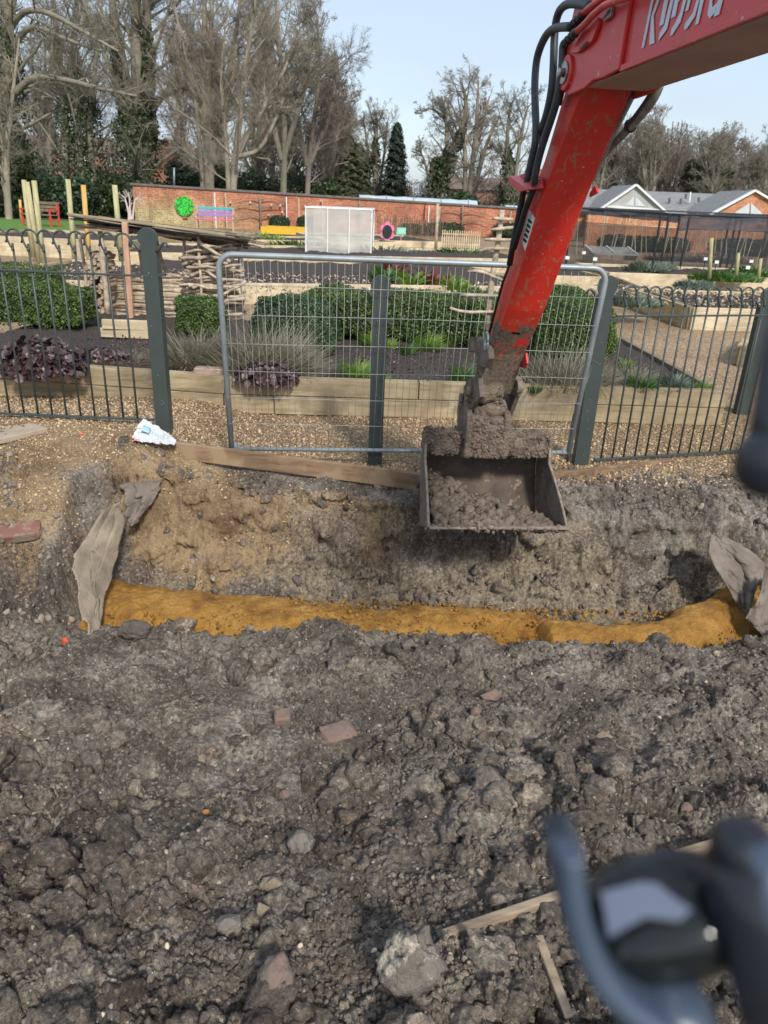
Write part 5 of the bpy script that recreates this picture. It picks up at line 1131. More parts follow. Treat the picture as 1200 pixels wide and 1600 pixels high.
# polytunnels whose tops show over the wall
def tunnel(px0, px1, py0, py1, Y, r, label):
    a, b = Py(px0, py0, Y), Py(px1, py1, Y); t = thing('polytunnel', ((a.x + b.x) / 2, Y, 0), label, 'polytunnel'); zc = (a.z + b.z) / 2 + .06 - r; V = []
    n = 14; mb = MB(); m_ = 14; vs = []
    for j in range(m_):
        x = a.x + (b.x - a.x) * j / (m_ - 1)
        for k in range(n): th = math.pi * k / (n - 1); rr = r * (1 + .02 * math.sin(j * 9)); vs.append((x, Y - rr * math.cos(th), zc + rr * math.sin(th) + (a.z + (b.z - a.z) * j / (m_ - 1)) - (a.z + b.z) / 2))
    mb.add(vs, [(j * n + k, j * n + k + 1, (j + 1) * n + k + 1, (j + 1) * n + k) for j in range(m_ - 1) for k in range(n - 1)]); mb.build('cover', mat('tunnel_film', (.46, .55, .60), (.36, .43, .47), 2, .35), t, True)
    for j in range(0, m_, 3): MB().tube([Vector(v) + Vector((0, 0, .01)) for v in vs[j * n:(j + 1) * n]], .025, 6).build('hoop', M['galv'], t)
    for sy in (-1, 1): MB().box(((a.x + b.x) / 2, Y + sy * r, zc / 2), (b.x - a.x, .05, max(.1, zc))).build('side_board', M['timber_pale'], t)
tunnel(562, 745, 306, 315, 42.5, .9, 'long polytunnel whose pale roof shows above the brick wall'); tunnel(788, 850, 322, 325, 42, .8, 'second polytunnel roof peeping over the wall beside the excavator arm')
def house(px, py, Y, w, d, zw, zr, rz, label, mw='brick2', mroof='darkroof', wins=(), chim=True):
    p = Py(px, py, Y); t = thing('brick_house', (p.x, Y, 0), label, 'house'); x, y = p.x, Y
    MB().box((x, y + d / 2, zw / 2), (w, d, zw)).build('wall', M[mw], t)
    o = .35
    r = MB().prism([(x - w / 2 - o, y - o, zw - .1), (x - w / 2 - o, y + d / 2, zr), (x - w / 2 - o, y + d + o, zw - .1)], (w + 2 * o, 0, 0)).build('roof', M[mroof], t)
    if chim: MB().box((x + w * .3, y + d / 2, zr + .3), (.7, .7, 1.6)).build('chimney', M[mw], r)
    for wx, wz_ in wins:
        f = MB().box((x + wx, y - .04, wz_), (1.2, .1, 1.15)).build('window', M['white'], t)
        for s in (-.28, .28): MB().box((x + wx + s, y - .10, wz_), (.42, .03, .95)).build('pane', mat('dark_glass', (.06, .07, .08), (.04, .05, .06), 3, .1), f)
    return t
hz = Py(178, 262, 78).z
house(150, 262, 78, 16, 7, Py(178, 238, 78).z, Py(178, 212, 78).z, 0, 'brick house with white windows seen between the left ivy covered trunks', wins=((-5.2, Py(140, 248, 78).z), (-1.5, Py(160, 248, 78).z), (1.6, Py(169, 249, 78).z), (2.9, Py(189, 250, 78).z)))
house(30, 262, 80, 12, 7, Py(60, 244, 80).z, Py(60, 218, 80).z, 0, 'brick house at the far left behind the bare trees', wins=((1.5, Py(70, 250, 80).z), (4.2, Py(90, 250, 80).z)))
def gable_house(px, Y, w, d, zw, zr, label):
    p = Py(px, 300, Y); x = p.x; t = thing('brick_house', (x, Y, 0), label, 'house')
    MB().prism([(x - w / 2, Y, 0), (x + w / 2, Y, 0), (x + w / 2, Y, zw), (x, Y, zr), (x - w / 2, Y, zw)], (0, d, 0)).build('wall', M['brick2'], t)
    for s in (-1, 1): MB().prism([(x, Y - .3, zr + .15), (x + s * (w / 2 + .4), Y - .3, zw - .2), (x + s * (w / 2 + .4), Y - .3, zw - .05), (x, Y - .3, zr + .32)], (0, d + .6, 0)).build('roof', mat('orange_tiles', (.42, .27, .2), (.3, .18, .13), 3, .8), t)
    MB().box((x + .4, Y + d * .4, zr + .5), (.8, .8, 1.8)).build('chimney', M['brick2'], t)
    f = MB().box((x + w * .25, Y - .05, zw - .7), (.9, .1, 1.3)).build('window', M['white'], t); MB().box((x + w * .25, Y - .11, zw - .7), (.7, .03, 1.1)).build('pane', mat('dark_glass2', (.06, .07, .08), (.04, .05, .06), 3, .1), f)
    return t
gable_house(265, 72, 5.2, 8, Py(265, 250, 72).z, Py(265, 222, 72).z, 'brick house end with an orange tiled gable behind the trees')
0 and gable_house(415, 80, 6, 8, Py(415, 262, 80).z, Py(415, 235, 80).z, 'brick house end glimpsed through the dense twigs')
house(795, 285, 85, 12, 7, Py(795, 297, 85).z, Py(795, 278, 85).z, 0, 'red roofed house low behind the bare trees left of the arm'); house(590, 300, 88, 7, 6, Py(590, 300, 88).z, Py(590, 288, 88).z, 0, 'cream house just above the wall in the middle distance', mw='timber_pale')
quadmesh('lawn', [((-19, 26, .012), (-12.2, 26, .012), (-12.2, 35.5, .012), (-19, 35.5, .012)), ((-19, 35.5, .012), (-11.9, 35.5, .012), (-11.9, 37.0, .012), (-19, 37.0, .012))], M['grass'])
post_px(272, 262, 272, 292, 40, .05, 'galv', 'thin grey lamp pole behind the left end of the brick wall', 'lamp_pole', cat='pole')
# ------------------------------------------------------------------ trees
def tubes(P, Rr, k):
    """P (B,n,3) R (B,n) -> verts, quads"""
    B, n, _ = P.shape; T = np.gradient(P, axis=1); T /= np.maximum(np.linalg.norm(T, axis=2, keepdims=True), 1e-9)
    ref = np.where(np.abs(T[:, :1, 2:3]) < .8, np.array([[[0, 0, 1.]]]), np.array([[[1., 0, 0]]])); u = np.cross(T, np.broadcast_to(ref, T.shape)); u /= np.maximum(np.linalg.norm(u, axis=2, keepdims=True), 1e-9); w = np.cross(T, u)
    a = np.arange(k) * 2 * np.pi / k; V = P[:, :, None] + (u[:, :, None] * np.cos(a)[None, None, :, None] + w[:, :, None] * np.sin(a)[None, None, :, None]) * Rr[:, :, None, None]
    i = np.arange(B * n * k).reshape(B, n, k); j = np.roll(i, -1, 2); q = np.stack([i[:, :-1], j[:, :-1], j[:, 1:], i[:, 1:]], -1).reshape(-1, 4); return V.reshape(-1, 3), q
def grow(base, stems, cfg, rg, up=.12):
    up = up * .35
    """stems: list of polylines [(pts, r0, r1)]; cfg: per level (count, ratio, angle, tmin, npts, sides, wiggle, rmin)"""
    out = []; n0 = 12; P = []; Rr = []
    for pts, r0, r1 in stems:
        pts = np.array(pts, float); s = np.linspace(0, len(pts) - 1, n0); q = np.stack([np.interp(s, range(len(pts)), pts[:, c]) for c in range(3)], -1)
        # smooth
        for _ in range(2): q[1:-1] = (q[:-2] + q[1:-1] * 2 + q[2:]) / 4
        P.append(q); Rr.append(np.linspace(1, 0, n0) ** .8 * (r0 - r1) + r1)
    P = np.array(P); Rr = np.array(Rr); out.append((P, Rr, 9))
    for cnt, ratio, ang, tmin, npts, sides, wig, rmin in cfg:
        B, n, _ = P.shape; Ln = np.linalg.norm(np.diff(P, axis=1), axis=2).sum(1); t = rg.uniform(tmin, 1, (B, cnt)); t = np.sort(t, 1); f = t * (n - 1); k = np.clip(f.astype(int), 0, n - 2); fr = (f - k)[..., None]; bi = np.arange(B)[:, None]
        S = P[bi, k] * (1 - fr) + P[bi, k + 1] * fr; D = P[bi, k + 1] - P[bi, k]; D /= np.linalg.norm(D, axis=2, keepdims=True); r = Rr[bi, k] * (1 - fr[..., 0]) + Rr[bi, k + 1] * fr[..., 0]
        S = S.reshape(-1, 3); D = D.reshape(-1, 3); r = r.reshape(-1); tt = t.reshape(-1); L0 = np.repeat(Ln, cnt); m = len(S)
        az = rg.uniform(0, 6.283, m); ref = rg.normal(size=(m, 3)); pu = np.cross(D, ref); pu /= np.linalg.norm(pu, axis=1)[:, None]; an = ang * rg.uniform(.6, 1.35, m)
        d = D * np.cos(an)[:, None] + pu * np.sin(an)[:, None]; ln = L0 * ratio * (1.15 - .65 * tt) * rg.uniform(.55, 1.25, m); step = ln / (npts - 1); Q = [S]; cur = S.copy(); bend = rg.normal(size=(m, 3)) * wig
        for _ in range(npts - 1):
            d = d + bend * .5 + rg.normal(size=(m, 3)) * wig + np.array([0, 0, up]); d /= np.linalg.norm(d, axis=1)[:, None]; cur = cur + d * step[:, None]; Q.append(cur)
        P = np.stack(Q, 1); r1 = np.maximum(r * .40, rmin); Rr = r1[:, None] * np.linspace(1, .22, npts)[None] ; Rr = np.maximum(Rr, rmin * .45); up = up * .6; out.append((P, Rr, sides))
    return out
def merge(parts):
    V = []; Q = []; off = 0
    for P, Rr, k in parts: v, q = tubes(P, Rr, k); V.append(v); Q.append(q + off); off += len(v)
    return np.concatenate(V), np.concatenate(Q)
def ivy_leaves(lines, n, seed, size, base=0, mk='ivy'):
    """leaf clumps wrapped round limbs: lines [(P(n,3), radius)]"""
    rg = np.random.RandomState(seed); V = []; F_ = []; off = 0
    for pts, rad in lines:
        pts = np.array(pts, float); t = rg.uniform(0, len(pts) - 1.001, n); k = t.astype(int); fr = (t - k)[:, None]; c = pts[k] * (1 - fr) + pts[k + 1] * fr
        d = rg.normal(size=(n, 3)); d[:, 2] *= .6; d /= np.linalg.norm(d, axis=1)[:, None]; rr = rad * (np.interp(t, np.linspace(0, len(pts) - 1, 5), [1, .9, .75, .5, .22])) * (.55 + .9 * fbm(t * 2.3, np.arctan2(d[:, 1], d[:, 0]) * 1.5, seed, 3)) * rg.uniform(.75, 1.1, n)
        P = c + d * rr[:, None]; v, q = leaf_quads(P, d, size * rg.uniform(.6, 1.3, n), seed, .8, .7); V.append(v); F_.append(q + off); off += len(v)
    return np.concatenate(V), np.concatenate(F_)
def tree(px, pyb, Y, stems, cfg, label, seed, bark='bark', name='bare_tree', ivy=None, up=.12, ivys=.16, extra=None, cat='tree'):
    """stems: list of ([(px,py,dY)...], r0, r1) traced in real depth Y"""
    rg = np.random.RandomState(seed); base = Py(px, pyb, Y); t = thing(name, (base.x, Y, 0), label, cat)
    def cv(l): 
        o = [Py(a, b, Y + c) for a, b, c in l]; o[0].z = min(o[0].z, .0) if l[0][1] > 270 else o[0].z; return [tuple(v) for v in o]
    st = [(cv(l), r0, r1) for l, r0, r1 in stems]; parts = grow(base, st, cfg, rg, up)
    v, q = merge(parts[:2]); link_mesh('trunk', v, q, M[bark], t, True); v, q = merge(parts[2:]); link_mesh('crown', v, q, M[bark], t)
    if ivy:
        v, q = ivy_leaves([(cv(l), r) for l, r in ivy[0]], ivy[1], seed, ivys); link_mesh('ivy', v, q, M['ivy'], t)
    return t
C_FINE = lambda a=9, b=8, c=6, d=5, r=.0095: [(a + 6, .34, .78, .10, 8, 5, .09, .03), (b, .52, .75, .12, 6, 4, .12, .0105), (c + 1, .58, .75, .12, 5, 3, .15, r * .8), (d + 2, .60, .75, .1, 4, 3, .18, r * .6)]
tree(-5, 345, 40, [([(-10, 345, 0), (4, 240, 0), (14, 130, 0), (8, 0, 0), (0, -120, 0)], .42, .1), ([(6, 170, 0), (40, 122, -.5), (66, 117, -1), (120, 128, -1.5), (165, 142, -2), (215, 150, -2)], .17, .05), ([(4, 70, 0), (28, 18, 0), (55, 12, -1), (90, 25, -1.5), (130, 50, -2), (185, 80, -2)], .16, .05), ([(6, 100, 0), (40, 35, 0), (75, 48, -1), (110, 65, -1.5), (160, 80, -2)], .14, .05), ([(6, 60, 0), (30, -40, 0), (70, -110, -1)], .2, .06)],
     C_FINE(8, 7, 5, 4), 'big leaning tree at the left edge with thick ivy and long curving boughs', 1, 'bark', ivy=([([(-10, 345, 0), (2, 250, 0), (12, 130, 0), (4, 20, 0)], 1.5), ([(30, 345, 0), (24, 250, 0), (14, 180, 0)], 1.1)], 3600), up=.03)
tree(14, 345, 36.5, [([(15, 347, 0), (9, 280, 0), (12, 200, 0), (20, 150, 0), (30, 60, 0)], .17, .03)], C_FINE(12, 7, 4, 3, .009), 'slim pale trunked tree on the grass at the far left', 2, 'bark_pale', up=.05)
tree(100, 300, 52, [([(98, 300, 0), (103, 200, 0), (96, 110, 0), (84, 20, 0), (80, -60, 0)], .3, .06), ([(128, 300, 0), (120, 180, 0), (114, 80, 0), (120, 0, 0), (128, -80, 0)], .28, .06), ([(146, 300, 0), (138, 190, 0), (150, 100, 0), (160, 0, 0)], .25, .06)],
     C_FINE(14, 8, 5, 5), 'group of ivy clad stems behind the tall poles', 3, 'bark', ivy=([([(98, 300, 0), (103, 190, 0), (98, 110, 0)], .9), ([(126, 300, 0), (118, 170, 0), (116, 80, 0)], .9), ([(145, 300, 0), (140, 200, 0), (135, 130, 0)], 1.1)], 2400), up=.16)
tree(214, 300, 46, [([(210, 300, 0), (212, 220, 0), (196, 130, 0), (184, 60, 0), (168, -40, 0)], .5, .1), ([(216, 300, 0), (216, 180, 0), (213, 90, 0), (212, 0, 0), (210, -90, 0)], .45, .12), ([(220, 300, 0), (228, 180, 0), (232, 90, 0), (228, 0, 0), (226, -80, 0)], .42, .1), ([(216, 200, 0), (250, 150, 0), (275, 140, -1), (300, 128, -1), (332, 118, -1)], .16, .05), ([(212, 210, 0), (190, 140, 0), (150, 60, 0), (120, -30, 0)], .2, .05)],
     C_FINE(12, 8, 6, 4), 'large tree with a broad ivy covered trunk left of the brick wall end', 4, 'bark', ivy=([([(208, 305, 0), (206, 240, 0), (210, 190, 0), (204, 150, 0)], 1.55), ([(224, 305, 0), (224, 220, 0), (228, 160, 0)], 1.3), ([(200, 190, 0), (184, 90, 0), (176, 20, 0)], .5), ([(228, 180, 0), (232, 90, 0), (229, 20, 0)], .5)], 3600), up=.12)
tree(322, 296, 44, [([(324, 296, 0), (322, 200, 0), (318, 110, 0), (320, 20, 0), (318, -80, 0)], .21, .07), ([(327, 296, 0), (330, 200, 0), (326, 110, 0), (331, 20, 0), (334, -80, 0)], .19, .07), ([(316, 296, 0), (312, 190, 0), (296, 110, 0), (278, 40, 0), (262, -50, 0)], .13, .04), ([(332, 250, 0), (350, 150, 0), (368, 60, 0), (380, -40, 0)], .2, .05)],
     C_FINE(16, 8, 6, 4), 'tall pale tree with twin straight stems right behind the brick wall', 5, 'bark_pale', up=.18)
tree(362, 290, 43, [([(360, 296, 0), (366, 240, 0), (378, 170, 0), (384, 90, 0), (400, 0, 0), (405, -60, 0)], .2, .05), ([(358, 292, 0), (352, 200, 0), (344, 130, 0), (352, 40, 0)], .16, .04), ([(365, 250, 0), (400, 190, 0), (440, 120, 0), (470, 50, 0)], .18, .04), ([(370, 245, 0), (405, 238, 0), (430, 190, 0), (455, 120, 0)], .14, .04)],
     C_FINE(14, 8, 6, 4), 'pale forked tree standing right of the twin stemmed one', 6, 'bark_pale', up=.12)
tree(440, 292, 50, [([(440, 292, 0), (446, 200, 0), (440, 110, 0), (432, 20, 0), (425, -60, 0)], .22, .05), ([(442, 250, 0), (470, 160, 0), (486, 90, 0), (478, 20, 0)], .2, .05), ([(440, 250, 0), (415, 150, 0), (400, 60, 0)], .2, .05)],
     C_FINE(18, 9, 7, 5, .0105), 'dense twiggy tree in the middle of the left group', 7, 'bark', up=.08)
tree(480, 292, 54, [([(478, 292, 0), (484, 220, 0), (498, 150, 0), (500, 80, 0), (494, 20, 0)], .2, .05), ([(482, 260, 0), (510, 200, 0), (524, 140, 0), (520, 110, 0)], .18, .05), ([(480, 260, 0), (462, 180, 0), (455, 90, 0)], .2, .05)],
     C_FINE(18, 9, 7, 5, .011), 'dense twiggy tree at the right edge of the left group', 8, 'bark_brown', up=.06)
tree(520, 292, 58, [([(512, 292, 0), (522, 230, 0), (532, 180, 0), (540, 150, 0)], .2, .04), ([(510, 292, 0), (500, 210, 0), (508, 150, 0)], .2, .04)], C_FINE(14, 8, 6, 4, .0105), 'smaller bare tree filling the gap at the right of the dense group', 9, 'bark_brown', up=.1)
tree(588, 295, 66, [([(588, 298, 0), (586, 250, 0), (588, 210, 0), (588, 172, 0)], .28, .05), ([(587, 275, 0), (602, 230, 0), (606, 190, 0)], .14, .04), ([(587, 270, 0), (574, 230, 0), (568, 185, 0)], .14, .04)], C_FINE(12, 7, 5, 4, .0125), 'slender bare tree left of the dark spruce', 10, 'bark', ivy=([([(588, 298, 0), (586, 250, 0), (587, 215, 0)], .6), ([(574, 298, 0), (572, 260, 0), (574, 235, 0)], .5)], 900), up=.2, ivys=.22)
tree(686, 300, 60, [([(680, 306, 0), (694, 262, 0), (712, 225, 0), (730, 185, 0), (728, 150, 0), (722, 132, 0)], .34, .06), ([(690, 306, 0), (696, 260, 0), (700, 210, 0), (690, 150, 0)], .26, .05), ([(712, 225, 0), (700, 190, 0), (672, 165, 0), (656, 178, 0)], .14, .04), ([(684, 300, 0), (664, 250, 0), (655, 235, 0)], .12, .04)],
     C_FINE(11, 7, 5, 4, .0125), 'broad bare tree with an ivy covered leaning trunk, left of the arm', 11, 'bark', ivy=([([(682, 306, 0), (694, 262, 0), (712, 228, 0), (728, 190, 0)], .75), ([(684, 306, 0), (686, 275, 0), (680, 250, 0)], 1.0)], 1700), up=.1, ivys=.22)
tree(736, 300, 60, [([(733, 304, 0), (738, 250, 0), (744, 210, 0), (746, 160, 0), (748, 128, 0)], .22, .05), ([(735, 304, 0), (752, 250, 0), (766, 210, 0), (782, 180, 0)], .2, .05), ([(728, 304, 0), (728, 240, 0), (722, 200, 0), (704, 160, 0)], .2, .05), ([(744, 230, 0), (758, 180, 0), (765, 150, 0)], .14, .04)], C_FINE(11, 7, 5, 4, .0125), 'pale many stemmed bare tree left of the arm', 12, 'bark_pale', up=.14)
tree(798, 300, 56, [([(796, 306, 0), (794, 250, 0), (792, 210, 0), (798, 160, 0)], .24, .05), ([(800, 306, 0), (810, 240, 0), (818, 190, 0), (826, 165, 0)], .18, .05), ([(795, 260, 0), (776, 230, 0), (765, 228, 0)], .12, .04)], C_FINE(11, 7, 5, 4, .012), 'bare tree with ivy on its stem just left of the excavator hoses', 13, 'bark', ivy=([([(797, 306, 0), (794, 270, 0), (793, 230, 0)], .7)], 1100), up=.14, ivys=.22)
gr = 'bare trees of the wood behind the slate roofed building'
wl = ('leftmost trunk of the right hand wood, beside the arm', 'second tree of the right hand wood', 'third tree of the right hand wood, above the grey gable', 'tree above the middle of the slate roof', 'taller tree right of the roof vents', 'olive topped tree above the slate ridge', 'tree left of the brick gable', 'tree above the brick gable', 'tree at the right end of the wood', 'small tree in the right corner of the sky')
for k, (px, top) in enumerate(((930, 205), (962, 195), (990, 200), (1018, 195), (1048, 188), (1080, 212), (1112, 215), (1142, 214), (1172, 250), (1196, 262))):
    r_ = random.Random(k + 40); Y = 60 + (k % 3) * 3; st = []
    for j in range(4):
        dx = r_.uniform(-16, 16); st.append(([(px + dx * .3, 318, 0), (px + dx * .6, 285, 0), (px + dx * 1.1, 250, 0), (px + dx * 1.5, top + r_.uniform(0, 22), 0)], .16, .035))
    tree(px, 318, Y, st, C_FINE(9, 7, 5, 3, .0125), wl[k], 60 + k, ('bark', 'bark_brown', 'bark')[k % 3], up=.22)
wood_ = [o for o in col.objects if o.parent is None and o.get('label') in wl[1:8]]
for k, px in enumerate((944, 976, 1004, 1034, 1064, 1098, 1128, 1158, 1188)):
    s_ = wood_[k % len(wood_)]; y_ = 70 + (k % 3) * 2.5; dup(s_, (Py(px, 318, y_).x, y_, 0), 'bare tree in the hazy back row of the right hand wood', rz=1.3 + k * 1.7, scale=(1.05, 1.05, (1.1, 1.0, 1.18)[k % 3]), group='back row of the right hand wood')
for k, px in enumerate((40, 75, 285, 350, 400, 425, 468, 500, 528)):
    s_ = wood_[(k * 3) % len(wood_)]; y_ = 62 + (k % 3) * 3; dup(s_, (Py(px, 300, y_).x, y_, 0), 'bare tree in the back row of the left hand group', rz=.7 + k * 2.1, scale=(1.35, 1.35, (1.75, 1.6, 1.9)[k % 3] * (1 if px < 460 else .74)), group='back row of the left hand trees')
# evergreens and bushes
def cone_tree(px, pyb, pyt, Y, rpx, label, seed, m='conifer', n=9000, leaf=.28, name='conifer'):
    rg = np.random.RandomState(seed); b = Py(px, pyb, Y); tp = Py(px, pyt, Y); rad = abs(Py(px + rpx, pyb, Y).x - b.x); h = tp.z; t = thing(name, (b.x, Y, 0), label, 'tree')
    MB().tube([(b.x, Y, 0), (b.x, Y, h * .5), (b.x, Y, h * .97)], [.22, .14, .02], 8).build('trunk', M['bark_brown'], t, True)
    f = rg.rand(n) ** .75; a = rg.rand(n) * 6.283; tier = .45 + .55 * np.abs(np.sin(f * 34 + np.floor(a * 2) * .9)); cl = .6 + .8 * fbm(a * 2.2, f * 9, seed, 3); rr = rad * 1.15 * (1 - f) ** .5 * tier * cl * np.sqrt(rg.uniform(.25, 1, n)) + .05
    P = np.stack([b.x + rr * np.cos(a), Y + rr * np.sin(a), h * (.06 + .94 * f) - rr * .18], -1); nr = np.stack([np.cos(a), np.sin(a), .9 + 0 * a], -1); v, q = leaf_quads(P, nr, leaf * rg.uniform(.5, 1.2, n), seed, .35, .5); link_mesh('crown', v, q, M[m], t)
cone_tree(617, 298, 192, 64, 24, 'dark spruce standing alone above the wall', 1)
cone_tree(540, 298, 206, 60, 34, 'olive green conifer behind the wall, left of the slender bare tree', 2, 'conifer_olive', 12000); cone_tree(560, 298, 225, 62, 24, 'second olive conifer leaning against the first', 3, 'conifer_olive')
def bush(px, pyb, pyt, Y, wpx_, label, seed, m='evergreen', n=3500, leaf=.22, name='bush', d=1.0, z0=None):
    rg = np.random.RandomState(seed); b = Py(px, pyb, Y); w = abs(Py(px + wpx_ / 2, pyb, Y).x - b.x); z1 = Py(px, pyt, Y).z; z0 = 0 if z0 is None else z0; hh = (z1 - z0) / 2; t = thing(name, (b.x, Y, z0), label, 'bush')
    nn = 12; cx = rg.uniform(-.6, .6, nn) * w; cz = z0 + hh * (rg.uniform(.25, 1.35, nn)); cy = rg.uniform(-.6, .6, nn) * w * d; cr_ = rg.uniform(.35, .6, nn) * min(w, hh * 1.3); k = rg.randint(0, nn, n)
    dd = rg.normal(size=(n, 3)); dd /= np.linalg.norm(dd, axis=1)[:, None]; P = np.stack([b.x + cx[k], Y + cy[k], cz[k]], -1) + dd * (cr_[k] * rg.uniform(.75, 1.08, n))[:, None]; P[:, 2] = np.maximum(P[:, 2], z0 + .02)
    v, q = leaf_quads(P, dd, leaf * rg.uniform(.5, 1.3, n) * (3 if m == 'bark_brown' else 1), seed, .10 if m == 'bark_brown' else .7, .6); link_mesh('foliage', v, q, M[m], t)
    mb = MB()
    for j in range(6): mb.tube([(b.x + cx[j] * .2, Y + cy[j] * .2, z0), (b.x + cx[j] * .7, Y + cy[j] * .7, cz[j])], [.06, .02], 5)
    mb.build('stems', M['bark_brown'], t)
bl_ = [(20, 340, 262, 39.5, 110, 'ivy', 'dark ivy thicket at the foot of the left edge tree'), (78, 335, 285, 42, 90, 'evergreen', 'dark hedge bush behind the three leaning poles'), (118, 336, 268, 40, 70, 'evergreen', 'dark leafy bush behind the grey green pole'), (160, 336, 258, 42, 80, 'ivy', 'dark leafy bush left of the yellow green pole'), (205, 336, 262, 44, 60, 'ivy', 'leafy bush between the last pole and the wall end'),
       (60, 300, 232, 56, 120, 'evergreen', 'mass of dark shrubs below the far left house'), (140, 290, 225, 58, 70, 'evergreen', 'dark holly below the brick house'), (190, 300, 258, 50, 60, 'evergreen', 'low dark shrub just below the white windows'), (285, 300, 215, 52, 60, 'evergreen', 'tall dark evergreen left of the twin stems'), (345, 300, 240, 52, 70, 'ivy', 'dark evergreen behind the forked tree'), (395, 300, 255, 55, 80, 'evergreen', 'dark evergreen right of the forked tree'),
       (450, 302, 262, 56, 90, 'conifer_olive', 'olive thicket under the dense twiggy trees'), (255, 300, 268, 48, 60, 'evergreen', 'low evergreen by the grey lamp pole'), (505, 300, 265, 56, 60, 'ivy', 'ivy thicket left of the olive conifer'), (738, 322, 292, 48, 40, 'evergreen', 'round green bush above the polytunnel end'), (715, 315, 285, 50, 40, 'ivy', 'dark ivy bush right of the leaning trunk'), (752, 322, 303, 44, 36, 'conifer_olive', 'low clipped bush behind the wall by the polytunnel'),
       (660, 305, 268, 64, 90, 'bark_brown', 'reddish brown bare thicket in the middle distance'), (620, 305, 266, 66, 90, 'bark_brown', 'brown bare thicket below the spruce'), (780, 318, 280, 58, 90, 'bark_brown', 'brown bare thicket left of the arm'),
       (350, 300, 200, 62, 120, 'bark_brown', 'tall grey brown thicket behind the twin stemmed tree'), (460, 300, 180, 62, 120, 'bark_brown', 'tall grey brown thicket behind the dense twiggy trees'), (520, 300, 215, 64, 80, 'bark_brown', 'grey brown thicket behind the smaller bare tree'), (60, 300, 190, 66, 140, 'bark_brown', 'tall bare thicket behind the left edge tree'), (180, 235, 150, 66, 120, 'bark_brown', 'bare thicket high behind the broad ivy trunk'), (300, 300, 235, 60, 60, 'evergreen', 'dark evergreen below the orange gable'), (465, 300, 250, 58, 60, 'evergreen', 'dark evergreen low in the dense group')]
for k, (px, pb, pt_, Y, w, m, l) in enumerate(bl_): bush(px, pb, pt_, Y, w, l, 30 + k, m, 3600 if m != 'bark_brown' else 6000, .2 if m != 'bark_brown' else .12)
for k, (px, top, Y, l) in enumerate(((1010, 268, 66, 'dark undergrowth of the wood left part'), (1100, 262, 66, 'dark undergrowth of the wood middle part'), (1180, 285, 66, 'dark undergrowth of the wood right part'), (940, 270, 66, 'dark undergrowth of the wood beside the arm'))): bush(px, 318, top, Y, 120, l, 70 + k, 'bark_brown', 5000, .12, 'undergrowth')
for k, (px, top, l) in enumerate(((1085, 232, 'olive ivy mass high in the wood, left one'), (1120, 238, 'olive ivy mass high in the wood, right one'))): bush(px, 290, top, 62, 50, l, 80 + k, 'conifer_olive', 3500, .2, 'ivy_clump', z0=3.0)
tree(202, 342, 33, [([(202, 360, 0), (202, 335, 0), (203, 322, 0)], .07, .05), ([(203, 325, 0), (196, 310, 0), (190, 305, 0)], .045, .015), ([(203, 323, 0), (210, 312, 0), (216, 310, 0)], .045, .015), ([(203, 322, 0), (202, 308, 0), (200, 300, 0)], .04, .015)], [(4, .5, .6, .3, 5, 5, .1, .012), (4, .5, .6, .2, 4, 4, .12, .008), (3, .5, .6, .2, 4, 3, .12, .006)], 'small white barked tree against the dark hedge by the wall end', 90, 'white_bark', up=.05)
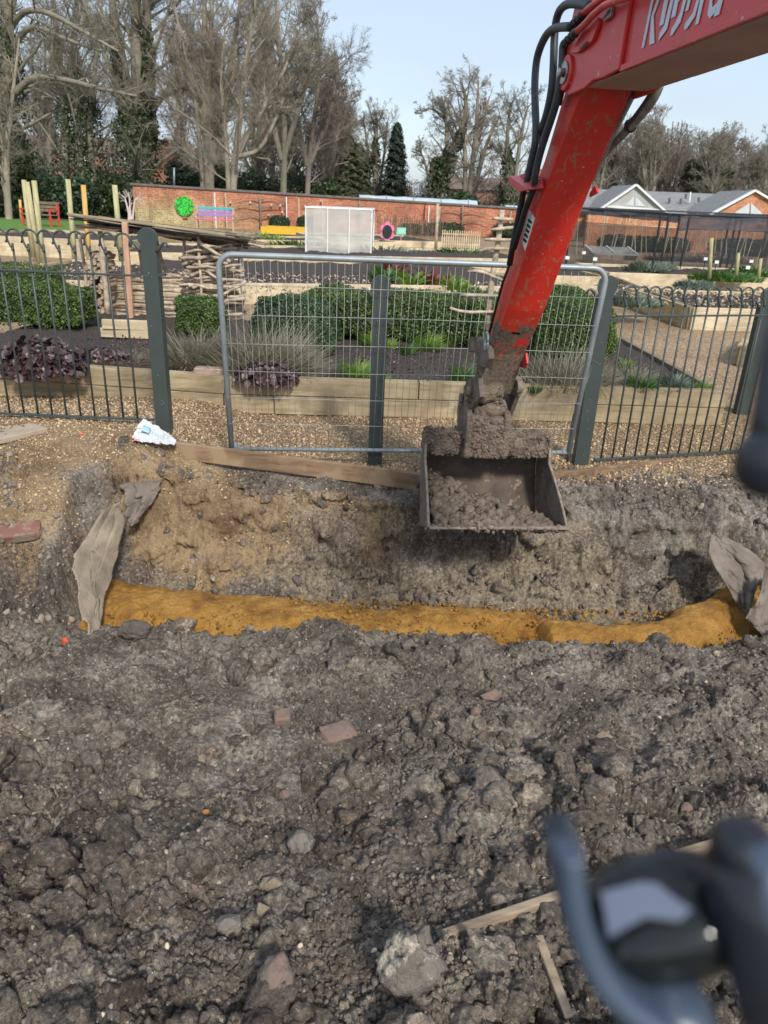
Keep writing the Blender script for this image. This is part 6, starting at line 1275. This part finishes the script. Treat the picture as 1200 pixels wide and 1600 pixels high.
# ------------------------------------------------------------------ excavator boom, arm and bucket
EH = Vector((.16, -1, 0)).normalized(); EN = Vector((1, .16, 0)).normalized()      # along the boom towards the digger; across it to the right
C0 = Py(888.5, 114, 2.8) + EN * .115
def PX(px, py, off):
    r = ray(px, py); o = Vector((0, 0, H)); return o + r * ((C0 + EN * off - o).dot(EN) / r.dot(EN))
def HZ(h, z, off=0): return Vector((C0.x, C0.y, 0)) + EH * h + EN * off + Vector((0, 0, z))
def redpaint(name, mud_lo, mud_hi, base=(.64, .04, .04), scr=.60):
    m, t, b = newmat(name); v = coords(t); c = t.nodes.new('ShaderNodeTexCoord'); s_ = t.nodes.new('ShaderNodeSeparateXYZ'); L(t, c.outputs['Object'], s_.inputs[0])
    n = N(t, 'ShaderNodeTexNoise', Scale=9, Detail=8, Roughness=.7); L(t, v, n.inputs['Vector'])
    v2 = coords(t, 'Object', (30, 30, 5)); n2 = N(t, 'ShaderNodeTexNoise', Scale=1.2, Detail=6, Roughness=.65, Distortion=1.2); L(t, v2, n2.inputs['Vector'])
    col_ = mixc(t, ramp(t, n.outputs['Fac'], [(.35, (0, 0, 0)), (.7, (1, 1, 1))]), base, tuple(k * .8 + .012 for k in base))
    col_ = mixc(t, ramp(t, n2.outputs['Fac'], [(scr, (0, 0, 0)), (scr + .05, (.85,) * 3)]), col_, (.36, .17, .10))
    n4 = N(t, 'ShaderNodeTexNoise', Scale=42, Detail=3); L(t, v, n4.inputs['Vector']); col_ = mixc(t, ramp(t, n4.outputs['Fac'], [(.70, (0, 0, 0)), (.73, (1, 1, 1))]), col_, (.5, .38, .28))
    mr_ = t.nodes.new('ShaderNodeMapRange'); mr_.inputs[1].default_value = mud_lo; mr_.inputs[2].default_value = mud_hi; mr_.inputs[3].default_value = -.02; mr_.inputs[4].default_value = -1.25; L(t, s_.outputs[2], mr_.inputs[0])
    ad = t.nodes.new('ShaderNodeMath'); ad.operation = 'MULTIPLY_ADD'; L(t, n.outputs['Fac'], ad.inputs[0]); ad.inputs[1].default_value = 2.2; L(t, mr_.outputs[0], ad.inputs[2])
    mud = ramp(t, ad.outputs[0], [(.60, (0, 0, 0)), (.72, (1, 1, 1))]); n5 = N(t, 'ShaderNodeTexNoise', Scale=70, Detail=5); L(t, v, n5.inputs['Vector'])
    col_ = mixc(t, mud, col_, ramp(t, n5.outputs['Fac'], [(.3, (.085, .06, .045)), (.7, (.24, .18, .13))]))
    L(t, col_, b.inputs['Base Color']); L(t, ramp(t, mud, [(0, (.38,) * 3), (1, (.9,) * 3)]), b.inputs['Roughness'])
    bump(t, b, n5.outputs['Fac'], .25, .003); return m
M['red'] = redpaint('red_paint', -9, -8); M['red_arm'] = redpaint('red_arm_paint', -1.2, -.45, (.74, .035, .022), .56)
M['hose'] = mat('hose_rubber', (.045, .055, .065), (.028, .034, .042), 20, .5, .3, .001, 300, stretch=(1, 1, 4))
M['hose_grey'] = mat('hose_sleeve', (.30, .29, .28), (.14, .135, .13), 30, .6, .4, .002, 200)
M['steel'] = mat('bright_steel', (.45, .45, .44), (.22, .21, .2), 30, .3, .4, .002, 60, metal=.9)
M['mud_steel'] = mat('muddy_steel', (.25, .20, .16), (.10, .078, .062), 14, .9, 1, .016, 55, spots=(30, .62, (.36, .30, .24)))
M['mud'] = mat('caked_mud', (.28, .215, .16), (.10, .078, .06), 22, .95, 1, .022, 70, spots=(60, .62, (.40, .33, .25)))
M['worn_edge'] = mat('worn_steel_edge', (.34, .28, .23), (.13, .10, .08), 30, .75, .8, .005, 80, spots=(25, .55, (.20, .155, .12)))
M['underside'] = mat('dusty_bounce_underside', (.46, .30, .25), (.34, .20, .17), 5, .85, .3, .002, 60, spots=(16, .70, (.12, .085, .07)))  # dusty underside, its colour lightened to stand in for bounced light
ex = thing('excavator', C0, 'red excavator boom and arm reaching in from the top right, bucket hanging over the trench', 'excavator')
ex.location = C0
# boom box
def prof(pts, off0, off1): return [p - EN * 0 for p in pts], EN * (off1 - off0)
lowz = lambda h: 1.853 + .0205 * h
body = [(.30, lowz(.30)), (2.1, lowz(2.1)), (2.1, 2.36), (1.0, 2.30), (.35, 2.22), (.12, 2.15), (.16, 1.93)]
o = MB().prism([HZ(h, z, -.105) for h, z in body], EN * .21).build('boom', M['red'], ex, bevel=.006)
MB().prism([HZ(h, z - .002, -.103) for h, z in ((.14, 1.853), (2.05, lowz(2.05)), (2.05, lowz(2.05) - .004), (.14, 1.849))], EN * .206).build('boom_underside', M['underside'], ex)
nose = [(.055, 1.838), (.02, 1.838), (-.045, 1.86), (-.075, 1.90), (-.07, 1.945), (-.053, 1.98), (-.01, 2.09), (.05, 2.19), (.35, 2.222), (.42, 2.20), (.40, lowz(.4)), (.30, 1.854), (.22, 1.856), (.16, 1.842)]
for s0, s1 in ((-.118, -.1055), (.1055, .118)): MB().prism([HZ(h, z, s0) for h, z in nose], EN * (s1 - s0)).build('nose_plate', M['red'], ex, bevel=.003)
for sg in (-1, 1):  # seam strips and lower lip
    MB().prism([HZ(.40, lowz(.4) - .006, sg * .106), HZ(2.1, lowz(2.1) - .006, sg * .106), HZ(2.1, lowz(2.1) + .010, sg * .106), HZ(.40, lowz(.4) + .010, sg * .106)], EN * sg * .008).build('lower_lip', M['red'], ex, bevel=.002)
# pivot pin
def disc(c, ax, r, h, name, m, n=28, par=None):
    ax = Vector(ax).normalized(); return MB().tube([c, c + ax * h], r, n).build(name, m, par or ex, False, bevel=min(.004, h * .3))
pc = Py(888.5, 114, 2.8)
disc(pc, -EN, .052, .014, 'pin_boss', M['red']); disc(pc - EN * .014, -EN, .034, .006, 'pivot_pin', M['steel']); disc(pc - EN * .02, -EN, .014, .016, 'grease_nipple', M['steel'], 12)
disc(pc + EN * .23, EN, .052, .012, 'pin_boss', M['red'])
# raised catch plate and clamp on the nose
MB().prism([PX(780 + a / 4.286, b / 4.286, -.119) for a, b in ((545, 355), (645, 275), (690, 160), (680, 120), (640, 130), (600, 180), (560, 250), (500, 360))], -EN * .012).build('catch_plate', M['red'], ex, bevel=.002)
MB().prism([PX(780 + a / 4.286, b / 4.286, -.132) for a, b in ((550, 335), (595, 285), (585, 275), (540, 325))], -EN * .002).build('catch_slot', M['black_metal'], ex)
MB().prism([PX(780 + a / 4.286, b / 4.286, -.119) for a, b in ((725, 150), (770, 110), (775, 40), (755, 40), (740, 95), (715, 125))], -EN * .012).build('hose_clamp', M['steel'], ex, bevel=.002)
# red steel pipes along the boom, and their black couplings
def C7(l, off): return [PX(780 + a / 4.286, b / 4.286, off) for a, b in l]
MB().tube(C7([(560, 95), (600, 55), (660, 10), (760, -60), (900, -120)], -.135) , .010, 10).build('steel_pipe', M['red'], ex, True)
MB().tube(C7([(515, 215), (560, 175), (640, 90), (700, 40), (780, 5), (860, -20), (1050, -90)], -.150), .010, 10).build('steel_pipe', M['red'], ex, True)
MB().tube(C7([(600, 60), (640, 20), (720, -50)], -.115), .010, 10).build('steel_pipe', M['red'], ex, True)
def coupling(a, b, off, r=.014):
    p, q = C7([a, b], off); mb = MB(); n = 7
    for k in range(n): u = p.lerp(q, k / n); w = p.lerp(q, (k + .8) / n); mb.tube([u, w], r * (1 if k % 2 else .84), 8)
    mb.build('coupling', M['black_metal'], ex)
coupling((480, 180), (570, 90), -.135); coupling((445, 285), (525, 205), -.150)
def hose(l, off, r=.0135, m='hose', name='hose'):
    pts = C7(l, 0) if not hasattr(off, '__len__') else [PX(780 + a / 4.286, b / 4.286, o_) for (a, b), o_ in zip(l, off)]
    if not hasattr(off, '__len__'): pts = C7(l, off)
    P = np.array([tuple(p) for p in pts]); s = np.linspace(0, len(P) - 1, len(P) * 6); q = np.stack([np.interp(s, range(len(P)), P[:, c]) for c in range(3)], -1)
    for _ in range(14): q[1:-1] = (q[:-2] + q[1:-1] * 2 + q[2:]) / 4
    return MB().tube([Vector(v) for v in q], r, 12).build(name, M[m], ex, True)
hose([(480, 180), (405, 180), (335, 200), (285, 285), (245, 400), (235, 600), (245, 780), (248, 900), (235, 1000), (210, 1100), (190, 1200)], -.14)
hose([(610, 40), (520, 20), (440, 25), (390, 85), (370, 200), (366, 380), (358, 560), (335, 700), (300, 830), (262, 900), (245, 960)], -.125)
hose([(445, 285), (425, 300), (425, 400), (412, 540), (385, 690), (330, 850), (280, 1000), (250, 1120), (235, 1210)], -.128)
hose([(450, 330), (440, 450), (425, 580), (395, 700)], -.11, .012)
coupling((196, 1130), (186, 1215), -.14, .0135); coupling((244, 1170), (232, 1240), -.128, .0135)
MB().prism(C7([(155, 1170), (185, 1160), (290, 1200), (300, 1260), (240, 1275), (170, 1235)], -.10), -EN * .010).build('hose_bracket', M['red'], ex, bevel=.002)
MB().prism(C7([(155, 1172), (165, 1172), (300, 1262), (240, 1277), (170, 1235)], -.09), -EN * .06 + Vector((0, 0, -.006))).build('hose_bracket', M['red'], ex, bevel=.002)
def H6(l, off): return [PX(a, b, off) for a, b in l]
def armhose(l, off, r=.0115, m='black_metal'): return MB().tube(H6(l, off), r, 10).build('hose', M[m], ex, True)
armhose([(824, 282), (818, 300), (814, 320), (808, 350), (801, 385), (796, 414)], -.115, .013); armhose([(835, 290), (827, 312), (820, 330), (813, 355), (803, 388)], -.112, .012)
# right hand side: sleeved hoses seen past the arm
hose([(890, 630), (860, 690), (820, 770), (770, 870), (720, 980), (685, 1050), (655, 1120), (630, 1200)], .105, .014, 'hose_grey')
hose([(1075, 570), (1050, 640), (990, 730), (900, 830), (820, 910), (750, 980), (700, 1040), (680, 1070)], .13, .014, 'hose_grey')
hose([(1040, 600), (1000, 660), (960, 720), (900, 800), (850, 860)], .12, .010)
hose([(725, 1000), (700, 1050), (680, 1090), (660, 1130)], .12, .006)
MB().tube(C7([(868, 828), (886, 860)], .13), .017, 10).build('hose_tie', M['black_metal'], ex)
MB().tube(C7([(655, 1020), (700, 1030)], .112), .013, 10).build('hose_tie', M['black_metal'], ex)
MB().prism(C7([(605, 1290), (640, 1240), (655, 1290), (600, 1320)], .10), EN * .010).build('side_lug', M['red'], ex, bevel=.002)
MB().prism(H6([(812, 573), (821, 551), (823, 568), (818, 576)], .085), EN * .010).build('side_lug', M['red'], ex, bevel=.002)
MB().tube(H6([(796, 414), (786, 440), (775, 480), (764, 522)], -.105), .006, 8).build('grease_line', M['black_metal'], ex, True)
# arm
front = [(.045, 1.835), (-.105, 1.655), (-.215, 1.503), (-.352, 1.29), (-.50, 1.075), (-.69, .85), (-.83, .62)]
back = [(-.93, .60), (-.875, .72), (-.80, .87), (-.70, 1.0), (-.56, 1.26), (-.42, 1.46), (-.32, 1.55), (-.225, 1.66), (-.10, 1.86), (-.05, 1.96), (.05, 1.97), (.10, 1.90)]
arm = MB().prism([HZ(h, z, -.085) for h, z in front + back], EN * .17).build('arm', M['red_arm'], ex, bevel=.006)
MB().prism(H6([(828, 328), (836, 341), (821, 392), (815, 377)], -.0855), -EN * .0015).build('warning_label', M['white'], arm)
for k in range(5):
    f = .12 + k * .17; a = np.array((829.5, 336)) * (1 - f) + np.array((818, 380)) * f; MB().prism(H6([(a[0] - 2.2, a[1]), (a[0] + 3.2, a[1] + 5), (a[0] + 2.2, a[1] + 9), (a[0] - 3.2, a[1] + 4)], -.0872), -EN * .0008).build('label_mark', M['black_metal'], arm)
MB().prism(H6([(796, 518), (812, 520), (811, 523), (798, 521)], -.02), EN * 0 + EH * .012).build('weld_scar', M['black_metal'], arm)
# mud caked knuckle, links and bucket
def lumpy(c, s, seed, name, m, par=ex, sub=4, rough=.28):
    v, f = lump(sub, seed, rough); return link_mesh(name, v * np.array(s) + np.array(c), f, m, par, True)
MB().prism(H6([(730, 529), (742, 526), (752, 531), (762, 545), (764, 560), (758, 575), (750, 574), (748, 560), (740, 549), (731, 550)], -.12), EN * .03).build('cylinder_clevis', M['mud_steel'], ex, bevel=.004)
MB().tube(H6([(755, 560), (754, 578), (750, 594)], -.10), .03, 10).build('cylinder_rod', M['mud_steel'], ex)
r_ = PX(760, 533, -.12); MB().tube([r_ + EH * .025 * math.cos(a) + Vector((0, 0, .04 * math.sin(a))) for a in np.linspace(0, 6.283, 20)], .006, 8).build('lifting_ring', M['galv'], ex, True)
for off, n_ in ((-.125, 'link_plate'), (.10, 'link_plate')):
    MB().prism(H6([(728, 594), (737, 588), (747, 590), (750, 620), (740, 632), (729, 655), (720, 671), (714, 668), (714, 640), (716, 626), (724, 612)], off) if off < 0 else [HZ(-.80, .62, off), HZ(-.86, .66, off), HZ(-1.0, .62, off), HZ(-1.02, .45, off), HZ(-.95, .40, off)], EN * .025).build(n_, M['mud_steel'], ex, bevel=.004)
disc(PX(722, 622, -.128), -EN, .026, .012, 'link_pin', M['mud_steel']); disc(PX(806, 604, .09), EN, .035, .03, 'link_pin', M['mud_steel'])
lumpy(PX(806, 606, .11), (.035, .035, .055), 301, 'mud_lump', M['mud']); lumpy(PX(738, 612, -.12), (.04, .03, .055), 302, 'mud_lump', M['mud'])
M['bucket_in'] = mat('rusty_shaded_steel', (.13, .095, .07), (.05, .038, .03), 9, .8, .8, .008, 60, spots=(14, .6, (.24, .185, .14)))  # rust brown darkened to stand in for shadow inside the bucket
YT_, YL_ = 3.55, 3.26
pk_ = Py(766, 640, 3.60); lumpy(pk_, (.072, .06, .055), 303, 'mud_lump', M['mud'])
lumpy(Py(764, 614, 3.58), (.075, .06, .05), 304, 'mud_lump', M['mud']); lumpy(Py(768, 655, 3.6), (.06, .06, .045), 305, 'mud_lump', M['mud'])
bk = thing('bucket', Py(766, 690, 3.55), None, None); bk.parent = ex; bk.location = bk.location - ex.location
for k in ('label', 'category'):
    if k in bk: del bk[k]
lipL, lipR = Py(672, 823, YL_), Py(884, 824, YL_ + .02); tL, tR = Py(666, 712, YT_), Py(852, 713, YT_ + .02)
zl = lipL.z; zt = tL.z
prof_ = [(YL_, zl), (3.34, zl - .035), (3.46, zl - .085), (3.60, zl - .06), (3.71, zl + .05), (3.76, zl + .18), (3.72, zl + .30), (3.60, zt + .06)]
def xl(Y): f = (Y - YL_) / (YT_ - YL_); return lipL.x + (tL.x - lipL.x) * min(f, 1.0)
def xr(Y): f = (Y - YL_) / (YT_ - YL_); return lipR.x + (tR.x - lipR.x) * min(f, 1.0)
nx = 60; V = []; pr = np.array(prof_); s = np.linspace(0, len(pr) - 1, 36); pr = np.stack([np.interp(s, range(len(prof_)), pr[:, 0]), np.interp(s, range(len(prof_)), pr[:, 1])], -1)
for _ in range(3): pr[1:-1] = (pr[:-2] + pr[1:-1] * 2 + pr[2:]) / 4
for Y, z in pr:
    for j in range(nx): f = j / (nx - 1); V.append((xl(Y) + (xr(Y) - xl(Y)) * f, Y + .02 * f, z))
i = np.arange(len(pr) * nx).reshape(len(pr), nx); fs = np.stack([i[:-1, :-1], i[:-1, 1:], i[1:, 1:], i[1:, :-1]], -1).reshape(-1, 4)
sh = link_mesh('shell', np.array(V), fs, M['bucket_in'], bk, True); sd = sh.modifiers.new('thick', 'SOLIDIFY'); sd.thickness = .010
open_ = [(YL_ - .005, zl), (3.30, zl + .055), (3.37, zl + .13), (3.45, zl + .20), (3.52, zt - .01), (3.53, zt + .07), (3.60, zt + .09)]
sidepoly = open_ + [(float(a), float(b)) for a, b in pr[::-1]][1:]
for fx, sg in ((xl, -1), (xr, 1)):
    MB().prism([(fx(Y) + sg * .001, Y + (.01 * (1 + sg)), z) for Y, z in sidepoly], (sg * .014, 0, 0)).build('side_plate', M['mud_steel'], bk)
    MB().tube([(fx(Y) + sg * .008, Y - .004 + .01 * (1 + sg), z) for Y, z in open_[:6]], .0068, 8).build('side_edge', M['worn_edge'], bk, True)
MB().beam(lipL + Vector((-.005, -.004, 0)), lipR + Vector((.012, -.004, 0)), .03, .011).build('cutting_edge', M['worn_edge'], bk, bevel=.002)
# mud caked top beam and mounting ears
def mudbox(c, s, seed, name, par, amp=.012, p=7, sub=4, m='mud'):
    v, f = ICO[sub]; q = v / ((np.abs(v) ** p).sum(1) ** (1 / p))[:, None]; q = q * np.array(s) / 2; nn = v
    q = q + nn * ((n3(q / .05, 1.0, seed) + n3(q / .02, 1.0, seed + 3) * .5) * amp)[:, None] + np.array(c); return link_mesh(name, q, f, M[m], par, True)
ICO[6] = ico(6) ; bc = (tL + tR) / 2; bh = Py(755, 676, YT_ + .03).z - bc.z
mudbox((bc.x, bc.y + .045, bc.z + bh / 2), (tR.x - tL.x + .045, .12, bh), 401, 'top_beam', bk, .012, 8, 6)
e0 = Py(764, 690, 3.50); eh_ = Py(764, 654, 3.55).z - bc.z
mudbox((e0.x + .0, 3.56, bc.z + eh_ / 2 + .01), (.20, .13, eh_ + .01), 402, 'mounting_block', bk, .012, 7, 6)
for px in (731, 790): q_ = Py(px, 690, 3.50); mudbox((q_.x, 3.57, bc.z + eh_ / 2 + .02), (.035, .17, eh_ + .035), 403 + px, 'ear', bk, .008, 7, 4)
def crust(boxes, n, seed, par, s0=.003, s1=.010):
    rg = np.random.RandomState(seed); P = []; S = []
    for (cx, cy, cz), (sx, sy, sz) in boxes:
        for _ in range(int(n * sx * (sz + sy) / .1)):
            u, w = rg.uniform(-.5, .5, 2); p = (cx + sx * u, cy - sy / 2 - .002, cz + sz * w) if rg.rand() < sz / (sz + sy) else (cx + sx * u, cy + sy * w, cz + sz / 2)
            P.append(p); S.append(s0 + (s1 - s0) * rg.rand() ** 2.5)
    P = np.array(P); S = np.array(S); P0 = P.copy(); var = [lump(2, seed + k, .5) for k in range(8)]; V = []; Fc = []; off = 0
    Rm = rots(len(P), rg)
    for k in range(len(P)): v, f = var[k % 8]; V.append(v @ Rm[k].T * S[k] * np.array([1, .7, 1]) + P[k]); Fc.append(f + off); off += len(v)
    o = link_mesh('mud_crust', np.concatenate(V), np.concatenate(Fc), M['mud'], par, False); o['kind'] = 'stuff'; return o
crust([((bc.x, bc.y + .045, bc.z + bh / 2), (tR.x - tL.x + .03, .12, bh)), ((e0.x, 3.56, bc.z + eh_ / 2 + .01), (.20, .13, eh_)), ((pk_.x, 3.60, .60), (.09, .10, .13)), ((bc.x + .01, YL_ + .005, zl), (.64, .03, .022))], 620, 55, bk)
# boom lettering
def lettering():
    K = .72
    strokes = {   # drawn letter by letter in a slanted hand of cut strokes, x to the right, y up, cap height 1
        'K': [[(0, 0), (.13, 0), (.27, 1), (.14, 1)], [(.30, .50), (.62, 1), (.80, 1), (.43, .50), (.62, 0), (.44, 0)]],
        'u': [[(.04, .26), (.17, .26), (.24, .74), (.11, .74)], [(.10, .0), (.40, .14), (.54, .74), (.41, .74), (.30, .24), (.12, .13)]],
        'b': [[(.0, .30), (.13, .30), (.25, 1.03), (.12, 1.03)], [(.22, .62), (.40, .74), (.53, .68), (.54, .46), (.44, .16), (.20, 0), (.10, .0), (.12, .12), (.26, .18), (.37, .34), (.42, .55), (.36, .62), (.22, .50)]],
        'o': [[(.04, .30), (.17, .30), (.22, .50), (.34, .62), (.44, .60), (.45, .42), (.36, .22), (.14, .10), (.12, 0), (.26, 0), (.46, .14), (.57, .42), (.56, .66), (.42, .75), (.28, .72), (.12, .56)]],
        't': [[(0, 0), (.13, 0), (.26, 1.0), (.13, 1.0)], [(.22, .60), (.42, .60), (.44, .72), (.24, .72)]],
        'a': [[(.10, .60), (.34, .62), (.41, .56), (.30, .0), (.44, 0), (.56, .60), (.46, .74), (.14, .74)], [(.02, .08), (.14, 0), (.30, .08), (.30, .20), (.16, .16), (.12, .26), (.22, .34), (.36, .36), (.36, .46), (.14, .44), (.02, .30)]]}
    adv = {'K': .80, 'u': .60, 'b': .62, 'o': .62, 't': .46, 'a': .6}
    a, b = PX(997, 75, -.119), PX(1121, 20, -.119); ux = (b - a); Ln = ux.length; ux.normalize(); uy = Vector((0, 0, 1)); uy = (uy - ux * uy.dot(ux)).normalized(); tot = sum(adv[c] for c in 'Kubota'); sc_ = Ln / tot; x = 0; hh = .125
    word = thing('lettering', a, None, None); word.parent = ex; word.location = a - Vector(ex.location)
    for k in ('label', 'category'):
        if k in word: del word[k]
    for ch in 'Kubota':
        mb = MB()
        for st in strokes[ch]: cx_ = sum(p for p, q in st) / len(st); mb.prism([a + ux * (x + (p + (.035 if p > cx_ else -.035)) * sc_) + uy * (q * hh * 1.04) + EN * .0125 for p, q in st], -EN * .0015)
        mb.build('letter', M['decal'], word); x += adv[ch] * sc_
M['decal'] = mat('decal_white', (.62, .68, .76), (.54, .60, .70), 8, .5)
lettering()
# soil lying in the bucket
rg = np.random.RandomState(12); n = 1500; Pb = []; Sb = []
for _ in range(n):
    f = rg.rand() ** 1.25; Y = rg.uniform(YL_ + .02, 3.66 - .16 * f); x = xl(Y) + .03 + (xr(Y) - xl(Y) - .06) * f; zf = np.interp(Y, [YL_, 3.34, 3.46, 3.58, 3.68], [zl, zl - .035, zl - .05, zl - .01, zl + .08]); Pb.append((x, Y, zf + .016 + .085 * rg.rand() * (1.1 - f) * min(1, (Y - YL_) / .12))); Sb.append(.006 + .026 * rg.rand() ** 3)
scatter('bucket_soil', np.array(Pb), np.array(Sb), M['mud'], 'brown soil left in the bottom of the bucket', 'soil', 14, 3, 12, .5)

# ------------------------------------------------------------------ control levers right in front of the lens side, out of focus
def Pn(px, py, d): return Vector((0, 0, H)) + ray(px, py) * d
lev = mat('sky_tinted_metal', (.06, .085, .125), (.04, .058, .09), 20, .35); lev_d = mat('dark_lever', (.016, .019, .027), (.011, .013, .019), 20, .3); gloss = mat('gloss_black', (.010, .012, .014), (.008, .009, .010), 20, .06)  # blue in the bracket colour stands in for sky reflected by dark metal
D = .13; KS = D / .20
t = thing('lever_bracket', Pn(960, 1500, D), 'blurred dark curved metal bracket in the bottom right corner, close to the camera', 'bracket')
path = [(893, 1340), (896, 1385), (903, 1430), (916, 1480), (938, 1530), (972, 1575), (1020, 1610), (1090, 1640)]; pts = [Pn(a, b, D) for a, b in path]
P_ = np.array([tuple(p) for p in pts]); s_ = np.linspace(0, len(P_) - 1, 48); P_ = np.stack([np.interp(s_, range(len(P_)), P_[:, c]) for c in range(3)], -1)
for _ in range(12): P_[1:-1] = (P_[:-2] + P_[1:-1] * 2 + P_[2:]) / 4
Tn = np.gradient(P_, axis=0); Tn /= np.linalg.norm(Tn, axis=1)[:, None]; dep = np.array([0, 1, -.25]); dep = dep / np.linalg.norm(dep); Nn = np.cross(Tn, dep); Nn /= np.linalg.norm(Nn, axis=1)[:, None]
an = np.arange(20) * 2 * np.pi / 20; cx_, sx_ = np.sign(np.cos(an)) * np.abs(np.cos(an)) ** .6, np.sign(np.sin(an)) * np.abs(np.sin(an)) ** .6
V = P_[:, None] + Nn[:, None] * (cx_ * .0042 * KS)[None, :, None] + dep[None, None] * (sx_ * .012 * KS + .010 * KS)[None, :, None]
i_ = np.arange(V.shape[0] * 20).reshape(-1, 20); j_ = np.roll(i_, -1, 1); fs = np.stack([i_[:-1], j_[:-1], j_[1:], i_[1:]], -1).reshape(-1, 4).tolist() + [list(i_[0][::-1]), list(i_[-1])]
link_mesh('curved_plate', V.reshape(-1, 3), [tuple(q) for q in fs], lev, t, True)
t = thing('control_lever', Pn(1030, 1470, D + .02 * KS), 'blurred glossy black lever knob in the bottom right corner', 'lever')
def sell(c, s, p, rot, name, m):
    v, f = ICO[4]; q = v / ((np.abs(v) ** p).sum(1) ** (1 / p))[:, None] * np.array(s) * KS; q = q @ np.array(rot).T + np.array(c); return link_mesh(name, q, f, m, t, True)
rt = Matrix.Rotation(-.35, 3, 'Y') @ Matrix.Rotation(.25, 3, 'X')
sell(Pn(1035, 1432, D + .02 * KS), (.0225, .017, .0145), 3.0, rt, 'knob', gloss)
MB().tube([Pn(1040, 1470, D + .02 * KS * 1), Pn(1052, 1540, D + .02 * KS), Pn(1058, 1640, D + .015 * KS)], [_k * KS for _k in (.009, .0075, .009)], 16).build('lever_shaft', lev_d, t, True)
sell(Pn(1052, 1590, D + .01 * KS), (.0105, .010, .0095), 2.6, Matrix.Identity(3), 'collar', lev)
t = thing('control_lever', Pn(1190, 1450, D), 'blurred dark lever bar running off the right edge at the bottom', 'lever')
MB().tube([Pn(1160, 1335, D), Pn(1185, 1420, D), Pn(1215, 1520, D), Pn(1250, 1660, D)], [_k * KS for _k in (.0105, .012, .0125, .013)], 20).build('bar', lev_d, t, True)
MB().tube([Pn(1180, 1312, D - .004 * KS), Pn(1205, 1410, D - .006 * KS), Pn(1245, 1530, D - .006 * KS)], [_k * KS for _k in (.006, .007, .007)], 16).build('grip', lev, t, True)
sell(Pn(1162, 1330, D), (.0085, .009, .0085), 2.5, Matrix.Identity(3), 'bar_end', lev_d)
t = thing('grab_handle', Pn(1190, 680, D), 'blurred dark rounded handle at the right edge in the middle of the photo', 'handle')
MB().tube([Pn(1222, 470, D), Pn(1212, 560, D), Pn(1208, 640, D), Pn(1212, 720, D)], [_k * KS for _k in (.003, .0045, .0055, .0085)], 18).build('stem', lev_d, t, True)
sell(Pn(1205, 725, D), (.0098, .009, .0098), 2.2, Matrix.Identity(3), 'handle_end', lev_d)
kz = Pn(1032, 1395, D + .02 * KS).z
gl = mat('reflector_plate', (.40, .41, .47), (.30, .31, .37), 5, .08, metal=1.0)
MB().prism([Pz(a, b, kz + .0065 * KS) for a, b in ((938, 1398), (1000, 1382), (1062, 1388), (1088, 1418), (1062, 1444), (1008, 1438), (950, 1470))], (0, 0, .0012 * KS)).build('sky_reflection_patch', gl, bpy.data.objects['control_lever'])  # mirror plate added so the knob shows a bright sky reflection
